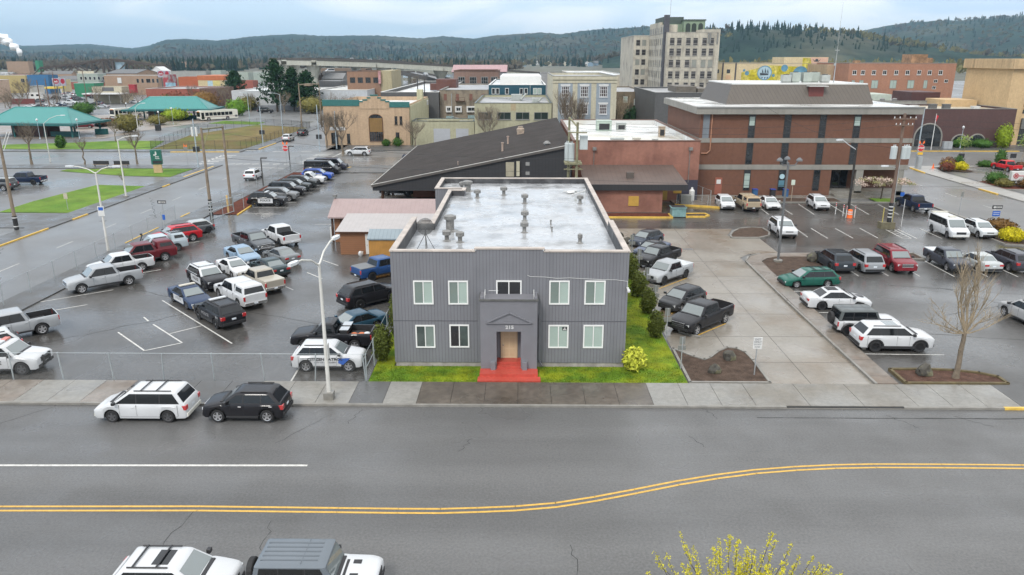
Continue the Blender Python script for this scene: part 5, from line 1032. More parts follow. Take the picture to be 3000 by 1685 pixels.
for x, y, sx, sy, h, c_, lb in ((13.4, 125.4, 2.4, 2.2, 1.6, mat('pale green casing', (.36, .43, .37), var=.1), 'pale green rooftop unit at the back of the annexe white roof'), (16.4, 126.6, 1.5, 1.4, 1.1, UNIT, 'dark-fronted rooftop unit beside the pale green one on the annexe'), (13.3, 106.2, 1.8, 1.2, .7, UNIT, 'low grey rooftop unit at the front of the annexe white roof'), (16.0, 106.2, 1.1, .6, .75, mat('beige casing', (.5, .47, .4)), 'beige fan unit at the front of the annexe white roof'), (21.1, 115.4, .9, .9, 1.5, mat('rusty flue', (.4, .32, .24), var=.3, vs=3, stain=.6), 'rusty flue box near the right edge of the annexe white roof'), (19.0, 108.8, .8, .5, .3, UNIT, 'small hood vent on the right part of the annexe white roof')):
    m = MB().box(-sx / 2, sx / 2, -sy / 2, sy / 2, 0, h).box(-sx / 2 - .05, sx / 2 + .05, -sy / 2 - .05, sy / 2 + .05, h + .002, h + .06); t_ = tag(m.build('rooftop_unit', [c_]), lb, 'rooftop unit', 'units on the annexe roof'); t_.location = (x, y, 7.4); mm = MB().box(-sx * .35, sx * .35, -sy / 2 - .03, -sy / 2 - .002, h * .15, h * .75); mm.build('fan_grille', [BLK], t_)
# ------------------------------------------------------------------ brick office
CONCB = mat('concrete band', (.235, .225, .20), rough=.8, var=.1, vs=.5, stain=.6); BRMET = mat('brown mansard metal', (.095, .080, .066), rough=.5, var=.06, groove=('xy', .56, .1, .62))
T = thing('brick_office', 'three storey brown brick office with concrete bands and brown mansard top', 'building', (39.8, 106.8, 0))
bw0, bw1, bd = -15.0, 14.6, 24.0
MB().box(bw0, bw1, 0, bd, 3.7, 11.4).box(bw0, 4.0, .02, bd, -.05, 3.7).box(4.0, bw1, 3.0, bd, -.05, 3.7).build('wall', [BRICK], T)
MB().box(bw0 - .7, bw1 + .7, -.7, bd + .7, 11.4, 12.32).box(bw0 - .06, bw1 + .06, -.06, bd + .06, 7.48, 8.1).box(bw0 - .06, bw1 + .06, -.06, bd + .06, 3.72, 4.42).build('concrete_band', [CONCB], T)
MB().box(bw0 - .5, bw1 + .5, -.5, bd + .5, 12.322, 12.37).build('roof', [ROOF_W], T); MB().box(bw0 - .78, bw1 + .78, -.78, -.702, 12.2, 12.40).box(bw0 - .78, bw1 + .78, -.702, -.6, 12.37, 12.42).build('roof_edge', [TRIM_G], T)
mz0, mz1 = 12.372, 15.1; m = MB(); a0, a1, b0, b1 = -10.2, 11.1, 5.6, 22.3; s_ = 1.0
Q0 = [(a0, b0), (a1, b0), (a1, b1), (a0, b1)]; Q1 = [(a0 + s_, b0 + s_ + .4), (a1 - .55, b0 + s_ + .4), (a1 - .55, b1 - s_), (a0 + s_, b1 - s_)]
for i in range(4): k = (i + 1) % 4; m.poly([(*Q0[i], mz0), (*Q0[k], mz0), (*Q1[k], mz1), (*Q1[i], mz1)])
m.build('mansard', [BRMET], T); MB().prism(Q1, mz1 + .002, mz1 + .16).build('mansard_roof', [ROOF_W], T)
MB().box(1.85, 3.95, b0 + .55, b0 + 2, 12.4, 14.8).build('roof_door', [mat('maroon door', (.12, .03, .025), rough=.5)], T); MB().box(1.6, 4.3, b0 - .2, b0 + 1.2, 14.85, 14.95).build('door_canopy', [mat('grey canopy', (.42, .42, .40))], T)
BW = mat('bronze frame', (.03, .028, .026), rough=.5, var=0)
xs = [(-8.3, -7.35), (-3.4, -2.4), (1.5, 2.45), (6.2, 7.2)]
for i, (a, b) in enumerate(xs):
    for j, (z0, z1) in enumerate(((.75, 3.7), (4.44, 7.46), (8.12, 11.38))):
        if j == 0 and i == 3: continue
        o_ = win(T, 'f', a, b, z0, z1, .0, BW, WINGL, 1, 4, .09, proud=.04)
        if (i, j) in ((0, 2), (3, 2)): MB().box(a + .12, b - .12, -.03, -.0125, z1 - 1.55, z1 - .35).build('blind', [WINPALE], o_)
        if (i, j) == (0, 0): MB().box(a + .1, b - .1, -.03, -.0125, z0 + .4, z1 - .55).build('blind', [WINPALE], o_)
        if (i, j) == (1, 0):
            q = MB().box(a + .1, b - .1, -.03, -.0125, z0 + .55, z0 + 1.5); q.build('poster', [mat('blue poster', (.07, .17, .22))], o_); e = MB(); e.lathe([(.36, 0), (.36, .02)], n=16); e.v = [(x + (a + b) / 2, -.032 - z, y + z0 + 2.0) for x, y, z in e.v]; e.build('emblem', [mat('pale blue emblem', (.35, .5, .55))], o_)
MB().box(bw0 + .4, bw0 + 1.3, -.05, -.002, 8.1, 11.39).build('panel', [mat('blue grey panel', (.15, .17, .19))], T)
MB().path([(bw0 + 1.6, -.12, 12.3), (bw0 + 1.6, -.12, 6.4), (bw0 + 1.2, -.12, 6.0), (bw0 + .4, -.12, 6.0)], .09).build('downspout', [mat('copper pipe', (.36, .18, .11))], T)
MB().box(4.45, 7.5, 2.9, 2.97, .7, 3.65).build('glass_entrance', [WINGL], T)
e = MB()
for x in (4.4, 5.4, 6.4, 7.45): e.box(x, x + .08, 2.84, 2.9, .7, 3.65)
e.build('entrance_frame', [BW], T); MB().box(7.5, 8.5, 0, .5, 0, 3.72).box(13.3, 14.2, 0, .5, 0, 3.72).build('concrete_pier', [CONCB], T); MB().box(4.0, bw1, -.0, 3.0, 0, .68).box(4.2, 8.4, -1.4, -.002, 0, .45).box(4.2, 8.4, -2.2, -1.402, 0, .25).build('entrance_steps', [CONC], T)
d_ = MB().box(-12.3, -11.3, -.05, -.002, .2, 2.6).build('door', [mat('red brown door', (.26, .09, .06))], T); MB().box(-12.1, -11.5, -.07, -.051, 1.7, 2.3).build('door_notice', [TRIM_W], d_)
for x, y, lb in ((39.8, 118, 'round-cornered grey unit, leftmost on the mansard roof'), (41.3, 118.4, 'tall pale green unit, left of a pair on the mansard roof'), (43.0, 118.4, 'tall pale green unit, right of a pair on the mansard roof'), (44.4, 119, 'grey unit behind the pale green pair on the mansard roof'), (45.6, 118, 'grey box unit, rightmost on the mansard roof')):
    g_ = 'pale' in lb; h = 1.45 if g_ else 1.1; t_ = tag(MB().box(-.62, .62, -.6, .6, .12, h).box(-.5, .5, -.5, .5, 0, .12).build('rooftop_unit', [mat('green grey unit', (.36, .40, .36), groove=('x', .16, .3, .8)) if g_ else UNIT]), lb, 'rooftop unit', 'units on the mansard roof'); t_.location = (x, y, 15.27); MB().lathe([(.42, h), (.42, h + .08), (.1, h + .1)], n=12).build('fan_guard', [BLK], t_)
T = thing('antenna_mast', 'thin lattice antenna mast beside the units on the mansard roof', 'antenna', (47.6, 119.5, 15.27)); MB().lathe([(.09, 0), (.06, 2.4), (.03, 5), (.012, 11.5)], n=6).build('mast', [METAL_P], T); MB().box(-.35, .35, -.03, .03, 4.6, 4.68).box(-.25, .0, -.2, .1, 2.4, 2.75).build('antenna_bracket', [METAL_P], T)
# ------------------------------------------------------------------ row beyond the cross street
PEACH = stone('peach stucco', (.42, .30, .195), .7); CREAMG = stone('cream green stucco', (.42, .40, .26), .6); SAGE = stone('sage stucco', (.36, .345, .235), .5); DIRTY = stone('dirty render', (.235, .195, .145), 1.0, col2=(.10, .08, .06), c2=(.35, .5, .7)); TEALP = mat('teal coping', (.025, .125, .115), rough=.5, var=.1); TEALW = mat('teal wall', (.012, .065, .095), rough=.7, var=.06, groove=('z', .3, .06, .8)); BLUEP = stone('pale blue panel', (.245, .285, .32), .25); DKG = stone('dark grey wall', (.085, .085, .085), .3)
# theatre
T, X, Y0 = bldg('theatre', 'peach stucco theatre with stepped gable, big arched window and teal coping', -43.8, -24.85, 169.2, 204, 8.9, PEACH, ROOF_W, .9, None); L = lambda x: x - X
pk = MB()
for a, b, z in ((-35.7, -29.2, 9.4), (-34.9, -30.0, 9.75), (-33.9, -31.0, 10.2), (-33.2, -31.7, 10.75)): pk.box(L(a), L(b), -.06 - .003 * z, .34, 8.0, z)
pk.build('stepped_gable', [PEACH], T); pc = MB()
for a, b, z in ((-35.8, -34.9, 9.4), (-30.0, -29.1, 9.4), (-35.0, -33.9, 9.75), (-31.0, -29.9, 9.75), (-34.0, -33.2, 10.2), (-31.7, -30.9, 10.2), (-33.3, -31.6, 10.75)): pc.box(L(a), L(b), -.16, .4, z + .003, z + .28)
pc.build('teal_coping', [TEALP], T); MB().box(L(-43.9), L(-35.8), -.12, .6, 8.6, 9.9).box(L(-29.1), L(-24.75), -.12, .6, 8.3, 9.45).build('teal_parapet', [TEALP], T)
aw = MB(); n = 10; P = [(L(-33.8), .9), (L(-30.8), .9), (L(-30.8), 5.9)] + [(L(-32.3) + 1.5 * math.cos(math.pi * k / n), 5.9 + .9 * math.sin(math.pi * k / n)) for k in range(1, n)] + [(L(-33.8), 5.9)]
aw.poly([(x, -.05, z) for x, z in P]); w_ = aw.build('arched_window', [WINGL], T); MB().box(L(-33.7), L(-30.9), -.09, -.052, 3.0, 6.0).build('boarded_panel', [mat('ochre boards', (.20, .115, .035), groove=('x', .4, .06, .7))], w_)
fr = MB(); fr.path([(x, -.06, z) for x, z in P + [P[0]]], .09, 5)
for k in range(1, 6): fr.box(L(-33.8) + k * .5 - .03, L(-33.8) + k * .5 + .03, -.09, -.055, .9, 3)
fr.build('window_frame', [mat('brown frame', (.12, .06, .03))], w_)
for a, b, z0, z1 in ((-28.1, -27.5, 4.6, 6.4), (-27.0, -26.4, 4.6, 6.4), (-28.0, -27.2, .2, 2.9), (-42.6, -41.9, 4.6, 6.3), (-41.4, -40.7, 4.6, 6.3), (-42.4, -40.9, .4, 2.8), (-38.9, -38.2, .4, 2.6)): win(T, 'f', L(a), L(b), z0, z1, 0, mat('bronze', (.06, .045, .03)), WINGL, 2, 1, .06, sill=True)
MB().box(L(-42.6), L(-39.2), -.1, -.004, 3.35, 4.05).build('shop_board', [TRIM_W], T); MB().box(L(-42.2), L(-41.2), -.12, -.105, 3.5, 3.9).box(L(-40.9), L(-40.4), -.12, -.105, 3.55, 3.85).box(L(-40.2), L(-39.5), -.12, -.105, 3.5, 3.9).build('faded_print', [mat('faded print', (.35, .36, .38), var=.5, vs=5)], T)
MB().box(L(-24.84), L(-24.6), .6, 34, 0, 8.6).box(L(-26.0), L(-24.6), 22, 24, 8.6, 11.2).build('side_wall', [CREAMG], T); MB().box(L(-24.59), L(-24.5), 8, 33, 2.2, 2.7).box(L(-24.59), L(-24.3), 30, 31, 7, 8.2).build('white_flashing', [TRIM_W], T)
m = MB(); m.lathe([(1.3, 0), (1.1, .5), (.5, .8)], (L(-27), 8, 8.0), 14); m.lathe([(1.3, 0), (1.1, .5), (.5, .8)], (L(-37.5), 6, 8.0), 14); m.build('roof_dome', [TRIM_W], T)
# garage wall, sage building, panelled building
T, X, Y0 = bldg('service_garage', 'low sage garage with two wide bays beside the peach theatre', -24.5, -10.6, 170.5, 178, 5.2, SAGE, ROOF_G, .4, mat('dark coping', (.08, .1, .1)))
for a, b in ((-19.7, -16.0), (-14.7, -11.9)): MB().box(a - X, b - X, -.04, -.002, .05, 3.6).build('bay_door', [mat('pale bay door', (.36, .37, .39), rough=.4, var=.06, groove=('z', .6, .03, .8))], T)
MB().box(-21 - X, -14 - X, -.06, .36, 5.203, 5.6).build('raised_parapet', [SAGE], T)
T, X, Y0 = bldg('sage_building', 'two storey sage green building with four wide dark windows', -10.4, 6.55, 169.2, 206, 9.2, SAGE, ROOF_G, .5, mat('dark coping', (.08, .1, .1)))
for a, b in ((-9.6, -6.6), (-5.4, -2.4), (-1.35, 1.7), (2.7, 5.8)): win(T, 'f', a - X, b - X, 5.7, 7.3, 0, TRIM_G, mat('shaded glass', (.028, .04, .036), rough=.08, spec=.8, var=.2), 2, 1, .1, sill=True)
MB().box(-2.4 - X, -1.3 - X, -.03, -.002, 7.6, 9.1).build('patched_render', [stone('tan patch', (.36, .29, .18), .2)], T)
for x, y, s, lb in ((-1.3, 190, 2.6, 'grey box unit on the sage building roof below the teal wall'), (3.2, 182, 1.6, 'white ducts on the right of the sage building roof')): single('rooftop_unit', MB().box(-s / 2, s / 2, -s / 2, s / 2, 0, s * .55).tube((s * .4, -s * .7, .2), (s * .9, 0, s * .6), .22), [UNIT], lb, 'rooftop unit', (x, y, 8.72))
T, X, Y0 = bldg('panelled_building', 'cream building with pale blue panels and six multi-pane windows', 6.75, 20.6, 169.0, 206, 14.9, stone('cream stucco', (.44, .41, .31), .5), ROOF_G, .5, TRIM_G)
MB().box(6.65 - X, 20.7 - X, -.12, -.002, 13.5, 13.9).box(6.6 - X, 20.75 - X, -.22, -.002, 14.2, 14.85).build('cornice', [stone('cream stucco', (.44, .41, .31), .5)], T)
for a, b in ((7.9, 11.05), (12.1, 15.1), (16.2, 19.35)):
    MB().box(a - X, b - X, -.05, -.002, .1, 13.45).build('blue_panel', [BLUEP], T); c = (a + b) / 2 - X
    for z0, z1 in ((6.9, 9.0), (10.55, 12.85)):
        win(T, 'f', c - .85, c + .85, z0, z1, -.052, mat('white sash', (.55, .56, .56)), mat('curtained glass', (.06, .045, .045), rough=.12, spec=.7, var=.4, vs=2), 4, 3, .12, sill=True); MB().prism([(c - 1.05, -.16), (c + 1.05, -.16), (c + 1.05, -.053), (c - 1.05, -.053)], z1 + .02, z1 + .38).build('keystone_lintel', [TRIM_W], T)
# alley row
T, X, Y0 = bldg('white_roof_hall', 'dark grey hall with a large white flat roof behind the theatre', -37.6, -22.2, 206, 300, 9.9, DKG, ROOF_W, .9, TRIM_W)
for x, y in ((-33, 212), (-24, 214), (-30, 270), (-26, 280)): MB().lathe([(.5, -.9), (.3, -.6), (.3, -.2), (.5, -.1)], (x - X, y - Y0, 9.9), 8).build('roof_vent', [METALV], T)
MB().box(-37.62 - X, -33 - X, -.04, -.002, 0, 7).build('cream_wall', [CREAMG], T)
T, X, Y0 = bldg('old_apartments', 'stained old apartment rear with boarded doors and white oriel windows', -22.1, -8.95, 208, 258, 10.4, DIRTY, ROOF_G, .35, TRIM_G)
for x in (-21.0, -17.7, -14.1, -10.8): MB().box(x - X, x + .8 - X, -.05, -.002, 7.7, 9.4).build('boarded_door', [mat('rust board', (.16, .07, .05), var=.2)], T)
for a, b in ((-20.5, -18.9), (-18.0, -16.2), (-14.9, -12.3)):
    q = MB().box(a - X, b - X, -.5, -.002, 4.6, 6.2).build('oriel', [TRIM_W], T); win(q, 'f', a + .3 - X, b - .3 - X, 4.95, 5.9, -.5, TRIM_W, WINGL, 2, 1, .07)
MB().box(-17.9 - X, -15.3 - X, -.9, -.002, 7.5, 7.62).box(-17.9 - X, -17.8 - X, -.9, -.8, 7.62, 8.5).box(-15.4 - X, -15.3 - X, -.9, -.8, 7.62, 8.5).box(-17.9 - X, -15.3 - X, -.9, -.85, 8.45, 8.52).build('fire_balcony', [mat('rusty iron', (.10, .05, .035))], T)
MB().box(-20.5 - X, -18.5 - X, -.04, -.002, 1.5, 3.6).box(-14.6 - X, -12.2 - X, -.04, -.002, 1.4, 3.8).build('blue_boarding', [mat('faded blue boards', (.26, .36, .37), var=.3, vs=2, stain=.8)], T); MB().path([(-18.9 - X, -.1, 9.5), (-18.9 - X, -.1, 3.4), (-17.2 - X, -.1, 3.0), (-17 - X, -.1, 1)], .09).build('downpipe', [METAL_P], T)
single('stair_bulkhead', MB().box(-3, 3, 0, 8, 0, 3.2).box(-5, -3, 1, 6, 0, 1.9), [mat('maroon boards', (.10, .04, .03), var=.15)], 'maroon boarded stair head on the roofs behind the twin dark poles', 'roof hut', (-22.6, 232, 9.3))
T, X, Y0 = bldg('teal_building', 'dark teal building with four pairs of white windows and white tiered roof', -8.9, 6.4, 208, 262, 11.7, TEALW, ROOF_W, .25, TRIM_W)
for a, b in ((-8.1, -7.15), (-7.0, -6.05), (-4.5, -3.5), (-.6, .35), (.65, 1.6), (3.0, 4.05), (4.2, 5.25)): win(T, 'f', a - X, b - X, 9.3, 10.9, 0, FR, WINPALE if a > 2.9 else WINGL, 1, 1, .1)
MB().box(-6.3 - X, 5.6 - X, 16, 50, 11.4, 13.6).build('upper_tier', [TRIM_W], T); MB().tube((2.2 - X, -.12, 7.4), (2.2 - X, -.12, 11.6), .09).build('downpipe', [METAL_P], T)
bldg('flat_roof_house', 'grey ribbed building squeezed behind the teal one', 7.6, 14, 312, 330, 12.6, mat('striped grey cladding', (.3, .3, .3), groove=('x', .5, .4, .7)), ROOF_G)
bldg('warehouse', 'long low building with broad white roof between panelled building and tower', 22, 44, 330, 430, 11.5, stone('cream wall', (.4, .36, .28), .5), ROOF_W, .2, TRIM_W)
T, X, Y0 = bldg('stained_building', 'mossy brown two storey building with small white windows', 20.8, 33.2, 203, 240, 10.2, stone('mossy render', (.16, .125, .085), 1.0, col2=(.07, .06, .04), c2=(.4, .48, .66)), ROOF_G, .3, None)
for x, z in ((22.2, 7.2), (23.8, 6.6), (26.6, 7.4), (29.4, 6.8)): win(T, 'f', x - X, x + 1.1 - X, z, z + 1.6, 0, TRIM_W, WINPALE, 1, 2, .08)
T, X, Y0 = bldg('dark_grey_store', 'dark grey windowless building with shed roof beside the brick office', 29.6, 42.5, 172, 205, 11.3, DKG, ROOF_G, .3, TRIM_G)
MB().prism([(34.5 - X, 2), (39 - X, 2), (39 - X, 12), (34.5 - X, 12)], 11.3, 12.6).box(39.2 - X, 42 - X, 1, 14, 11.3, 12.2).build('roof_hut', [mat('brown roof hut', (.12, .105, .085), var=.2)], T)
# ------------------------------------------------------------------ tower
TW = stone('tower concrete', (.46, .425, .35), 1.0, col2=(.24, .22, .19), c2=(.22, .5, .7)); SAGEG = mat('faded green render', (.19, .25, .18), rough=.75, var=.12, stain=.6); DKGREEN = mat('dark green tiles', (.06, .08, .07), rough=.7, var=.1)
T = thing('tower_block', 'weathered concrete eight storey tower with green arcade on top', 'tower', (53, 245, 0)); lx = lambda x: x - 53
MB().box(lx(44.8), lx(61.1), 0, 34, 0, 26.1).box(lx(55.5), lx(61.1), -.03, 34, 26.1, 27.0).box(lx(44.82), lx(47.7), 14, 33.9, 26.1, 29.6).box(lx(44.85), lx(49), 6, 14, 26.1, 28.6).box(lx(39.4), lx(44.79), 34, 70, 0, 25.9).build('wall', [TW], T)
MB().box(lx(44.7), lx(61.2), -.1, 34.1, 26.102, 26.2).box(lx(39.3), lx(44.7), 33.9, 70, 25.9, 26.1).build('cornice', [mat('pale coping', (.45, .42, .37))], T)
MB().box(lx(47), lx(52), 12, 26, 26.2, 29).build('penthouse', [SAGEG], T); MB().prism([(lx(45.6), 13), (lx(52.2), 13), (lx(52.2), 28), (lx(45.6), 28)], 29.01, 31.2).build('penthouse_roof', [DKGREEN], T)
MB().box(lx(51.6), lx(58.3), 9, 20, 26.2, 29.9).build('arcade', [SAGEG], T); MB().box(lx(51.4), lx(58.5), 8.7, 20.2, 29.902, 30.3).build('arcade_cap', [DKGREEN], T)
ar = MB()
for c in (52.9, 54.8, 56.9): P = [(lx(c) - .75, 26.4), (lx(c) + .75, 26.4), (lx(c) + .75, 28.4)] + [(lx(c) + .75 * math.cos(math.pi * k / 8), 28.4 + .75 * math.sin(math.pi * k / 8)) for k in range(1, 8)] + [(lx(c) - .75, 28.4)]; ar.poly([(x, 8.95, z) for x, z in P])
ar.build('arch_opening', [mat('dark opening', (.02, .03, .025), var=0)], T); MB().box(lx(44.2), lx(45.7), 2, 4, 0, 31.3).build('chimney', [mat('sooty brick', (.06, .06, .07), var=.2)], T); MB().tube((lx(46), 3.4, 31), (lx(46), 3.4, 40), .06).build('aerial', [METAL_P], T)
TWF = mat('tower sash', (.26, .25, .23), rough=.6, var=.1); TWG = mat('tower glass dark', (.035, .032, .032), rough=.2, spec=.5, var=.5, vs=.3); TWP = mat('tower blind', (.22, .23, .20), rough=.5, var=.15, vs=.5)
for j, z1 in enumerate((24.5, 21.4, 18.0, 14.6, 11.2)):
    for i, x in enumerate((45.7, 47.9, 50.7, 52.9, 55.7, 57.9)):
        w_ = win(T, 'f', lx(x), lx(x) + 1.45, z1 - 2.15, z1, 0, TWF, TWP if (i, j) in ((3, 2), (5, 2), (4, 2)) else TWG, 1, 1, .08, sill=True); MB().box(lx(x) + .04, lx(x) + 1.41, -.04, -.012, z1 - .62, z1 - .5).box(lx(x) + .04, lx(x) + 1.41, -.04, -.012, z1 - 1.7, z1 - 1.58).build('window_bar', [TWF], w_)
    if j < 5: MB().box(lx(44.9), lx(61), -.05, -.002, z1 + .18, z1 + .3).build('string_course', [TW], T)
for x in (45.2, 47.5, 49.9, 52.5, 54.9, 57.5, 59.9): MB().box(lx(x) - .25, lx(x) + .15, -.16, -.06, 0, 25.3).build('pilaster', [TW], T)
for j, z1 in enumerate((24.6, 21.4, 18.1, 14.7, 11.3)):
    for x in (40.2, 42.3): win(T, 'f', lx(x), lx(x) + 1.5, z1 - 2, z1, 34, TWF, TWG if (j + int(x)) % 3 else TWP, 1, 2, .1)
for j, z1 in enumerate((28, 24.6, 21.2, 17.8, 14.4, 11)):
    for y in (3.5, 7, 10.5, 15, 18.5, 22, 25.5, 29, 32): MB().box(lx(44.75), lx(44.81), y, y + 1.0, z1 - 2.1, z1).build('side_window', [mat('side window', (.07, .068, .064), rough=.3)], T)
for x in (57.3, 57.9, 60.1): MB().box(lx(x), lx(x) + .4, -.3, -.07, 22.8, 26).build('duct', [TRIM_G], T)
# ------------------------------------------------------------------ mural building and neighbours on the right
CRM = stone('pale cream wall', (.55, .45, .28), .25); T, X, Y0 = bldg('mural_building', 'cream building painted with a yellow mural of bubbles, a ship and a face', 62.6, 99, 255, 290, 16.8, CRM, ROOF_G, .3, TRIM_G)
MB().box(84.8 - X, 99 - X, -.04, 12, 0, 18.8).build('wall_tower', [CRM], T); lx = lambda x: x - X
MY = mat('mural yellow', (.42, .36, .02), rough=.8, var=.35, vs=.25, vs2=1.5, col2=(.60, .52, .20), c2=(.22, .48, .68)); MP = mat('mural skin', (.56, .36, .27), rough=.8, var=.08, vs=.4); ML = mat('mural lips', (.42, .13, .13), rough=.8, var=.1); MBL = mat('mural blue', (.10, .24, .34), rough=.8, var=.3, vs=.6); MPB = mat('mural pale blue', (.34, .46, .52), rough=.8, var=.2, vs=.6); MD = mat('mural dark', (.04, .05, .06), rough=.8)
def disc(mb, x, z, rx, rz_, y, m=0, n=20): mb.poly([(lx(x) + rx * math.cos(2 * math.pi * k / n), y, z + rz_ * math.sin(2 * math.pi * k / n)) for k in range(n)], m)
mu = MB(); mu.poly([(lx(71.4), -.045, 8), (lx(98.7), -.045, 8), (lx(98.7), -.045, 14.5), (lx(93.5), -.045, 18.5), (lx(90.8), -.045, 18.6), (lx(90.8), -.045, 15.8), (lx(80), -.045, 16.3), (lx(75), -.045, 15), (lx(71.4), -.045, 14)], 0)
disc(mu, 78.9, 13.9, 2.4, 2.3, -.05, 1); disc(mu, 78.9, 13.9, 2.1, 2.0, -.055, 2); disc(mu, 73.2, 13.8, .7, .7, -.05, 1); disc(mu, 72.2, 14.7, .4, .4, -.05, 1); disc(mu, 85.2, 15.4, 1.1, 1.1, -.05, 1); disc(mu, 81.8, 13.1, .5, .5, -.05, 1); disc(mu, 90.5, 13.6, 2.5, 2.4, -.05, 1)
mu.poly([(lx(77.4), -.06, 13.9), (lx(80.3), -.06, 13.7), (lx(80.1), -.06, 13.2), (lx(77.5), -.06, 13.1)], 3)
for x, h in ((78.0, 1.2), (78.9, 1.6), (79.7, 1.2)): mu.poly([(lx(x), -.06, 13.95), (lx(x) + .55, -.06, 13.95), (lx(x) + .1, -.06, 13.95 + h)], 3); mu.poly([(lx(x), -.06, 12.6), (lx(x) + .1, -.06, 12.6 - h * .5), (lx(x) + .5, -.06, 12.6)], 3)
mu.poly([(lx(93.2), -.055, 18.7), (lx(98.9), -.055, 18.7), (lx(98.9), -.055, 8), (lx(95), -.055, 8), (lx(93.8), -.055, 12.2), (lx(94.2), -.055, 15)], 4)
disc(mu, 95.4, 15.4, 1.1, .55, -.06, 5); disc(mu, 95.2, 14.3, 1.0, .7, -.06, 5); disc(mu, 95.3, 17.9, .5, .35, -.06, 3); mu.poly([(lx(93.8), -.06, 18.4), (lx(94.6), -.06, 17.4), (lx(96, ), -.06, 17.4), (lx(96.6), -.06, 18.2), (lx(95.9), -.058, 17.7), (lx(94.7), -.058, 17.7)], 3)
mu.build('mural', [MY, MBL, MPB, MD, MP, ML], T)
for x in (65.0, 69.2): MB().box(lx(x), lx(x) + .5, -.06, -.002, 0, 17.0).build('dark_strip', [mat('dark strip', (.07, .065, .075))], T)
for x in (63.0, 66.6): win(T, 'f', lx(x), lx(x) + 1.1, 13.8, 15.0, 0, MD, WINGL, 2, 2, .12)
MB().box(lx(66.4), lx(68), -.05, -.002, 11.9, 13.2).build('faded_sign', [mat('faded sign', (.55, .36, .22))], T)
T, X, Y0 = bldg('old_beige_building', 'old beige side of a building between mural and orange brick', 91.5, 99.3, 236, 252, 16.7, stone('old beige', (.38, .28, .18), .9), ROOF_G, .3, None)
for x in (94.4, 97.2):
    for z in (14, 11.3): win(T, 'f', x - X, x + .6 - X, z, z + 1.3, 0, TRIM_G, WINGL, 1, 2, .08)
T, X, Y0 = bldg('orange_brick_building', 'orange brick building with a row of small square windows', 93.6, 124, 225, 250, 17.1, stone('orange brick', (.33, .165, .105), .2, groove=('z', .16, .15, .9)), ROOF_G, .3, TRIM_G)
for x in (94.7, 97.1, 100.2, 103.3, 106.6, 109.8, 113.1, 116.1, 119.2): win(T, 'f', x - X, x + 1.15 - X, 14.0, 15.25, 0, TRIM_W, WINGL, 2, 1, .1, sill=True)
for x, w2 in ((94.8, .9), (97, 1.2), (100.5, 1.9), (105.8, 1.9), (110.8, 1.9), (115.4, 1.1)): win(T, 'f', x - X, x + w2 - X, 10.2, 12.5, 0, TRIM_G, WINPALE, 2, 1, .1)
for x, z in ((118.2, 11.8), (121.2, 11.8), (118.0, 10)): win(T, 'f', x - X, x + 1.1 - X, z, z + .9, 0, TRIM_W, WINGL, 2, 1, .09)
MB().box(112.5 - X, 117 - X, 3, 9, 17.1, 19.6).box(117 - X, 118.6 - X, 3, 8, 17.1, 18.6).box(96 - X, 97.4 - X, 2, 4, 17.1, 17.9).build('roof_hut', [mat('rusty patched sheet', (.30, .17, .09), var=.5, vs=.8, stain=.8)], T)
TAN = stone('tan stucco', (.50, .355, .195), .25); T = thing('tan_bank_building', 'tall tan stucco building with overhanging top band and dark window strips', 'building', (128, 172, 0))
MB().box(-20.7, 24, 0, 18, 0, 16.4).build('wall', [TAN], T); MB().box(-21.3, 24.6, -.7, 18.6, 16.4, 18.5).build('top_band', [stone('tan streaked', (.47, .335, .19), 1.0)], T)
for z0, z1 in ((13.5, 15.9), (11.9, 12.9), (8.4, 10.6), (6.9, 7.7)): MB().box(-17, 23.5, -.06, -.002, z0, z1).build('window_strip', [mat('strip glass', (.03, .035, .03), rough=.08, spec=.9, var=.4, vs=.3)], T)
for z in (13.1, 11.5, 7.9): MB().box(-17, 23.5, -.2, -.002, z, z + .3).build('sun_ledge', [TAN], T)
MB().box(-17, 24, -.04, -.002, .1, 5.6).build('shopfront', [mat('strip glass', (.03, .035, .03))], T); MB().box(-17, 24, -.5, -.05, 3.6, 5.9).build('louvre_band', [mat('grey louvre band', (.17, .17, .16), groove=('x', .25, .4, .6))], T)
T, X, Y0 = bldg('arched_bank', 'low dark brick building with three concrete-rimmed arches', 78, 107.2, 168, 186, 8.1, stone('dark plum brick', (.085, .045, .042), .2, groove=('z', .16, .15, .85)), mat('beige roof', (.42, .37, .28), var=.2), .35, TRIM_G)
for c, r, zc in ((88.9, 3.0, 2.0), (95.9, 1.75, .9), (99.6, 1.85, .9)):
    n = 14; a_ = [(c - X + r * math.cos(math.pi * k / n), zc + r * math.sin(math.pi * k / n)) for k in range(n + 1)]; q = MB().poly([(x, -.04, z) for x, z in [(c - X - r, .1), (c - X + r, .1)][::-1][::-1] + a_]).build('arch', [WINGL], T); MB().path([(c - X + r, -.06, .1)] + [(x, -.06, z) for x, z in a_] + [(c - X - r, -.06, .1)], .17, 6).build('arch_rim', [CONCB], q)
for i, (x, y, lb) in enumerate(((89, 176, 'leftmost pale roof hood on the arched bank'), (91, 172, 'dark-sided cooling box on the arched bank roof, left'), (94, 172, 'dark-sided cooling box on the arched bank roof, right'), (101, 173, 'small white vent on the arched bank roof'))): single('rooftop_unit', MB().box(-.7, .7, -.6, .6, 0, 1.1 if i in (1, 2) else .6).box(-.8, .8, -.7, .7, 1.1 if i in (1, 2) else .6, 1.2 if i in (1, 2) else .7), [mat('dark louvre unit', (.12, .12, .12), groove=('z', .15, .4, .6)) if i in (1, 2) else TRIM_W], lb, 'rooftop unit', (x, y, 7.75))
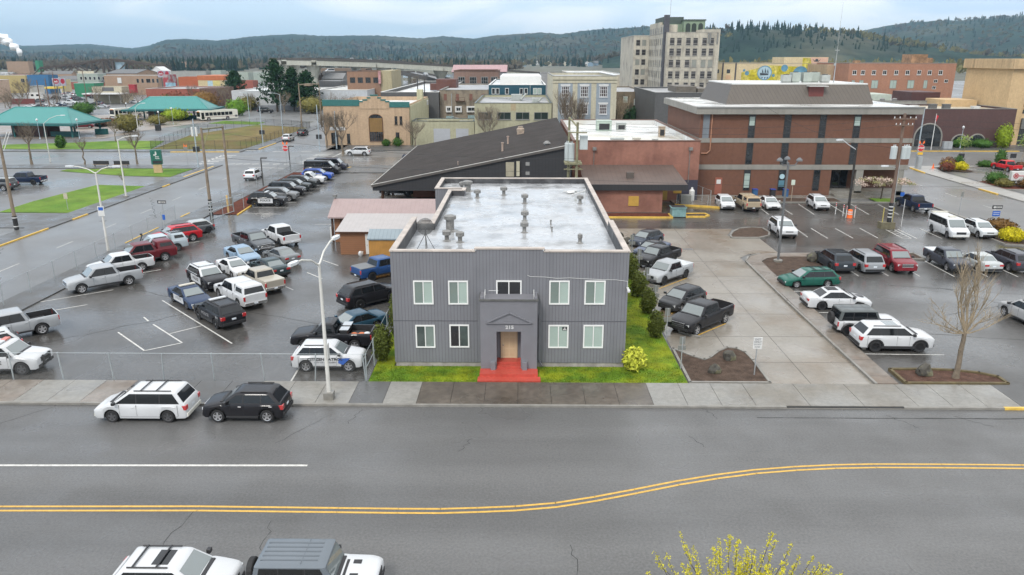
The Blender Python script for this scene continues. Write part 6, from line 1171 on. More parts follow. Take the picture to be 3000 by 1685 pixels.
T, X, Y0 = bldg('low_roof_block', 'low block with grey and white roofs behind the brick office', 72, 106, 190, 222, 8.6, stone('grey concrete', (.3, .29, .26), .6), ROOF_G, .4, TRIM_G)
MB().box(82 - X, 92 - X, 4, 14, 8.3, 10.0).build('skylight_hall', [mat('pale green hall', (.38, .42, .36))], T); MB().box(96 - X, 103 - X, 2, 12, 8.3, 10.6).build('roof_hut', [mat('maroon hut', (.07, .03, .03))], T); MB().box(99 - X, 106.5 - X, -8, .9, 0, 9.3).build('wing', [TAN], T)
for x in (76, 79, 82.5, 86, 89, 92): MB().lathe([(.6, 0), (.6, .8), (.3, 1.0)], (x - X, 2.0, 8.2), 10).build('roof_vent', [METALV], T)
# ------------------------------------------------------------------ left middle distance
TEALR = mat('teal standing seam', (.03, .205, .19), rough=.4, var=.06, groove=('x', .62, .09, .7), spec=.6); TEALD = mat('dark teal steel', (.015, .10, .10), rough=.5)
def hiproof(name, label, x0, x1, y0, y1, ze, zr, ang=0):
    X, Y_ = (x0 + x1) / 2, (y0 + y1) / 2; T = thing(name, label, 'bus shelter', (X, Y_, 0), R(ang), 'teal roofed bus shelters'); a, b, c, d = x0 - X, x1 - X, y0 - Y_, y1 - Y_; h = (d - c) * .42
    A = [(a, c, ze), (b, c, ze), (b, d, ze), (a, d, ze)]; r0, r1 = (a + h, 0, zr), (b - h, 0, zr)
    m = MB(); m.poly([A[0], A[1], r1, r0]); m.poly([A[2], A[3], r0, r1]); m.poly([A[1], A[2], r1]); m.poly([A[3], A[0], r0]); m.build('roof', [TEALR], T)
    e = MB()
    for p, q in ((A[0], r0), (A[1], r1), (A[2], r1), (A[3], r0), (r0, r1)): e.tube(p, q, .12, n=5)
    e.build('roof_ridge', [TEALR], T); MB().box(a - 1.6, b + 1.6, c - 1.6, d + 1.6, ze - .55, ze - .05).build('canopy', [TEALD], T)
    for x in (a + .5, a * .35, b * .35, b - .5):
        for y in (c + .4, d - .4): MB().box(x - .18, x + .18, y - .18, y + .18, 0, ze - .55).build('post', [TEALD], T)
    MB().box(a * .62, b * .2, c * .4, d * .4, 0, ze - .6).build('waiting_room', [mat('brown brick low', (.10, .05, .04), groove=('z', .2, .1, .7))], T); MB().box(b * .3, b * .9, c * .5, c * .3, 0, 1.2).build('bench', [TEALD], T)
    return T
hiproof('bus_shelter', 'nearer teal hip-roofed bus shelter at the left edge', -132, -108.5, 185.5, 197, 3.5, 6.9, -6)
hiproof('bus_shelter', 'farther teal hip-roofed bus shelter beside the white bus', -122.5, -98.5, 238, 249.5, 3.4, 6.9, 6)
RED = stone('brick red wall', (.27, .085, .06), .15); ORR = stone('orange red wall', (.36, .10, .045), .15); TAN2 = stone('tan brick wall', (.31, .21, .145), .4); PALEG = stone('pale green wall', (.30, .34, .30), .3)
T, X, Y0 = bldg('blue_building', 'big plain blue-walled building', -263, -246.4, 411, 440, 9.6, stone('blue wall', (.035, .125, .255), .2), ROOF_G, .3, None)
T, X, Y0 = bldg('yellow_building', 'yellow two storey building with stepped top left of the blue wall', -284, -264, 420, 440, 9.2, stone('yellow ochre wall', (.38, .30, .13), .3), ROOF_W, .3, TRIM_W)
for x in (-272.4, -269.5): win(T, 'f', x - X, x + 2 - X, 5.5, 7.5, 0, TRIM_G, WINGL, 2, 1, .12)
bldg('cream_building', 'cream yellow building right of the blue wall', -246.3, -240.6, 412, 440, 7.2, stone('cream yellow wall', (.50, .42, .24), .2), ROOF_W, .3, None)
T, X, Y0 = bldg('hotel_block', 'pale green building with a rooftop sign board', -258.6, -241.6, 450, 474, 9.5, PALEG, ROOF_G, .3, TRIM_W)
for i in range(6): win(T, 'f', -257 + i * 2.6 - X, -255.6 + i * 2.6 - X, 6, 7.8, 0, TRIM_W, WINGL, 1, 1, .1)
MB().box(-258 - X, -248.5 - X, .3, .5, 9.6, 10.9).build('roof_sign', [mat('cream board', (.5, .46, .35), var=.3, vs=2)], T)
bldg('green_store', 'low green store with white roof edge', -220.6, -205.8, 380, 398, 6.4, stone('green wall', (.03, .20, .105), .2), ROOF_W, .2, TRIM_W)
T, X, Y0 = bldg('tan_brick_block', 'long tan brick block with five upper windows', -216, -184.2, 400, 430, 9.6, TAN2, ROOF_W, .4, TRIM_W)
for x, w2 in ((-199.2, 1.2), (-196.7, 1.2), (-194.2, 2.2), (-191.2, 1.2), (-188.9, 1.2)): win(T, 'f', x - X, x + w2 - X, 6, 8, 0, TRIM_G, WINGL, 1, 1, .1)
MB().box(-209 - X, -207 - X, -.3, -.002, 5.8, 8.5).build('vent_hood', [TRIM_W], T)
T, X, Y0 = bldg('corner_shop', 'cream single storey shop with long flat canopy', -181.3, -164.2, 325, 345, 6.8, stone('cream shop wall', (.42, .38, .28), .4), ROOF_G, .3, None)
MB().box(-182 - X, -165.5 - X, -7, -.002, 4.0, 4.4).build('canopy', [TRIM_W], T); MB().box(-177 - X, -172 - X, -.06, -.003, 5.0, 6.6).build('shop_grille', [GRYP], T)
for x in (-181, -176, -171, -166.5): MB().box(x - X, x + .25 - X, -6.7, -6.4, 0, 4.0).build('post', [TRIM_G], T)
single('red_kiosk', MB().box(-1.3, 1.3, -1, 1, 0, 3.2).box(-1.4, 1.4, -1.1, 1.1, 3.2, 3.5), [mat('kiosk red', (.30, .02, .03))], 'dark red kiosk sign block on the cream shop roof', 'sign', (-164.8, 327, 4.2))
T, X, Y0 = bldg('red_brick_hall', 'large plain red hall with brown brick annexe behind the second teal roof', -146.3, -125.4, 300, 325, 7.0, RED, ROOF_G, .3, mat('white coping', (.5, .48, .46)))
MB().box(20.9 / 2 + .01, 20.9 / 2 + 6.8, .02, 18, 0, 7.2).build('annexe', [stone('brown annexe brick', (.12, .07, .055), .3)], T)
T, X, Y0 = bldg('orange_red_building', 'building with red end, orange band and cream front behind the red hall', -150.8, -130.6, 340, 360, 10.4, ORR, ROOF_G, .3, None)
MB().box(-142.2 - X, -130.5 - X, -.06, -.002, 0, 9.0).build('cream_front', [stone('cream front', (.50, .41, .24), .2)], T); MB().box(-142.3 - X, -130.5 - X, -.12, 19, 9.02, 11.0).build('orange_band', [mat('orange band', (.42, .13, .05))], T); MB().box(-138 - X, -135.8 - X, -.1, -.065, 3.5, 8.8).build('blue_door_panel', [mat('pale blue door', (.36, .5, .55))], T); MB().box(-135.7 - X, -132.6 - X, -.1, -.065, 4.0, 8.9).build('yellow_panel', [mat('pale yellow panel', (.55, .48, .18))], T)
T, X, Y0 = bldg('painted_shop', 'narrow building with red and blue painted front', -164.5, -158.2, 355, 370, 11, stone('painted front', (.35, .30, .30), .2, col2=(.30, .05, .06), c2=(.25, .45, .55)), ROOF_G, .3, None); MB().box(-163.6 - X, -159 - X, -.06, -.002, 2, 7.5).build('painted_panel', [mat('blue painted panel', (.22, .36, .44), var=.5, vs=.6)], T)
T, X, Y0 = bldg('white_warehouse', 'white concrete warehouse with diamond windows behind the dark evergreens', -107.3, -77, 285, 320, 6.8, stone('white concrete', (.46, .47, .48), .25, groove=('z', 3.4, .03, .7)), ROOF_W, .3, TRIM_W)
for x in (-101, -97.8, -94.7): MB().poly([(x - X, -.03, 2.9), (x + .95 - X, -.03, 3.85), (x - X, -.03, 4.8), (x - .95 - X, -.03, 3.85)]).build('diamond_window', [WINGL], T); MB().path([(x - X, -.05, 2.9), (x + .95 - X, -.05, 3.85), (x - X, -.05, 4.8), (x - .95 - X, -.05, 3.85), (x - X, -.05, 2.9)], .12, 4).build('diamond_frame', [TRIM_W], T)
MB().box(-107.35 - X, -77 - X, -.04, -.002, 0, 1.7).build('grey_plinth', [stone('grey plinth', (.22, .23, .25), .3)], T)
bldg('white_warehouse', 'second white warehouse right of the evergreens with white roof', -76, -57, 285, 330, 7.1, stone('white concrete b', (.44, .46, .48), .25, groove=('z', 3.4, .03, .7)), ROOF_W, .3, TRIM_W)
T, X, Y0 = bldg('brown_hotel', 'brown two storey building with four dark windows and cream end wall', -67.5, -54.4, 300, 325, 13.5, stone('brown stucco', (.22, .13, .085), .4), ROOF_G, .4, mat('dark coping b', (.06, .05, .05)))
for x in (-66.4, -63.4, -60.4, -57.4): win(T, 'f', x - X, x + 2 - X, 9.2, 11.3, 0, BW, WINGL, 3, 2, .16)
MB().box(-54.39 - X, -50.3 - X, .02, 24, 0, 13.8).build('end_wall', [stone('cream end wall', (.37, .32, .20), .5)], T); MB().box(-55.2 - X, -54.3 - X, -1.2, -.002, 9, 13.6).build('blade_sign', [mat('pink blade sign', (.42, .22, .22), var=.4, vs=1.2)], T)
T, X, Y0 = bldg('brown_window_block', 'brown block with four tall window groups in front of the pink roof', -25.3, -8.7, 290, 312, 14.0, stone('brown window wall', (.19, .12, .095), .5), ROOF_G, .3, mat('rust cornice', (.15, .07, .045)), capw=.3)
for x in (-23.8, -19.5, -15.2, -11.6): win(T, 'f', x - X, x + 2.6 - X, 8.8, 11.8, 0, TRIM_G, WINGL, 3, 2, .2)
gable('pink_roof_hall', 'grey hall with pale pink metal roof near the end of the overpass', -29.5, -6.6, 330, 352, 12.8, 15.4, stone('grey hall wall', (.2, .2, .21), .2), mat('pink roof metal', (.34, .21, .215), groove=('x', .8, .08, .8)))
bldg('grey_low_building', 'pale grey low building with two small windows beyond the round dark tree', -176.3, -166, 480, 500, 9.6, PALEG, ROOF_G, .3, None); bldg('white_low_building', 'low white-roofed building near the river', -207.6, -190, 600, 630, 7.5, PALEG, ROOF_W, .2, TRIM_W)
bldg('station_block', 'long brown low block under the curved overpass', -134, -100, 500, 520, 11.6, stone('brown block', (.19, .14, .105), .4), ROOF_G, .4, None); gable('grey_house', 'grey-roofed house in front of the overpass columns', -108, -97, 420, 436, 7.5, 10.2, stone('grey house wall', (.19, .19, .18), .2), mat('grey shingles', (.18, .18, .18)), 'x')
T, X, Y0 = bldg('grey_shop', 'low grey building with pale garage door below the overpass', -101.5, -88, 380, 396, 7.6, stone('mid grey wall', (.15, .15, .155), .3), ROOF_G, .3, None); MB().box(-98 - X, -92 - X, -.05, -.002, .1, 4).build('garage_door', [mat('pale garage door', (.42, .44, .45))], T)
bldg('long_shed', 'very long low dark-roofed shed near the river', -235, -208, 520, 540, 9.6, stone('long shed wall', (.3, .3, .28), .4), ROOF_G, .2, TRIM_G); bldg('long_shed', 'pale end part of the long shed near the river', -207.9, -198, 520, 540, 10.1, PALEG, ROOF_G, .2, None)
gable('dark_roof_hall', 'broad dark-roofed hall behind the tan brick block', -268, -248.5, 500, 530, 8.5, 10.8, TAN2, mat('dark hall roof', (.10, .10, .10)), 'x'); gable('white_tent', 'white pyramid-topped marquee on the roofs', -258.5, -249.5, 540, 552, 9.2, 12.2, TRIM_W, TRIM_W, 'y')
T, X, Y0 = bldg('pink_beige_building', 'pink-beige building cut by the left edge', -250, -219.3, 330, 350, 9.3, stone('pink beige wall', (.44, .32, .24), .2), ROOF_W, .4, TRIM_W); bldg('white_wing', 'white low wing right of the pink-beige building', -223.8, -219.4, 352, 372, 6.1, stone('white wing wall', (.52, .5, .45), .2), ROOF_W, .2, None)
T = thing('petrol_canopy', 'yellow-edged filling station canopy', 'canopy', (-227, 372, 0)); MB().box(-4, 4.5, -4, 4, 4.2, 5.0).build('canopy_roof', [mat('yellow canopy', (.58, .42, .06))], T); MB().box(-3, -2.6, -.2, .2, 0, 4.2).box(2.8, 3.2, -.2, .2, 0, 4.2).build('post', [TRIM_W], T)
T = thing('motorhome', 'white motorhome below the blue wall', 'motorhome', (-218.4, 346, 0)); MB().box(-2.8, 2.4, -1.2, 1.2, .5, 3.4).box(2.4, 3.4, -1.2, 1.2, .5, 2.0).build('body', [TRIM_W], T); MB().box(-2, -.8, -1.22, -1.2, 2, 2.8).box(.4, 1.6, -1.22, -1.2, 2, 2.8).build('window', [GLASS_S], T); MB().tube((-1.6, -1.25, .4), (-1.6, 1.25, .4), .4).tube((2.2, -1.25, .4), (2.2, 1.25, .4), .4).build('wheel', [TYRE], T)
single('red_wall', MB().box(-5, 5, 0, .4, 0, 2.2), [mat('maroon fence', (.13, .035, .03))], 'low maroon wall in front of the filling station', 'wall', (-208.5, 320, 0))
FARB = [('far_store', 'distant orange-walled building with flat pale roof at far left', -597, -566, 900, 930, 13.5, TAN2, ROOF_W), ('far_store', 'distant small green building at far left', -626, -616, 1000, 1020, 14, stone('green wall', (.03, .20, .105), .2), ROOF_G), ('far_store', 'distant long white building across the river', -583, -554, 1400, 1440, 8, TRIM_W, ROOF_W), ('far_store', 'distant brick-orange house across the river', -612, -584, 1400, 1430, 10, TAN2, ROOF_D)]
for nm, lb, a, b, c, d, h, wm, rm in FARB: bldg(nm, lb, a, b, c, d, h, wm, rm, .2, None)
gable('far_mall', 'distant white building with blue roof across the river', -553, -513, 1400, 1430, 6, 9, TRIM_W, mat('far blue roof', (.12, .2, .36)), 'x')
# houses over the river
hr = random.Random(5); HW = [stone('house white', (.55, .55, .53), .1), stone('house cream', (.45, .41, .32), .1), stone('house grey', (.25, .26, .27), .1), stone('house blue', (.2, .28, .36), .1)]; HRf = [mat('house roof grey', (.12, .12, .12)), mat('house roof brown', (.10, .075, .06)), mat('house roof pale', (.32, .33, .34))]
for i in range(46):
    x = -330 + i * 19 + hr.uniform(-7, 7) if i < 34 else hr.uniform(560, 900); y = hr.uniform(1480, 1980); sw = hr.uniform(7, 13); k, q = hr.choice((0, 0, 1, 2, 3)), hr.randrange(3)
    gable('riverside_house', '%s house with %s roof among the trees across the river' % (('white', 'cream', 'grey', 'blue')[k], ('dark grey', 'brown', 'pale grey')[q]), x, x + sw, y, y + hr.uniform(8, 12), hr.uniform(4.5, 6.5), hr.uniform(8, 10), HW[k], HRf[q], hr.choice('xyy'), group='%s houses with %s roofs across the river' % (('white', 'cream', 'grey', 'blue')[k], ('dark grey', 'brown', 'pale grey')[q]))
# ------------------------------------------------------------------ overpass, truss bridge
OVC = stone('overpass concrete', (.40, .40, .345), .4); OVD = mat('overpass dark rail', (.085, .08, .075), rough=.8, var=.15)
T = thing('overpass', 'curved concrete highway overpass on wide columns', 'bridge', (-110, 380, 0)); m = MB(); m2 = MB()
pts = [(-70, 640, 12.0), (-88, 520, 15.5), (-106, 440, 17.2), (-116, 400, 17.6), (-117, 378, 17.6), (-108, 366, 17.5), (-96, 364, 17.3), (-70, 372, 16.4), (-40, 384, 14.6), (-5, 402, 11.5), (40, 430, 7.6), (80, 460, 4.0), (130, 500, .8)]
for a, b in zip(pts[:-1], pts[1:]):
    d = Vector((b[0] - a[0], b[1] - a[1])).normalized(); n0 = Vector((-d.y, d.x)) * 5.2
    for o in (-1, 1):
        for (h0, h1, mm, k) in ((-2.3, -.1, m, .97), (-.1, .85, m2, 1.0)):
            p0 = (a[0] + n0.x * o * k, a[1] + n0.y * o * k); p1 = (b[0] + n0.x * o * k, b[1] + n0.y * o * k); q0 = (p0[0] - n0.x * o * .06, p0[1] - n0.y * o * .06); q1 = (p1[0] - n0.x * o * .06, p1[1] - n0.y * o * .06)
            for P in ([(*p0, a[2] + h0), (*p1, b[2] + h0), (*p1, b[2] + h1), (*p0, a[2] + h1)], [(*q0, a[2] + h0), (*q1, b[2] + h0), (*q1, b[2] + h1), (*q0, a[2] + h1)], [(*p0, a[2] + h1), (*p1, b[2] + h1), (*q1, b[2] + h1), (*q0, a[2] + h1)]): mm.poly(P)
    for z in (-.4, -2.1): m.poly([(a[0] + n0.x * .8, a[1] + n0.y * .8, a[2] + z), (b[0] + n0.x * .8, b[1] + n0.y * .8, b[2] + z), (b[0] - n0.x * .8, b[1] - n0.y * .8, b[2] + z), (a[0] - n0.x * .8, a[1] - n0.y * .8, a[2] + z)])
m.v = [(x + 110, y - 380, z) for x, y, z in m.v]; m2.v = [(x + 110, y - 380, z) for x, y, z in m2.v]; m.build('deck', [OVC], T); m2.build('parapet', [OVD], T)
for x, y, z in ((-115, 392, 15.4), (-111, 368, 15.4), (-97, 364, 15.2), (-66, 373, 14.0), (-40, 384, 12.5), (-5, 402, 9.4), (-100, 470, 14), (-84, 540, 12.5)):
    c = MB().lathe([(1.5, 0), (1.5, z * .62), (3.9, z), (3.9, z + .1)], (x + 110, y - 380, 0), 10); c.build('column', [OVC], T)
T = thing('ramp', 'straight ramp running under the overpass towards the river', 'bridge', (-60, 420, 0)); m = MB(); P = [(-170, 560, 4), (-120, 480, 9.5), (-62, 430, 10.5), (-45, 395, 8.8), (-22, 345, 5.2)]
for a, b in zip(P[:-1], P[1:]):
    d = Vector((b[0] - a[0], b[1] - a[1])).normalized(); n0 = Vector((-d.y, d.x)) * 4
    A, B, C_, D_ = (a[0] + n0.x, a[1] + n0.y, a[2]), (b[0] + n0.x, b[1] + n0.y, b[2]), (b[0] - n0.x, b[1] - n0.y, b[2]), (a[0] - n0.x, a[1] - n0.y, a[2]); m.poly([A, B, C_, D_]); 
    for p, q in ((A, B), (D_, C_)): m.poly([(p[0], p[1], p[2] - 1.4), (q[0], q[1], q[2] - 1.4), (q[0], q[1], q[2] + .9), (p[0], p[1], p[2] + .9)], 1)
m.v = [(x + 60, y - 420, z) for x, y, z in m.v]; m.build('deck', [ASPH_FAR, OVD], T)
for x, y, z in ((-120, 480, 8), (-62, 430, 9), (-45, 395, 7.4)): MB().tube((x + 60, y - 420, 0), (x + 60, y - 420, z), 1.0).build('column', [OVC], T)
for i, (x, y, z, c, tp) in enumerate(((-100, 460, 16.7, WHITE, 'sedan'), (-95, 490, 16.2, SILV, 'sedan'), (-91, 505, 15.9, GREYM, 'suv'), (-84, 540, 14.9, BLACK, 'suv'))):
    V('distant_car', 'car on the overpass, ' + ('white one nearest the bend', 'silver one behind the white one', 'dark grey one in the middle', 'black one farthest up')[i], 'car', tp, x, y, 108, c, detail=0).location.z = z
V('distant_car', 'white van on the ramp under the overpass', 'van', 'transit', -118, 478, 215, WHITE, detail=0).location.z = 9.6
V('distant_car', 'silver car on the ramp below the overpass near the white roof', 'car', 'smallsuv', -50, 405, 290, SILV, detail=0).location.z = 9.4
T = thing('truss_bridge', 'rusty steel truss swing bridge over the river at left', 'bridge', (-376, 700, 0)); RUST = mat('rusty steel', (.060, .042, .032), rough=.8, var=.3, vs=.3); m = MB(); tc_ = [(-58, 9.5), (-44, 10.6), (-30, 12.2), (-16, 13.8), (-1, 16.4), (8, 16.4), (22, 14.6), (36, 12.8), (52, 11)]
for y in (0, 9):
    for a, b in zip(tc_[:-1], tc_[1:]): m.tube((a[0], y, a[1]), (b[0], y, b[1]), .9, n=4)
    m.tube((-66, y, 3), (60, y, 3.4), .6, n=4); m.tube((-66, y, 3), (-58, y, 9.5), .5, n=4); m.tube((60, y, 3.4), (52, y, 11), .5, n=4)
    for i, (x, z) in enumerate(tc_): m.tube((x, y, 3), (x, y, z), .6 if i not in (4, 5) else 1.2, n=4)
    for i in range(8): (x0, z0), (x1, z1) = tc_[i], tc_[i + 1]; m.tube((x0, y, 3) if i % 2 else (x0, y, z0), (x1, y, z1) if i % 2 else (x1, y, 3), .7, n=4)
m.build('truss', [RUST], T); MB().box(-120, 90, 1, 8, 2.2, 3.2).build('deck', [OVC], T); MB().box(-14, 10, -1, 10, -1, 2.2).build('pier', [OVC], T); MB().box(9, 15, 2, 7, 6, 14).build('control_house', [mat('pale blue house', (.3, .4, .46))], T)
# dense far town: low blocks and gables too small to tell apart, one object each
tr = random.Random(17); CW = [('white', stone('far white', (.46, .46, .44), .2)), ('tan', TAN2), ('grey', stone('far grey', (.24, .25, .26), .2)), ('brick red', RED), ('cream', stone('far cream', (.46, .40, .28), .2)), ('pale green', PALEG)]
for i in range(52):
    y = tr.uniform(450, 640); x = tr.uniform(-.70, -.22) * y; sw = tr.uniform(9, 24); c_, wm = tr.choice(CW); h = tr.uniform(3.5, 6.5); dk = tr.random() < .4; lb = '%s %s low building in the dense far left town' % (c_, 'pitched-roof' if dk else 'flat-roofed'); g_ = lb.replace('building', 'buildings')
    if dk: gable('town_building', lb, x, x + sw, y, y + 9, h, h + 2.2, wm, tr.choice(HRf), tr.choice('xxy'), group=g_)
    else: bldg('town_building', lb, x, x + sw, y, y + 9, h, wm, tr.choice((ROOF_G, ROOF_W, ROOF_W)), .3, None, group=g_)
for i in range(26):
    a = tr.uniform(-.68, -.48); y = tr.uniform(300, 420); V('distant_car', 'small parked car among others in the far left town', 'car', tr.choice(('sedan', 'suv', 'smallsuv', 'pickup')), a * y, y, tr.choice((0, 90, 180, 15)), tr.choice((WHITE, SILV, BLACK, GREYM, MAROON, NAVY)), detail=0, group='small cars parked in the far left town')
# ------------------------------------------------------------------ hills and woods
UC, FP = 1500 / 1.1646, 2200 / 1.1646
def az(u): return math.atan((u - UC - 24) / (FP * .97))
RT = [(-500, 112, 7000), (0, 111, 7000), (60, 117, 7000), (150, 122, 7000), (300, 118, 7000), (400, 126, 6800), (440, 120, 5600), (480, 108, 5200), (520, 106, 5000), (600, 109, 5000), (690, 99, 4800), (780, 94, 4800), (840, 98, 4800), (980, 96, 4600), (1080, 102, 4500), (1130, 97, 4500), (1200, 102, 4300), (1250, 95, 4200), (1350, 89, 4000), (1400, 92, 3900), (1480, 82, 3800), (1590, 76, 3700), (1700, 76, 3700), (1800, 84, 3900), (1980, 87, 4500), (2080, 92, 4700), (2150, 80, 4200), (2200, 74, 4000), (2300, 72, 3900), (2400, 69, 3800), (2576, 61, 3600), (2800, 54, 3400), (3100, 50, 3300)]
NT = [(1500, 150, 1700), (1650, 118, 1700), (1760, 88, 1700), (1820, 82, 1700), (1900, 85, 1720), (2000, 90, 1750), (2080, 97, 1800), (2150, 110, 1850), (2250, 124, 1900), (2380, 140, 1900), (2500, 146, 1900)]
def tab(T, a):
    A = [(az(u), v, d) for u, v, d in T]
    if a <= A[0][0]: q = A[0]; return 19 + (141.7 - q[1]) / FP * q[2], q[2]
    for p, q in zip(A[:-1], A[1:]):
        if a <= q[0]:
            t = (a - p[0]) / (q[0] - p[0]); v = p[1] + (q[1] - p[1]) * t; d = p[2] + (q[2] - p[2]) * t; return 19 + (141.7 - v) / FP * d, d
    q = A[-1]; return 19 + (141.7 - q[1]) / FP * q[2], q[2]
def hz(x, y, T=RT, r0=2000.):
    r = math.hypot(x, y); a = math.atan2(x, y); H, d = tab(T, a); H = max(H, 0); t = (r - r0) / (d - r0)
    if t <= 0: return 0.
    k = t * t * (3 - 2 * t) if t < 1 else max(0, 1 - (t - 1) * 2.2); n = mn.noise(Vector((x * .0016, y * .0016, 3))) * .22 + mn.noise(Vector((x * .006, y * .006, 8))) * .07
    return H * min(1.0, max(0, k * (1 + n * 4 * k * (1 - k) * (1 if t < 1 else 0)))) 
def hill(name, T, r0, a0, a1, na, nr, m, tmax=1.5, rough=5.0):
    mb = MB()
    for i in range(na + 1):
        a = a0 + (a1 - a0) * i / na; H, d = tab(T, a)
        for j in range(nr + 1):
            t = tmax * j / nr; r = r0 + (d - r0) * t; x, y = math.sin(a) * r, math.cos(a) * r; z = hz(x, y, T, r0)
            z += (rough * abs(mn.noise(Vector((x * .02, y * .02, 1)))) + rough * .8 * mn.noise(Vector((x * .05, y * .05, 5)))) * min(1, t * 3); mb.v.append((x, y, z - .3 if j else -3))
    for i in range(na):
        for j in range(nr): k = i * (nr + 1) + j; mb.f.append((k, k + nr + 1, k + nr + 2, k + 1)); mb.m.append(0)
    return struct(name, mb, m)
HILLM = mat('forested hillside', (.020, .036, .026), rough=.95, spec=.05, var=.35, vs=.004, vs2=.03, col2=(.072, .068, .046), c2=(.0026, .50, .66), bump=1.0, bs=.05)
hill('hills', RT, 2000, az(-420), az(3000), 620, 26, [HILLM]); hill('hills', NT, 1320, az(1500), az(2500), 260, 18, [HILLM], rough=4)
CONM = mat('conifer green', (.014, .028, .018), rough=.9, spec=.1, var=.4, vs=.02, vs2=.6); TWIG = mat('bare twigs', (.105, .088, .066), rough=.9, spec=.1, var=.3, vs=.01, vs2=.3, col2=(.115, .105, .05), c2=(.004, .47, .6)); WILL = mat('budding willow', (.155, .14, .055), rough=.9, spec=.1, var=.3, vs=.02, vs2=.3)
fr_ = random.Random(11)
def cone_tree(mb, x, y, z, h, w, q, n=6, k=3):
    for t in range(k):
        z0 = z + h * (.04 + .30 * t); z1 = z + h * (.52 + .24 * t) if t < k - 1 else z + h; r = w * (1 - .27 * t); a0 = q.random() * 6; i = len(mb.v)
        for s in range(n): a = a0 + 6.283 * s / n; rr = r * q.uniform(.7, 1.15); mb.v.append((x + math.cos(a) * rr, y + math.sin(a) * rr, z0 - q.uniform(0, .06) * h))
        mb.v.append((x + q.uniform(-.1, .1), y, z1))
        for s in range(n): mb.f.append((i + s, i + (s + 1) % n, i + n)); mb.m.append(0)
def broom(mb, x, y, z, h, w, q, n=14, m=0):
    for s in range(n):
        a = q.random() * 6.283; r = w * math.sqrt(q.random()); zz = z + h * q.uniform(.55, 1.0) * (1 - .35 * (r / w) ** 2); px, py = x + math.cos(a) * r, y + math.sin(a) * r; e = q.uniform(.35, .75) * w * .4
        mb.poly([(x + (px - x) * .4 - e * .6, y, z + h * q.uniform(.15, .3)), (px + e, py, zz - h * .1), (px, py, zz), (px - e, py, zz - h * q.uniform(.05, .2))], m)
fo, de, wi = MB(), MB(), MB()
for i in range(7500):
    y = 1060 + (fr_.random() ** 1.35) * 2300; x = fr_.uniform(-.80, .76) * y
    if x > 0 and y < 1500 + 0 * x: y += 560
    u = x / y
    if 1420 < y < 2000 and -.2 < u < .2 and fr_.random() < .6: continue
    if u < -.10 and y < 1180 and u > -.36: continue
    gz = max(hz(x, y), hz(x, y, NT, 1320) if u > .08 else 0); clump = mn.noise(Vector((x * .005, y * .004, 2)))
    if clump + fr_.uniform(-.35, .35) > .10: cone_tree(fo, x, y, gz - 1, fr_.uniform(11, 23), fr_.uniform(3.2, 5.2), fr_)
    elif u > .14 and y < 1900 and fr_.random() < .8: broom(wi, x, y, gz - 1, fr_.uniform(9, 16), fr_.uniform(5, 8), fr_)
    else: broom(de, x, y, gz - 1, fr_.uniform(9, 19), fr_.uniform(5, 9), fr_)
for i in range(420):
    x = fr_.uniform(280, 1250); y = fr_.uniform(820, 1300) if x < 900 else fr_.uniform(1000, 1400)
    if x / y < .2: continue
    broom(wi, x, y, -1, fr_.uniform(12, 21), fr_.uniform(5, 8), fr_)
for i in range(260):
    a = fr_.uniform(az(1770), az(2220)); H, d = tab(NT, a); r = d * fr_.uniform(.86, 1.0); x, y = math.sin(a) * r, math.cos(a) * r; cone_tree(fo, x, y, hz(x, y, NT, 1320) - 2, fr_.uniform(6, 14), fr_.uniform(2.2, 3.6), fr_)
tag(fo.build('conifer_forest', [CONM]), 'dark conifers of the woods across the river', 'forest', kind='stuff'); tag(de.build('bare_woods', [TWIG]), 'brown leafless woods across the river', 'forest', kind='stuff'); tag(wi.build('willow_woods', [WILL]), 'yellow-green budding woods behind the tower and mural', 'forest', kind='stuff')
single('smoke_plume', MB().blob((-837, 1300, 26), (4, 4, 6), 2, rough=.4).blob((-845, 1302, 34), (6, 6, 6), 3, rough=.5).blob((-856, 1304, 42), (9, 8, 7), 4, rough=.5).blob((-871, 1306, 49), (13, 9, 8), 5, rough=.5).blob((-890, 1308, 54), (15, 10, 9), 7, rough=.5), [mat('white smoke', (.82, .82, .82), rough=1, spec=0, var=.05)], 'white smoke rising at the far left edge', 'smoke', smooth=True)
# ------------------------------------------------------------------ trees and shrubs
BARK = mat('grey bark', (.165, .132, .096), rough=.9, var=.3, vs=4, bump=.5, bs=30); BARK2 = mat('pale twig bark', (.27, .215, .145), rough=.85, var=.25, vs=3); BARKD = mat('dark bark', (.055, .042, .032), rough=.9, var=.3, vs=4)
def branches(mb, p, d, r, L, lev, q, split=3, up=.25, spread=.6, n=4, shrink=.72):
    k = 3; pos = Vector(p); dr = Vector(d).normalized()
    for i in range(k):
        nx = pos + dr * (L / k); r1 = r * (1 - .16 * (i + 1)); mb.tube(pos, nx, r * (1 - .16 * i), r1, n if lev > 1 else 3, 0, False); pos = nx
        dr = (dr + Vector((q.uniform(-.2, .2), q.uniform(-.2, .2), q.uniform(-.05, .15) + up * .3))).normalized()
        if lev > 0 and i < k - 1 and q.random() < .75:
            s = (dr + Vector((q.gauss(0, spread), q.gauss(0, spread), up * q.random()))).normalized(); branches(mb, pos, s, r * .48, L * shrink * q.uniform(.6, .9), lev - 1, q, split, up, spread, n, shrink)
    if lev > 0:
        for s in range(split):
            a = (dr + Vector((q.gauss(0, spread), q.gauss(0, spread), up * q.random()))).normalized(); branches(mb, pos, a, r * .55, L * shrink * q.uniform(.75, 1.1), lev - 1, q, split, up, spread, n, shrink)
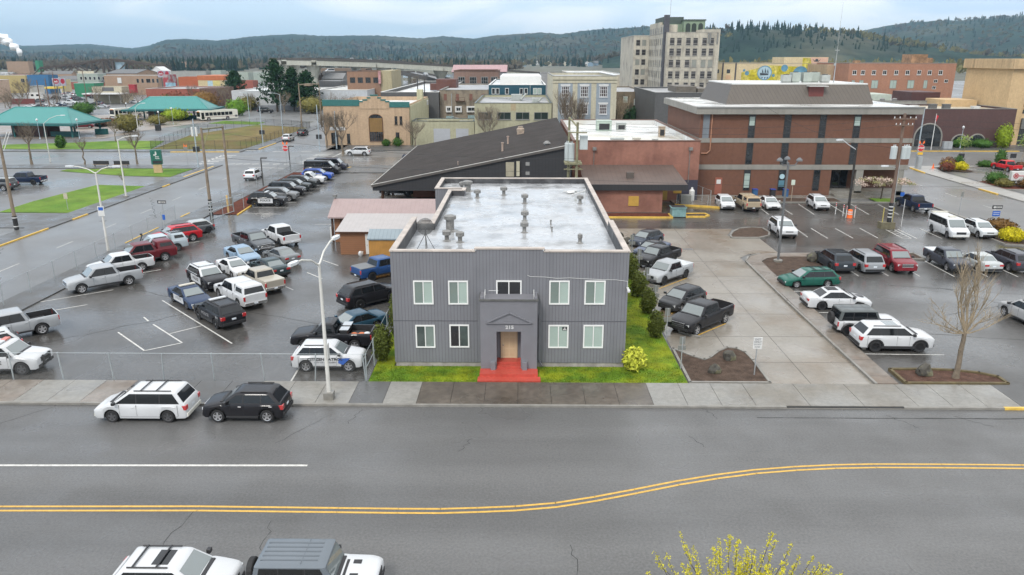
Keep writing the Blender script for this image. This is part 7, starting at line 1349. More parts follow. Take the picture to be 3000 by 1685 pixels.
def bare_tree(label, x, y, h, seed, trunk=.3, lev=3, spread=.6, up=.3, rt=None, bark=BARK, twig=None, group='bare street trees', name='bare_tree', split=3, crown0=None):
    q = random.Random(seed); T = thing(name, label, 'tree', (x, y, 0), 0, group); rt = rt or h * .022; th = h * trunk
    t = MB(); p = Vector((0, 0, -.1)); 
    for i in range(4): n_ = Vector((q.uniform(-.04, .04) * th, q.uniform(-.04, .04) * th, th * (i + 1) / 4)); t.tube(p, n_, rt * (1.25 - .12 * i if i else 1.5), rt * (1.25 - .12 * (i + 1)), 8, 0, False); p = n_
    t.build('trunk', [bark], T, True); c = MB(); m = crown0 or 5
    for i in range(m):
        a = 6.283 * i / m + q.uniform(-.3, .3); d = Vector((math.cos(a) * spread, math.sin(a) * spread, .6 + up)); branches(c, p - Vector((0, 0, q.random() * .1 * th)), d, rt * .55, (h - th) * .38, lev, q, split, up, spread)
    c.build('crown', [twig or bark], T); return T
def leaves(mb, c, r, n, s, q, m=0, shell=.35, noise_=.5, flat=0.):
    k = 0
    while k < n:
        v = Vector((q.gauss(0, 1), q.gauss(0, 1), q.gauss(0, 1))); 
        if v.length < .01: continue
        v.normalize(); rr = 1 - shell * q.random() ** 1.5; rr *= 1 + noise_ * mn.noise(v * 2.2 + Vector(c) * .3); p = Vector((c[0] + v.x * r[0] * rr, c[1] + v.y * r[1] * rr, c[2] + v.z * r[2] * rr)); k += 1
        a = Vector((q.gauss(0, 1), q.gauss(0, 1), q.gauss(0, 1 - flat))).normalized(); b = a.cross(v + Vector((q.uniform(-.6, .6), q.uniform(-.6, .6), q.uniform(-.6, .6))))
        if b.length < .05: continue
        b.normalize(); e = s * q.uniform(.6, 1.3); mb.poly([p - a * e, p + b * e * .55, p + a * e, p - b * e * .55], m)
def shrub(name, label, x, y, r, h, m, n=900, s=.09, cat='shrub', group=None, z=.0, seed=0, core=True, noise_=.35):
    q = random.Random(seed + int(x * 7) + int(y * 3)); T = thing(name, label, cat, (x, y, z), 0, group); mb = MB()
    leaves(mb, (0, 0, h * .52), (r, r, h * .52), n, s, q, noise_=noise_)
    mb.build('foliage', [m], T); c = MB()
    if core: c.blob((0, 0, h * .5), (r * .78, r * .78, h * .44), seed, 0)
    c.tube((0, 0, -.05), (0, 0, h * .5), r * .12, r * .08, 6, 1); c.build('stem', [m, BARKD], T); return T
THUJA = leafmat('thuja green', (.085, .105, .020)); BUSHG = leafmat('bush green', (.045, .105, .018)); BUSHY = leafmat('yellow bush', (.50, .43, .015)); GOLD = leafmat('variegated gold leaf', (.42, .44, .05), .5, 5.); LIME = leafmat('lime leaf', (.20, .27, .02)); OLIVE = leafmat('olive shrub', (.14, .125, .035)); BROWNS = leafmat('brown shrub', (.15, .085, .05)); RUSTS = leafmat('rust red shrub', (.155, .05, .03)); ORNG = leafmat('russet tree', (.14, .075, .02)); EVER = mat('evergreen needles', (.020, .052, .022), rough=.85, spec=.15, var=.45, vs=.35, vs2=3)
hedge = 'clipped upright conifers beside the gray building'
for x, y, h, r, lb in ((9.67, 59.2, 2.05, .72, 'middle upright conifer right of the gray building, beside the silver pickup'), (9.8, 55.0, 1.95, .62, 'upright conifer right of the gray building, in front of the camera corner'), (9.55, 49.8, 1.85, .58, 'nearest upright conifer on the right lawn'), (9.8, 64.4, 2.2, .62, 'farthest upright conifer right of the gray building'), (-9.0, 45.3, 2.35, .62, 'upright conifer by the fence corner left of the gray building'), (-8.75, 50.0, 2.9, .6, 'taller upright conifer against the left side of the gray building')): shrub('upright_conifer', lb, x, y, r, h, THUJA, 2600, .075, 'shrub', hedge, .05, noise_=.4)
shrub('gold_shrub', 'round bush with yellow-green variegated leaves at the right corner of the gray building', 7.15, 44.0, .72, 1.42, GOLD, 520, .15, z=.05, noise_=.3)
shrub('yellow_shrub', 'bright yellow flowering bush at the right edge of the lot', 52.7, 79.3, 1.35, 1.45, BUSHY, 2200, .10, noise_=.25)
shrub('dry_shrub', 'brown dry shrub behind the silver compact SUV', 54.6, 84.6, 1.7, 1.3, ORNG, 700, .16)
for x, y, r, h, m, lb in ((74.4, 132.6, 1.0, 1.5, BUSHY, 'yellow shrub on the corner bed by the bank lot, left'), (76.4, 131.8, 1.2, 1.5, BUSHY, 'yellow shrub on the corner bed by the bank lot, right'), (75.4, 134.2, 1.4, 2.0, BROWNS, 'brown shrub at the back of the corner bed'), (77.2, 134.2, .9, 2.2, BUSHG, 'dark green shrub at the back of the corner bed'), (73.6, 131.2, 1.2, 1.6, RUSTS, 'red-brown low shrub at the front of the corner bed'), (83, 136, 1.3, 1.2, BUSHG, 'low green shrub along the bank lot kerb, left'), (85.6, 136, 1.0, 3.2, BUSHG, 'slim conical green shrub along the bank lot kerb'), (89.5, 136, 1.0, .9, BROWNS, 'small brown shrub along the bank lot kerb, left one'), (93, 136, 1.2, 1.0, BROWNS, 'small brown shrub along the bank lot kerb, right one'), (73.8, 117.5, 1.7, 1.9, BUSHG, 'round dark green shrub left of the key sign'), (73.2, 114.4, 1.3, 1.3, OLIVE, 'round olive shrub at the lower left of the key sign'), (76.2, 113.2, 1.6, 1.5, ORNG, 'tan shrub in front of the key sign'), (81.5, 116.5, 1.8, 2.2, LIME, 'lime green shrub right of the key sign'), (100.2, 166.6, 2.6, 1.9, BUSHG, 'clipped hedge under the right small arch'), (95.5, 166.6, 2.2, 1.9, BUSHG, 'clipped hedge under the left small arch'), (-27.3, 167.2, 1.2, 1.9, BUSHG, 'round shrub left of the theatre side door'), (-29.9, 167.6, 1.0, 1.5, BUSHG, 'smaller shrub under the theatre arched window')): shrub('shrub', lb, x, y, r, h, m, 700, .14)
for x, y, r, h, m, lb in ((-124.5, 218, 3.6, 2.2, BROWNS, 'brown clipped shrub mass between the teal shelters, left'), (-119, 219, 3, 2.1, BROWNS, 'brown clipped shrub mass between the teal shelters, right'), (-103, 199, 3.2, 4.6, OLIVE, 'umbrella-shaped olive tree in front of the teal shelters'), (-106, 222, 3.2, 2.7, OLIVE, 'olive umbrella shrub nearer the farther teal shelter, right'), (-112.5, 214, 2.6, 2.3, OLIVE, 'olive umbrella shrub in the middle of the plaza'), (-107, 236, 4.2, 3.6, LIME, 'square clipped green hedge at the farther teal shelter'), (-121, 270, 4.2, 7.4, RUSTS, 'rust red round tree behind the teal shelters'), (-112, 272, 6.0, 7.6, ORNG, 'russet brown broad tree in front of the red hall'), (-95.8, 258, 3.8, 5.2, leafmat('bright green bush', (.10, .20, .02)), 'bright green round bush behind the farther teal shelter'), (-73, 268, 5, 5.6, OLIVE, 'olive green bushy tree right of the evergreens'), (-101, 283, 3.8, 5.0, OLIVE, 'grey-green bush in front of the white warehouse'), (-100, 163.6, 1.1, 2.5, BUSHG, 'small round green tree on the park lawn'), (-150, 262, 4, 4, BUSHG, 'dark green shrub behind the first teal shelter'), (-137, 300, 5, 5, BUSHG, 'dark bushes beside the cream shop')): shrub('shrub' if h < 5 else 'leafy_tree', lb, x, y, r, h, m, 900, .30 if h > 3 else .2, 'shrub' if h < 5 else 'tree')
def evergreen(label, x, y, h, r, seed, grp='dark evergreens'):
    q = random.Random(seed); T = thing('evergreen_tree', label, 'tree', (x, y, 0), 0, grp); MB().tube((0, 0, -.2), (0, 0, h * .9), h * .022, .05, 7).build('trunk', [BARKD], T); mb = MB()
    for i in range(150):
        t = q.random() ** .8; z = h * (.12 + .86 * t); L = r * (1 - t) ** .75 * q.uniform(.6, 1.15) + .3; a = q.random() * 6.283; d = Vector((math.cos(a), math.sin(a), .28)); 
        for k in range(26):
            u = q.random() ** .7; p = Vector((0, 0, z)) + d * (L * u) + Vector((q.gauss(0, .35), q.gauss(0, .35), q.gauss(0, .35) + u * u * .5)); e = q.uniform(.25, .6); b = Vector((q.gauss(0, 1), q.gauss(0, 1), q.gauss(.3, .6))).normalized(); c = b.cross(Vector((q.gauss(0, 1), q.gauss(0, 1), q.gauss(0, 1)))).normalized(); mb.poly([p - b * e, p + c * e * .5, p + b * e * 1.2, p - c * e * .5])
    mb.build('crown', [EVER], T)
evergreen('tallest of three dark evergreens in front of the white warehouse', -88.2, 277, 17.6, 8.6, 1); evergreen('middle one of three dark evergreens in front of the white warehouse', -82.4, 278, 14.6, 5.6, 2); evergreen('right one of three dark evergreens in front of the white warehouse', -77.4, 278, 13.6, 6.6, 3)
evergreen('dark round-topped tree beside the orange-red building', -124.2, 334, 12.6, 7.5, 4, None)
for i, (x, y, h, r) in enumerate(((27.2, 199.5, 6, 1.0), (28.8, 199.5, 6.4, 1.0), (30.2, 199.8, 5.6, .9))): shrub('cypress', 'dark green slim conifer %s in front of the dark grey store' % ('on the left', 'in the middle', 'on the right')[i], x, y, r, h, leafmat('cypress', (.03, .07, .03)), 500, .3, 'tree')
bare_tree('bare pollarded tree at far left beside the junction lamp', -89.9, 137.3, 8.2, 1, .45); bare_tree('thin bare tree between the two lamp posts on the left', -80.2, 137.4, 5.6, 2, .5, 2); bare_tree('bare tree behind the benches and the green sign', -70.9, 138.3, 7.0, 3, .45); bare_tree('bare umbrella tree on the far side of the lawn', -94.5, 176, 5.2, 4, .4); bare_tree('little bare tree at the tip of the triangular lawn', -60.1, 112.2, 2.9, 5, .45, 2)
bare_tree('big bare tree at the corner left of the peach theatre', -35.7, 150.6, 9.6, 6, .35, 4, .55); bare_tree('bare spreading tree in front of the low sage garage', -23.3, 166.2, 6.6, 7, .25, 4, .75); bare_tree('bare tree in front of the sage building', -7.4, 165, 9.4, 8, .25, 4, .6); bare_tree('tall bare tree before the panelled building, left', 9.6, 164, 12.4, 9, .3, 4, .35, .5); bare_tree('tall bare tree before the panelled building, right', 12.4, 165, 10.6, 10, .3, 4, .35, .5); bare_tree('twiggy tree in front of the stained building', 24.5, 196, 10.4, 12, .2, 4, .5, .4, bark=BARK2); bare_tree('bare tree at the left end of the peach theatre', -42.8, 166.5, 8, 13, .3, 4, .5); bare_tree('bare street tree between the theatre street and the field', -44.6, 190, 10.6, 14, .3, 4, .5); bare_tree('small bare tree in front of the white warehouse', -97.6, 276, 7.4, 15, .4, 3, .5); bare_tree('bare tree against the orange-red building', -128.4, 300, 9.5, 16, .3, 3, .5)
# the near bare tree on the right
q = random.Random(21); T = thing('bare_tree', 'large bare pale-twigged tree in the bark bed at the right front', 'tree', (26.75, 42.9, 0)); t = MB(); p = Vector((0, 0, 0)); R0 = [.24, .17, .15, .14, .13, .12]
for i, n_ in enumerate(((.03, 0, .5), (.06, .02, 1.2), (.02, 0, 1.9), (.06, 0, 2.5), (.05, 0, 3.05))): n_ = Vector(n_); t.tube(p, n_, R0[i], R0[i + 1], 10, 0, False); p = n_
t.build('trunk', [BARK], T, True); c = MB()
for (dx, dy, dz, L, r) in ((.03, .05, 1, 2.3, .085), (-.20, .1, .9, 2.1, .07), (.22, -.05, .9, 2.0, .07), (-.42, -.1, .8, 1.9, .06), (.42, .12, .75, 1.8, .06), (-.05, .3, .9, 1.8, .05), (.15, -.3, .9, 1.7, .05), (-.3, .3, .9, 1.8, .05)): branches(c, p, (dx, dy, dz), r, L, 4, q, 2, .42, .36, 5, .68)
for (dx, dy, dz, L) in ((-1, .1, .25, 1.35), (1, -.1, .22, 1.3), (-.8, -.4, .15, 1.1), (.8, .5, .2, 1.2), (-.9, .4, .45, 1.3), (.9, .2, .5, 1.2), (-1, -.1, .02, 1.0)): branches(c, p - Vector((0, 0, .05)), (dx, dy, dz), .05, L, 4, q, 2, .08, .45, 4, .66)
c.build('crown', [BARK2], T)
# yellow-leaved street tree whose top shows at the bottom
q = random.Random(33); T = thing('budding_tree', 'yellow-green budding tree top at the bottom edge', 'tree', (7.2, 20.6, 0)); MB().tube((0, 0, -.1), (0, 0, 1.3), .10, .08, 8).build('trunk', [BARK], T); s_, l_ = MB(), MB(); YLF = mat('new yellow leaves', (.50, .45, .02), rough=.6, spec=.3, var=.4, vs=4, vs2=20)
for i in range(120):
    tx = q.uniform(-3.15, 3.4); ty = q.gauss(0, .55); tz = 3.9 - .22 * (abs(tx) / 1.7) ** 2 - q.random() ** 1.2 * 1.3 + (.2 if abs(tx + 1.2) < .3 or abs(tx - 1.8) < .4 else 0); b = Vector((tx * .35, ty * .3, 1.25)); m_ = Vector((tx * .85, ty, (tz + 1.2) * .55)); e = Vector((tx, ty, tz)); s_.tube(b, m_, .018, .010, 4, 0, False); s_.tube(m_, e, .010, .004, 4, 0, False); dense = math.exp(-((tx - .2) / 1.9) ** 2)
    for k in range(int(18 + 60 * dense * q.random())):
        u = q.random() ** .75; pt = m_.lerp(e, u) + Vector((q.gauss(0, .04), q.gauss(0, .04), q.gauss(0, .03)))
        for z_ in range(3): a = Vector((q.gauss(0, 1), q.gauss(0, 1), q.gauss(.4, .8))).normalized(); d = a.cross(Vector((q.gauss(0, 1), q.gauss(0, 1), q.gauss(0, 1)))).normalized(); f = q.uniform(.018, .042); l_.poly([pt, pt + a * f + d * f * .5, pt + a * f * 2, pt + a * f - d * f * .5])
s_.build('crown', [BARKD], T); l_.build('foliage', [YLF], T)
# tree in blossom at the brick office, young street trees
q = random.Random(41); T = thing('blossom_tree', 'low spreading tree with pale pink blossom before the brick office', 'tree', (49.9, 104, 0)); MB().tube((0, 0, -.1), (.1, 0, 1.7), .11, .09, 8).build('trunk', [BARKD], T); f = MB()
for k in range(26): f_c = (q.uniform(-3.6, 3.4), q.uniform(-1.2, 1.2), 2.45 + q.uniform(-.35, .4)); leaves(f, f_c, (.75, .75, .3), 110, .10, q, q.choice((0, 0, 1)), 1.0)
f.build('crown', [mat('pale blossom', (.55, .43, .36), rough=.8, var=.25, vs=2), mat('blossom leaf', (.24, .23, .09), rough=.8, var=.3, vs=2)], T)
for x, y, lb in ((81.2, 140.3, 'young pale green street tree opposite the arched bank, left'), (93.2, 142, 'young pale green street tree opposite the arched bank, right')): T = thing('young_tree', lb, 'tree', (x, y, 0), 0, 'young street trees'); MB().tube((0, 0, -.1), (.1, 0, 3.6), .05, .03, 6).build('trunk', [BARK2], T); f = MB(); leaves(f, (0, 0, 4.2), (1.3, 1.3, 1.4), 260, .16, random.Random(int(x)), shell=.9); f.build('crown', [mat('fresh pale leaf', (.20, .27, .06), rough=.8, var=.3)], T)
T = shrub('leafy_tree', 'yellow-green leafy tree in front of the tan building corner', 104.2, 165.8, 1.7, 5.0, LIME, 700, .22, 'tree')
for x, y, z, r, lb in ((13.6, 45.7, .1, (.42, .36, .42), 'dark square boulder on the bark by the exit sign'), (12.1, 43.5, .1, (.42, .3, .34), 'dark jagged boulder at the front of the bark bed'), (25.0, 43.35, .1, (.52, .4, .42), 'mossy boulder left of the big bare tree'), (28.2, 70.4, .1, (.6, .5, .5), 'brown boulder beside the tall lamp post bed'), (10.6, 80.0, 0, (.5, .4, .5), 'dark boulder at the far corner of the gray building'), (11.3, 78, 0, (.7, .5, .4), 'grey boulder behind the farthest hatchback'), (73.4, 131.0, .1, (.8, .6, .8), 'red-brown boulder at the tip of the corner bed')): single('boulder', MB().blob((0, 0, r[2] * .6), r, int(x), 0, .45, 1.1, 2), [mat('basalt', (.065, .060, .05), rough=.85, var=.45, vs=3, col2=(.13, .125, .07), c2=(2.2, .5, .65))], lb, 'boulder', (x, y, z))
# bare brown town trees: one built, the rest copied with their parts
tq = random.Random(9); B0 = bare_tree('bare brown tree among the roofs of the far left town', -150, 300, 8, 30, .25, 3, .7, group='bare trees of the far left town')
for i in range(54):
    if i < 40: y = tq.uniform(260, 640); x = tq.uniform(-.70, -.20) * y
    else: y = tq.uniform(300, 560); x = tq.uniform(-.18, .05) * y
    o = B0.copy(); COL.objects.link(o); o.location = (x, y, 0); o.rotation_euler = (0, 0, tq.random() * 6); o.scale = (tq.uniform(.7, 1.5),) * 3
    if i >= 40: o['label'] = 'bare brown tree among the roofs behind the theatre row'; o['group'] = 'bare trees behind the theatre row'
    for ch in list(B0.children): c = ch.copy(); COL.objects.link(c); c.parent = o
gq = random.Random(3); gb = MB()
for i in range(9000):
    x = gq.uniform(-9.2, 10.0); y = gq.uniform(41.95, 44.35) if i < 6800 else gq.uniform(44.4, 62)
    if i >= 6800: x = gq.uniform(6.75, 10.0)
    if -2.75 < x < 1.3 and y < 44.5: continue
    a = gq.random() * 6.28; h = gq.uniform(.04, .11); dx, dy = math.cos(a) * .02, math.sin(a) * .02; gb.poly([(x - dx, y - dy, .058), (x + dx, y + dy, .058), (x + gq.uniform(-.04, .04), y + gq.uniform(-.04, .04), .06 + h)])
tag(gb.build('grass_blades', [GRASS]), 'short green grass blades on the lawn of the gray building', 'grass', kind='stuff')
# ------------------------------------------------------------------ lamps, poles, wires
POLEW = mat('painted white pole', (.58, .57, .53), rough=.5, var=.1, vs=1, stain=.4); WOOD = mat('weathered pole wood', (.21, .165, .12), rough=.85, var=.25, vs=1.5, stain=.6); WOODG = mat('green grey pole wood', (.20, .19, .115), rough=.85, var=.25, vs=1.5, stain=.4); WOODR = mat('red brown pole wood', (.15, .10, .075), rough=.85, var=.3, vs=1.5, stain=.6); LENS = mat('lamp head', (.58, .60, .61), rough=.35, var=.05); PLBL = mat('pale blue pole', (.36, .42, .46), rough=.5, metal=.2, var=.08)
def cobra(mb, p, d, L=.75, w_=.16):
    d = Vector((d[0], d[1], 0)).normalized(); n = Vector((-d.y, d.x, 0)); p = Vector(p)
    A = [p + n * w_ * .5, p + d * L * .45 + n * w_, p + d * L + n * w_ * .6, p + d * L - n * w_ * .6, p + d * L * .45 - n * w_, p - n * w_ * .5]; u = Vector((0, 0, .09)); l = Vector((0, 0, -.07)); mb.poly([a + u for a in A]); mb.poly([a + l for a in A][::-1])
    for i in range(6): mb.poly([A[i] + l, A[(i + 1) % 6] + l, A[(i + 1) % 6] + u, A[i] + u])
def lamp(label, x, y, h, arms, r=.11, m=METAL_P, base=None, name='street_lamp', group=None):
    T = thing(name, label, 'street lamp', (x, y, 0), 0, group); MB().lathe([(r * 1.2, 0), (r * 1.15, .3), (r, .5), (r * .6, h)], n=10).build('pole', [m], T, True)
    if base: MB().box(-base, base, -base, base, 0, .55 if base < .3 else .25).build('base', [CONC], T)
    for dx, dy, dz in arms:
        a = MB(); L = math.hypot(dx, dy); P = [(0, 0, h - .12), (dx * .35, dy * .35, h - .12 + dz * .62), (dx * .8, dy * .8, h - .12 + dz * .97), (dx, dy, h - .12 + dz)]; a.path(P, r * .42, 6); a.build('arm', [m], T); e = MB(); cobra(e, P[-1], (dx, dy), .78); e.build('lamp_head', [LENS], T)
    return T
T = lamp('white two-armed street lamp on the pavement in front of the patrol car', -11.05, 39.45, 8.2, [(-.55, -2.0, .75), (.35, 2.0, 1.0)], .125, POLEW, .27); MB().box(.12, .15, -.2, .2, 2.6, 3.5).build('sign_plate', [TRIM_W], T)
T = lamp('white two-armed street lamp at the fence beside the left street', -42.36, 74.2, 8.0, [(-2.1, 0, .7), (1.8, 0, .7)], .12, POLEW); s_ = MB().box(-.32, .32, -.16, -.13, 3.6, 4.6).build('sign_plate', [TRIM_W], T); MB().prism([(-.24, -.17), (.24, -.17), (.24, -.161), (-.24, -.161)], 4.18, 4.5).build('sign_print', [BLUE_T], T)
lamp('white street lamp on the far pavement by the triangular lawn', -55.7, 104.2, 8.1, [(2.0, .2, .55)], .12, POLEW, .3); lamp('pale street lamp on the pavement by the cross street at left', -88.66, 140.9, 7.2, [(3.2, .4, 1.5)], .10, POLEW)
lamp('pale blue lamp column beyond the fenced field', -59.2, 188.5, 10.2, [(-2.0, 0, .4)], .12, PLBL); lamp('lamp column behind the white bus', -83, 233, 8.5, [(-1.6, 0, .3)], .12, PLBL); lamp('lamp column at the near corner of the bus plaza', -99, 196, 6.5, [(1.8, .3, 1.2)], .11, POLEW)
lamp('pale street lamp far right before the tan building', 112.5, 163, 10.5, [(2.4, 0, .8)], .13, POLEW)
def globe(label, x, y, h=4.2): T = thing('globe_lamp', label, 'street lamp', (x, y, 0), 0, 'globe lamps'); MB().lathe([(.18, 0), (.1, .4), (.06, .6), (.05, h)], n=8).build('pole', [PLBL], T); MB().lathe([(.1, h), (.26, h + .18), (.24, h + .42), (.06, h + .62)], n=10).build('globe', [LENS], T)
for x, y, lb in ((-116.2, 182.3, 'globe lamp nearest the left teal shelter'), (-108.9, 242, 'globe lamp at the farther teal shelter kerb'), (-102.5, 224, 'globe lamp in the middle of the plaza'), (-99.4, 209, 'globe lamp by the plaza bin'), (-107, 183, 'small globe lamp at the lane in front of the left teal shelter'), (-128, 248, 'globe lamp beside the second bus'), (94.6, 165, 'globe lamp before the small arches')): globe(lb, x, y)
def shoebox(label, x, y, h, dx=.6): T = thing('lot_lamp', label, 'street lamp', (x, y, 0), 0, 'dark box lamps on the fenced lot'); MB().box(-.07, .07, -.07, .07, 0, h).build('pole', [mat('dark lamp pole', (.05, .045, .04))], T); MB().box(.0, dx * 1.5, -.17, .17, h, h + .16).build('lamp_head', [mat('dark lamp pole', (.05, .045, .04))], T)
shoebox('dark box lamp on the bark strip near the black SUVs', -39.6, 114.2, 4.2); shoebox('dark box lamp at the far end of the bark strip beside the stop sign', -40.3, 130.7, 4.1)
T = thing('lot_lamp', 'tall grey lot lamp with three heads on the round bark bed', 'street lamp', (24.75, 70.3, 0)); GP = mat('grey lamp post', (.12, .125, .13), rough=.5, var=.08); MB().lathe([(.13, 0), (.12, .1), (.10, 9.6)], n=10).build('pole', [GP], T); MB().lathe([(.42, 0), (.42, .28), (.3, .32)], n=14).build('base', [CONC], T)
for dx, dy in ((-.9, -.1), (.2, 1.0), (1.0, -.1)): e = MB(); e.path([(0, 0, 9.3), (dx * .6, dy * .6, 9.35), (dx * .85, dy * .85, 9.75)], .05, 6); e.lathe([(.30, .0), (.28, .12), (.1, .3)], (dx * .95, dy * .95, 9.75), 10); e.build('lamp_head', [GP], T)
T = thing('street_lamp', 'black pole with white street lamp arm and orange barrel at its foot', 'street lamp', (40.5, 92.3, 0)); MB().lathe([(.16, 0), (.15, 4.6), (.11, 8.5)], n=10).build('pole', [mat('tarred pole', (.03, .028, .026), rough=.7)], T); a = MB().path([(0, 0, 8.2), (-1.3, -.6, 8.9), (-2.2, -1.0, 9.5)], .05, 6); a.build('arm', [LENS], T); e = MB(); cobra(e, (-2.2, -1, 9.5), (-1, -.4), .9, .2); e.build('lamp_head', [LENS], T)
def upole(label, x, y, h, m, r=.17, guard=None, group='wooden utility poles'):
    T = thing('utility_pole', label, 'utility pole', (x, y, 0), 0, group); MB().lathe([(r * 1.15, 0), (r, 2), (r * .72, h)], n=10).build('pole', [m], T)
    if guard: MB().lathe([(r * 1.3, 0), (r * 1.3, guard)], n=10).build('guard', [BLK], T)
    return T
def xarm(T, z, w_=2.2, m=WOOD, y=-.2, rz=0.):
    MB().box(-w_ / 2, w_ / 2, y - .06, y + .06, z - .07, z + .07, 0, rz, (0, y)).build('crossarm', [m], T); i = MB()
    for k in (-.45, -.22, .22, .45): i.lathe([(.05, .07), (.06, .15), (.03, .26)], (k * w_ * math.cos(rz), y + k * w_ * math.sin(rz), z), 6)
    i.build('insulator', [LENS], T)
def cans(T, P, z, h=.95, r=.26):
    for x, y in P:
        m = MB(); m.lathe([(r, 0), (r, h), (r * .9, h + .06)], (x, y, z), 12); m.lathe([(.05, h), (.06, h + .2), (.03, h + .28)], (x - .08, y, z), 6); m.lathe([(.05, h), (.06, h + .2), (.03, h + .28)], (x + .1, y, z), 6); m.build('transformer', [mat('transformer grey', (.44, .48, .48), rough=.45, var=.08, stain=.3)], T)
T = upole('wooden utility pole with black guard at far left', -57.9, 83.6, 11.2, WOOD, .19, 1.6); MB().lathe([(.26, 1.35), (.26, 1.47)], n=10).lathe([(.26, .35), (.26, .45)], n=10).build('white_band', [TRIM_W], T); MB().path([(0, 0, 9.0), (.8, .4, 11.0)], .04).path([(.3, 0, 9.0), (1.1, .4, 11.0)], .04).build('brace', [TRIM_W], T)
T = upole('banded wooden pole at the gate, nearer of the two', -38.62, 91.6, 10.8, WOOD, .19); b_ = MB()
for i in range(4): b_.lathe([(.235, .5 + i * .42), (.235, .62 + i * .42)], n=10)
b_.build('white_band', [TRIM_W], T); MB().lathe([(.228, 0), (.228, 2.1)], n=10).build('guard', [BLK], T); MB().tube((0, 0, 10.6), (.2, 6.0, 10.35), .10, n=6).tube((.0, .1, 8.6), (.1, 2.2, 10.5), .05, n=5).build('crossbeam', [WOODG], T)
upole('wooden pole behind the gate, farther of the two', -38.4, 97.7, 10.55, WOOD, .18)
T = upole('left pole of the distant twin frame beyond the field', -61.3, 212.6, 12, WOOD, .2); MB().tube((0, 0, 11.6), (4.0, 6, 11.6), .16, n=6).box(1, 2.8, 1.4, 4.4, 11.2, 11.8).build('crossbeam', [WOOD], T); upole('right pole of the distant twin frame beyond the field', -57.3, 218.6, 12, WOOD, .2)
T = upole('right post of the twin pole with transformers behind the gray building', 6.45, 88.4, 11.75, WOODG, .19); MB().tube((0, 0, 11.2), (-.8, 2.6, 12.1), .10, n=6).box(-1.4, .6, -.3, 2.2, 6.9, 7.1).tube((-1.2, 0, 6.4), (.5, 0, 7.3), .05).tube((.5, 0, 6.4), (-1.2, 0, 7.3), .05).box(-1.5, .7, -.1, .0, 6.3, 6.42).build('platform', [WOODG], T); cans(T, ((-.55, 1.2), (-1.0, 1.9)), 7.15, 2.0, .34); MB().box(.35, 1.25, .3, 1.1, 8.6, 10.2).build('switch_box', [mat('transformer grey', (.44, .48, .48))], T); xarm(T, 10.6, 2.2, WOODG)
upole('left post of the twin pole with transformers behind the gray building', 5.65, 91, 12.1, WOODG, .18)
T = upole('red-brown utility pole with three grey transformers on a concrete foot in the right lot', 42.4, 85.6, 13, WOODR, .2); cans(T, ((-.62, 0), (.52, -.1), (.95, .15)), 8.0, 1.3, .36); xarm(T, 12.4, 2.6, WOODR); xarm(T, 11.7, 2.0, WOODR); MB().tube((.27, 0, 0), (.2, 0, 8), .05).build('conduit', [METAL_P], T); MB().box(-1.05, .55, -.5, .5, 0, .75).build('concrete_foot', [mat('mossy concrete', (.13, .115, .07), var=.3, vs=2)], T); b_ = MB()
for i in range(4): b_.lathe([(.245, 1.3 + i * .4), (.245, 1.42 + i * .4)], n=10)
b_.build('white_band', [TRIM_W], T); MB().lathe([(.238, .75), (.238, 3.0)], n=10).build('guard', [BLK], T); MB().tube((-.75, 0, .7), (-.75, 0, 2.4), .06).tube((.45, .2, .7), (.45, .2, 2.4), .06).build('guard_post', [mat('faded yellow', (.4, .33, .1))], T); a = MB().path([(0, 0, 7.0), (-1.1, -.2, 7.2)], .035, 6); a.build('arm', [METAL_P], T); e = MB(); cobra(e, (-1.1, -.2, 7.2), (-1, -.1), .8, .18); e.build('lamp_head', [LENS], T)
for x, y, h, lb in ((-128.8, 205, 13, 'leaning dark pole between the teal shelters, right'), (-137, 222, 13, 'leaning dark pole between the teal shelters, left'), (-200, 330, 13, 'distant pole before the green store'), (-170, 300, 14, 'distant pale pole before the cream shop'), (-230, 320, 13, 'distant pole at the filling station'), (-27.5, 204.5, 13.4, 'dark twin pole against the old apartments, left'), (-25.8, 205.2, 13.4, 'dark twin pole against the old apartments, right')): upole(lb, x, y, h, WOODR if x < -30 else BLK, .17)
def wire(label, a, b, sag=.5, r=.018, grp='overhead wires'):
    P = []; a = Vector(a); b = Vector(b)
    for i in range(15): t = i / 14; p = a.lerp(b, t); p.z -= sag * 4 * t * (1 - t); P.append(p - a)
    tag(MB().path(P, r, 4).build('power_line', [BLK], None, False, a), label, 'wire', grp)
wire('wire from the twin pole to the right lot pole, upper', (6.45, 88.2, 11.6), (42.3, 85.4, 12.5), .8); wire('wire from the twin pole to the right lot pole, lower', (6.45, 88.2, 11.1), (42.3, 85.4, 11.8), .9); wire('wire from the right lot pole off to the right', (42.4, 85.4, 12.5), (125, 92, 11.5), 1.0); wire('second wire from the right lot pole off to the right', (42.4, 85.4, 11.8), (125, 92, 11), 1.0)
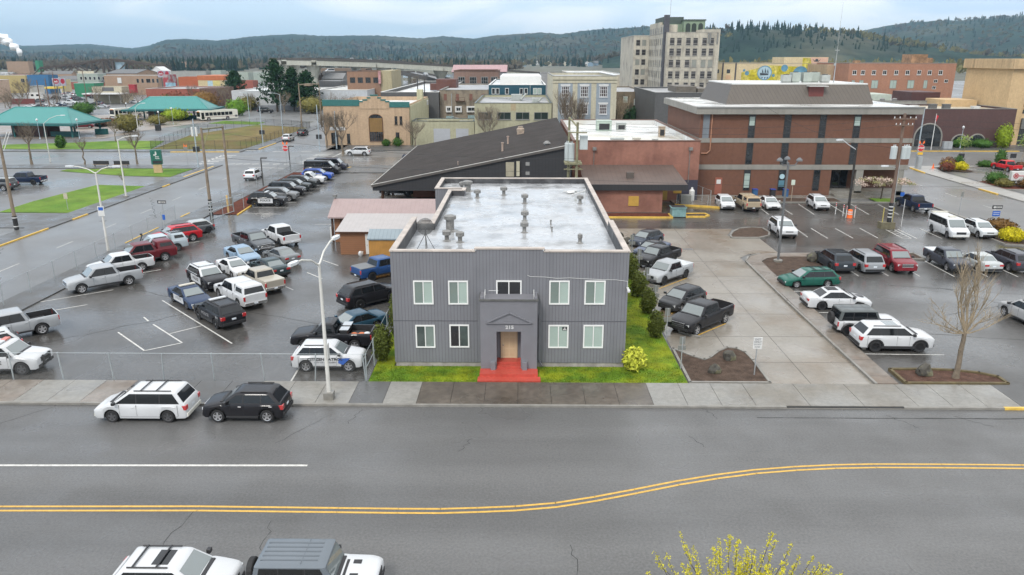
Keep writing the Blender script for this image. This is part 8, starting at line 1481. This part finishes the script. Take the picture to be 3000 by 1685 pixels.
wire('service wire from the twin pole down to the gray building', (6.45, 88.2, 7.4), (5.6, 75.7, 7.4), .3); wire('low wire crossing the black gable', (-38.4, 97.6, 6.4), (6.4, 88.3, 6.1), .5, .022); wire('thin wire above the low one crossing the black gable', (-38.4, 97.6, 9.6), (6.4, 88.3, 7.6), .9); wire('wire from the far left pole to the gate pole, upper', (-57.9, 83.6, 9.2), (-38.6, 91.6, 9.0), .4); wire('wire over the lot lane at left', (-57.9, 83.6, 8.2), (-110, 80, 8.0), .5); wire('wire slanting from the brick office roof to the right lot pole', (33.5, 106, 12.4), (42.3, 85.6, 9.2), 1.2); wire('wire between leaning poles over the teal shelters', (-137, 222, 11.5), (-61.3, 212.6, 11.8), 1.0); wire('wire across the brick office at first floor height', (6.45, 88.2, 5.2), (60, 86, 5.0), .5, .014); wire('wire along the left street from the gate pole', (-38.6, 91.6, 10.6), (-57.5, 133.3, 8.3), .5)
# ------------------------------------------------------------------ signs and signals
REDS = mat('sign red', (.50, .015, .025), rough=.35, var=.03); ORF = mat('orange flag', (.85, .16, .03), rough=.6, var=.1); SGRY = mat('sign back', (.22, .225, .21), rough=.5, metal=.3, var=.1)
def post(label, x, y, h, plates, rz=0., name='road_sign', group=None, pm=METAL_P):
    T = thing(name, label, 'sign', (x, y, 0), rz, group); MB().tube((0, 0, 0), (0, 0, h), .035, n=6).build('post', [pm], T)
    for i, (w_, a, b, m) in enumerate(plates): MB().box(-w_ / 2, w_ / 2, -.075, -.045, a, b).build('sign_plate', [m], T)
    return T
def octagon(T, z, r, y=-.09):
    for k, (rr, m, nm) in enumerate(((r, TRIM_W, 'sign_rim'), (r * .92, REDS, 'sign_face'))): MB().poly([(math.cos(math.pi / 8 + math.pi * i / 4) * rr, y - .012 * k, z + math.sin(math.pi / 8 + math.pi * i / 4) * rr) for i in range(8)]).build(nm, [m], T)
    text('lettering', 'STOP', r * .72, TRIM_W, T, (0, y - .02, z), FRONT, .004, .04)
    for s in (-1, 1): MB().poly([(s * .12, y - .01, z + r), (s * .5, y - .01, z + r + .25), (s * .42, y - .01, z + r + .7), (s * .2, y - .01, z + r + .4)]).build('flag', [ORF], T)
T = post('red stop sign with two orange flags at the junction on the left', -41.7, 133.4, 4.2, []); octagon(T, 3.5, .55)
T = post('red stop sign with orange flags and yellow plate at the corner of the brick office', 69.6, 133.2, 4.6, [(.9, 2.6, 3.0, mat('sign yellow', (.7, .42, .02)))]); octagon(T, 3.75, .62); MB().box(-.1, .7, .1, .7, 0, 2.2).build('signal_cabinet', [METAL_P], T)
T = post('stop sign seen from the side with orange flags across the street', -61.3, 137.6, 3.2, [(.7, 2.5, 3.2, SGRY)]); MB().poly([(-.3, -.1, 3.2), (.0, -.1, 3.4), (-.2, -.1, 3.9)]).poly([(.0, -.1, 3.2), (.35, -.1, 3.3), (.25, -.1, 3.8)]).build('flag', [ORF], T)
def signal(label, x, y, h, zb, lx_): T = thing('signal_pole', label, 'traffic signal', (x, y, 0), 0, 'pale blue signal poles'); MB().lathe([(.16, 0), (.13, .6), (.09, h)], n=10).build('pole', [PLBL], T); m = MB(); m.box(lx_, lx_ + .42, -.2, .2, zb, zb + .9).box(-lx_ - .42, -lx_, -.2, .2, zb, zb + .9); m.build('signal_head', [BLK], T); return T
T = signal('pale blue signal pole at the near left corner of the junction', -57.5, 133.3, 8.6, 2.9, .12); MB().box(-.5, -.2, -.1, .1, 5.6, 7.2).box(.2, .5, -.1, .1, 5.6, 7.2).build('banner', [TRIM_W], T)
signal('pale blue signal pole at the field corner of the junction', -57.2, 167.4, 8.6, 2.6, .12); signal('pale blue signal pole behind the left stop sign', -42.2, 158, 9.5, 2.6, .12); signal('pale signal pole at the corner by the theatre street', -39.6, 162, 8, 2.6, .12)
T = signal('pale blue signal pole rising beside the right stop sign', 69.9, 134.6, 10.5, 4.2, .3)
T = post('black one-way sign with white arrow pointing left at the right street, blue plate below', 53.9, 84.7, 2.9, [(1.15, 2.5, 2.9, BLK), (.85, 1.65, 2.25, BLUE_T)]); MB().poly([(-.5, -.09, 2.7), (-.28, -.09, 2.84), (-.28, -.09, 2.78), (.5, -.09, 2.78), (.5, -.09, 2.62), (-.28, -.09, 2.62), (-.28, -.09, 2.56)]).build('arrow', [TRIM_W], T); text('lettering', 'ONE WAY', .14, BLK, T, (.12, -.097, 2.7), FRONT); MB().box(-.35, .35, -.09, -.08, 2.05, 2.1).box(-.35, .35, -.09, -.08, 1.85, 1.9).build('print', [TRIM_W], T)
T = post('one-way sign with white arrow pointing left beside the red SUV', -41.2, 84.6, 3.3, [(1.0, 2.9, 3.25, BLK), (.3, 1.0, 1.6, BLUE_T)]); MB().poly([(-.44, -.09, 3.07), (-.25, -.09, 3.19), (-.25, -.09, 3.14), (.44, -.09, 3.14), (.44, -.09, 3.0), (-.25, -.09, 3.0), (-.25, -.09, 2.95)]).build('arrow', [TRIM_W], T); text('lettering', 'ONE WAY', .12, BLK, T, (.1, -.097, 3.07), FRONT)
T = post('white exit only do not enter sign on the front bark bed', 14.5, 43.2, 2.6, [(.55, 1.85, 2.6, TRIM_W)])
for i, s in enumerate(('EXIT', 'ONLY', 'DO NOT', 'ENTER')): text('lettering', s, .17 if i < 2 else .11, GREY_T, T, (0, -.082, 2.47 - i * .165), FRONT, .003, .02)
for x, y, lb in ((10.9, 72, 'farthest'), (10.75, 66.3, 'second farthest'), (10.45, 60, 'middle'), (10.3, 55.0, 'second nearest'), (10.2, 49.5, 'nearest')): T = post('parking bay sign seen from behind along the hedge, the %s one' % lb, x, y, 2.3, [(.36, 1.75, 2.3, SGRY), (.62, 1.3, 1.62, SGRY)], R(180), 'bay_sign', 'parking bay signs along the hedge')
post('parking bay sign by the nearest bark bed corner', 10.15, 44.2, 2.2, [(.36, 1.7, 2.2, SGRY), (.5, 1.3, 1.6, SGRY)], R(180), 'bay_sign'); post('small white sign on a post before the brick office', 36.9, 102.2, 3.0, [(.5, 2.3, 3.0, mat('pale green sign', (.5, .56, .48)))], pm=mat('wood stake', (.4, .33, .24))); post('grey sign post standing on the right street edge', 54.3, 92.5, 3.1, [(.3, 2.5, 3.1, SGRY)]); post('small sign in the triangular lawn', -58.6, 95.0, 2.2, [(.5, 1.5, 2.2, mat('beige sign', (.42, .38, .3)))]); post('white pole with grey cap beside the utility pole in the right lot', 44.4, 86.6, 3.2, [(.05, 3.0, 3.2, SGRY)], pm=TRIM_W, name='bay_post'); post('small blue parking sign on the lawn of the brick office', 52.3, 103, 1.2, [(.55, .65, 1.2, BLUE_T)])
for x, lb in ((79.3, 'leftmost'), (88.6, 'middle'), (98, 'rightmost')): post('dark square sign on a post along the bank lot kerb, the %s one' % lb, x, 137.5, 2.4, [(1.1, 1.5, 2.3, BLK)], 0, 'post_sign', 'dark signs along the bank lot kerb')
T = thing('bank_sign', 'white bank sign with a red key over a black base with bushes', 'sign', (75.7, 115, 0), R(-4)); MB().box(-1.25, 1.25, -.3, .3, 0, 1.0).build('base', [BLK], T); MB().box(-1.35, 1.35, -.34, .34, 1.0, 2.35).build('panel', [TRIM_W], T); kz = 1.7; k_ = MB()
for cx, cz in ((-.55, 0), (-.9, .0), (-.72, .19), (-.72, -.19)): k_.path([(cx + .22 * math.cos(i * math.pi / 5), -.36, kz + cz + .22 * math.sin(i * math.pi / 5)) for i in range(11)], .045, 4)
k_.box(-.38, 1.15, -.38, -.342, kz - .04, kz + .06).box(.62, .72, -.38, -.342, kz - .38, kz - .04).box(.92, 1.02, -.38, -.342, kz - .38, kz - .04); k_.build('key_emblem', [mat('key red', (.42, .03, .035))], T); text('lettering', 'KeyBank', .42, TRIM_W, T, (.1, -.32, .72), FRONT, .01, .02)
T = thing('bank_sign', 'green bank sign with white emblem on a tan plinth', 'sign', (-62.0, 127.6, 0), R(14)); MB().box(-.65, .65, -.3, .3, 0, 1.5).build('plinth', [TAN], T); MB().box(-.85, .85, -.38, .38, 1.5, 3.9).build('panel', [mat('sign green', (.012, .115, .085), rough=.4)], T); MB().box(-.6, .8, -.40, -.381, 1.62, 2.12).build('message_board', [BLK], T); MB().poly([(-.05, -.39, 3.7), (.12, -.39, 3.6), (.15, -.39, 3.15), (.0, -.39, 3.0), (-.35, -.39, 2.95), (-.38, -.39, 3.2), (-.12, -.39, 3.15)]).build('emblem', [TRIM_W], T); text('lettering', 'Bank', .30, TRIM_W, T, (.18, -.39, 2.78), FRONT, .004, .03); text('lettering', 'Pacific', .28, TRIM_W, T, (.18, -.39, 2.48), FRONT, .004, .03)
def jack(label, x, y, z): T = thing('restaurant_sign', label, 'sign', (x, y, 0), 0, 'red restaurant signs'); MB().tube((0, 0, 0), (0, 0, z), .2).tube((2.8, 0, 0), (2.8, 0, z), .2).build('post', [GRYP], T); MB().box(-1.6, 1.7, -.3, .3, z - 1.9, z + 1.3).box(1.9, 4.2, -.3, .3, z - 1.9, z + 1.3).build('frame', [mat('sign lilac grey', (.33, .32, .37))], T); m = MB(); [m.poly([(cx + rx * math.cos(6.283 * i / 16), -.33, z + 1.1 * math.sin(6.283 * i / 16)) for i in range(16)]) for cx, rx in ((.05, 1.4), (3.05, .95))]; m.build('red_panel', [mat('jack red', (.30, .01, .03))], T); text('lettering', 'jack', 1.15, TRIM_W, T, (0, -.36, z - .1), FRONT, .01, .03)
jack('red and white restaurant sign in front of the blue wall', -205, 340, 8.6); jack('red and white restaurant sign against the tan brick block', -179, 385, 11)
for x, y, lb in ((-75.5, 136.0, 'left'), (-71.8, 136.0, 'right')): T = thing('bus_bench', '%s of two dark benches behind the green bank sign' % lb, 'bench', (x, y - 1.5, 0), R(180), 'benches behind the green sign'); MB().box(-1.4, 1.4, -.05, .05, .45, 1.1).build('backrest', [BLK], T); MB().box(-1.4, 1.4, .05, .5, .42, .48).build('seat', [WOOD], T); [MB().box(s - .05, s + .05, -.05, .45, 0, .42).build('leg', [METAL_P], T) for s in (-1.1, 1.1)]
# barrels, posts, bins, dumpsters, cabinets
T = thing('traffic_barrel', 'orange and white barrel at the foot of the black pole', 'barrel', (40.46, 91.6, 0)); MB().lathe([(.34, 0), (.32, .3), (.30, .62), (.27, .95), (.2, 1.0)], n=14).build('body', [ORF], T); MB().lathe([(.322, .42), (.316, .55)], n=14).lathe([(.302, .68), (.292, .80)], n=14).build('reflective_band', [TRIM_W], T)
for x, y, lb in ((39.55, 93.7, 'leftmost'), (39.97, 91.5, 'front left'), (40.05, 92.6, 'back'), (41.1, 91.7, 'right')): T = thing('marker_post', 'white marker post with red bands round the black pole, the %s one' % lb, 'marker post', (x, y, 0), 0, 'marker posts round the black pole'); MB().lathe([(.055, 0), (.055, 1.5)], n=8).build('post', [TRIM_W], T); MB().lathe([(.058, 1.05), (.058, 1.17)], n=8).lathe([(.058, 1.28), (.058, 1.42)], n=8).build('red_band', [REDS], T)
T = thing('dumpster', 'pale teal metal dumpster in front of the annexe', 'dumpster', (19.4, 92.0, 0)); MB().box(-.85, .85, -.7, .7, .1, 1.15).box(-.95, .95, -.8, .8, 1.15, 1.25).build('body', [mat('teal dumpster', (.17, .29, .29), var=.25, vs=2, stain=.7)], T); MB().box(-.85, .85, -.6, .75, 1.25, 1.3).build('lid', [BLK], T)
for x, lb in ((32.9, 'left'), (35.4, 'dark one with blue lid'), (37.2, 'right')): T = thing('wheeled_bin', 'wheeled bin at the foot of the brick office, %s' % lb, 'bin', (x, 105.6, .1), 0, 'bins at the brick office'); MB().box(-.32, .32, -.35, .35, 0, 1.0).build('body', [BLK if 'dark' in lb else mat('bin blue', (.03, .10, .22))], T); MB().box(-.35, .35, -.4, .38, 1.0, 1.08).build('lid', [mat('bin lid blue', (.03, .06, .30))], T)
single('utility_cabinet', MB().box(-.7, .7, -.4, .4, 0, 1.2), [SGRY], 'grey cabinet on the ramp by the propane tank', 'cabinet', (21.9, 99.6, .2)); T = thing('propane_tank', 'white upright propane tank by the annexe wall', 'tank', (23.0, 101, .2)); MB().lathe([(.2, 0), (.38, .15), (.38, 1.5), (.15, 1.75), (.12, 1.95)], n=14).build('tank', [TRIM_W], T, True)
single('paper_boxes', MB().box(-.9, 0, -.4, .4, 0, 1.5).box(.05, .95, -.4, .4, 0, 1.5), [METAL_P], 'pair of grey newspaper boxes before the arched bank', 'newspaper box', (91.3, 164.2, .1)); T = thing('flagpole', 'white flagpole with a furled red flag before the arched bank', 'flagpole', (86.6, 161.6, 0)); MB().lathe([(.09, 0), (.05, 7.6)], n=8).build('pole', [TRIM_W], T); MB().poly([(0, 0, 7.4), (.5, -.05, 7.1), (.15, 0, 6.0), (0, 0, 5.9)]).build('flag', [REDS], T)
single('traffic_cone', MB().box(-.25, .25, -.25, .25, 0, .05).lathe([(.18, .05), (.04, .85)], n=10), [ORF], 'orange traffic cone on the pale pavement by the corner bed', 'cone', (72.6, 133.8, .13)); single('plaza_bin', MB().box(-.6, .6, -.5, .5, 0, 1.5), [BLK], 'black waste bin on the bus plaza', 'bin', (-97.6, 204, 0)); single('teal_box', MB().box(-1.4, 1.4, -.6, .6, 0, 1.4), [TEALD], 'teal cabinet by the nearer teal shelter', 'cabinet', (-107.2, 193.5, 0))
for x, y, lb in ((11.6, 57.2, 'by the rounded hatchback'), (11.25, 62.6, 'by the silver pickup'), (12.0, 50.3, 'by the black lifted pickup')): single('wheel_stop', MB().box(-.85, .85, -.1, .1, 0, .14, 0, R(-42)), [KERB], 'concrete wheel stop on the drive ' + lb, 'wheel stop', (x, y, .01), 'wheel stops')
for x, y, lb in ((23.4, 57.0, 'behind the white muscle sedan'), (23.3, 51.2, 'behind the boxy off-road car'), (23.25, 48.3, 'behind the nearest white SUV')): single('wheel_stop', MB().box(-.12, .12, -.8, .8, 0, .15), [KERB], 'concrete wheel stop on the walk edge ' + lb, 'wheel stop', (x - .1, y, .1), 'wheel stops')
# ------------------------------------------------------------------ fences
def linkmat(name, col, a):
    m = mat(name, col, rough=.5, metal=.3, var=0, alpha=a); return m
CHAIN = linkmat('chain link mesh', (.26, .27, .27), .11); CHAINB = linkmat('black chain link mesh', (.03, .028, .025), .22)
def fence(label, P, h, step, pm, cm, r=.03, lean=0, mid=False):
    T = thing('chain_link_fence', label, 'fence', (P[0][0], P[0][1], 0)); o = Vector((P[0][0], P[0][1], 0)); q = random.Random(int(abs(P[0][0] * 9))); first = True
    for a, b in zip(P[:-1], P[1:]):
        a = Vector((*a, 0)) - o; b = Vector((*b, 0)) - o; L = (b - a).length; n = max(1, round(L / step)); c = MB()
        for i in range(n + 1):
            if i == 0 and not first: continue
            p = a.lerp(b, i / n); ln_ = Vector((q.uniform(-lean, lean), q.uniform(-lean, lean) * .5, h)); MB().tube(p, p + ln_, r, n=6).build('post', [pm], T)
        c.poly([a, b, b + Vector((0, 0, h - .04)), a + Vector((0, 0, h - .04))]); c.build('mesh', [cm], T); rr = MB().tube(a + Vector((0, 0, h - .02)), b + Vector((0, 0, h - .02)), r * .3, n=5)
        if mid: rr.tube(a + Vector((0, 0, h * .5)), b + Vector((0, 0, h * .5)), r * .5, n=5)
        rr.build('rail', [pm], T); first = False
    return T
GALV = mat('galvanised post', (.40, .44, .45), rough=.4, metal=.4, var=.08)
fence('chain link fence with leaning posts along the front pavement', [(-40.4, 42.0), (-9.45, 42.0)], 1.85, 2.97, GALV, CHAIN, .04, .16); fence('chain link fence turning back beside the left lawn', [(-9.4, 42.0), (-9.42, 52.2)], 1.85, 2.6, GALV, CHAIN, .045, .02, True); fence('chain link fence along the left street', [(-41.0, 42.2), (-41.2, 70), (-41.7, 88.5)], 1.9, 3.7, GALV, CHAIN, .035, .04)
fence('chain link fence behind the bark strip', [(-39.7, 94.5), (-39.9, 136.2), (-30.5, 136.6)], 2.0, 3.6, GALV, CHAIN, .035, .02); fence('black mesh fence around the dry field', [(-79, 160.7), (-60.0, 161.4), (-59.0, 172), (-58.6, 211)], 1.9, 2.9, BLK, CHAINB, .035); fence('black mesh fence behind the dry field', [(-79, 160.7), (-84.5, 193), (-77, 222), (-58.6, 211)], 1.9, 3.6, BLK, CHAINB, .035)
T = thing('lot_gate', 'open galvanised gate leaf with wooden stop post between the twin poles', 'gate', (-37.7, 89.4, 0)); gt = MB(); d = Vector((1.0, 4.6, 0)); A, B = Vector((0, 0, 0)), d
for z in (.12, 1.05, 1.95): gt.tube(A + Vector((0, 0, z)), B + Vector((0, 0, z)), .04, n=6)
for t in (0, .5, 1): p = A.lerp(B, t); gt.tube(p + Vector((0, 0, .05)), p + Vector((0, 0, 2.0)), .035, n=6)
gt.tube((0, 0, 0), (0, 0, 2.1), .07).tube(B, B + Vector((0, 0, 2.15)), .07); gt.build('frame', [GALV], T); MB().poly([A, B, B + Vector((0, 0, 1.95)), A + Vector((0, 0, 1.95))]).build('mesh', [CHAIN], T); MB().box(.5, .68, 3.8, 3.98, 0, 2.3).build('stop_post', [mat('pale timber', (.55, .38, .16))], T); MB().tube((1.3, 4.9, 0), (1.6, 6.6, 0), .04).tube((1.3, 4.9, 2), (1.6, 6.6, 2), .04).tube((1.6, 6.6, 0), (1.6, 6.6, 2), .04).build('side_panel', [GALV], T)
fence('chain link pen beside the annexe door', [(23.9, 103.4), (24.9, 98.3)], 2.2, 2.5, GALV, CHAIN, .04); fence('low chain link rail at the annexe ramp', [(20.6, 98.9), (24.6, 98.3)], 1.5, 2.0, GALV, CHAIN, .035)
# ------------------------------------------------------------------ air
hz_ = MB().box(-6200, 6200, -120, 8200, -1.2, 300); hb = hz_.build('haze', []); hm = bpy.data.materials.new('haze air'); hm.use_nodes = True; n_ = hm.node_tree.nodes; n_.clear(); ho = n_.new('ShaderNodeOutputMaterial'); hv = n_.new('ShaderNodeVolumePrincipled'); hv.inputs['Color'].default_value = (.50, .77, 1.0, 1); hv.inputs['Density'].default_value = .00010; hv.inputs['Anisotropy'].default_value = .55; hm.node_tree.links.new(hv.outputs[0], ho.inputs['Volume']); hb.data.materials.append(hm); tag(hb, 'thin bluish air haze', 'haze', kind='stuff')
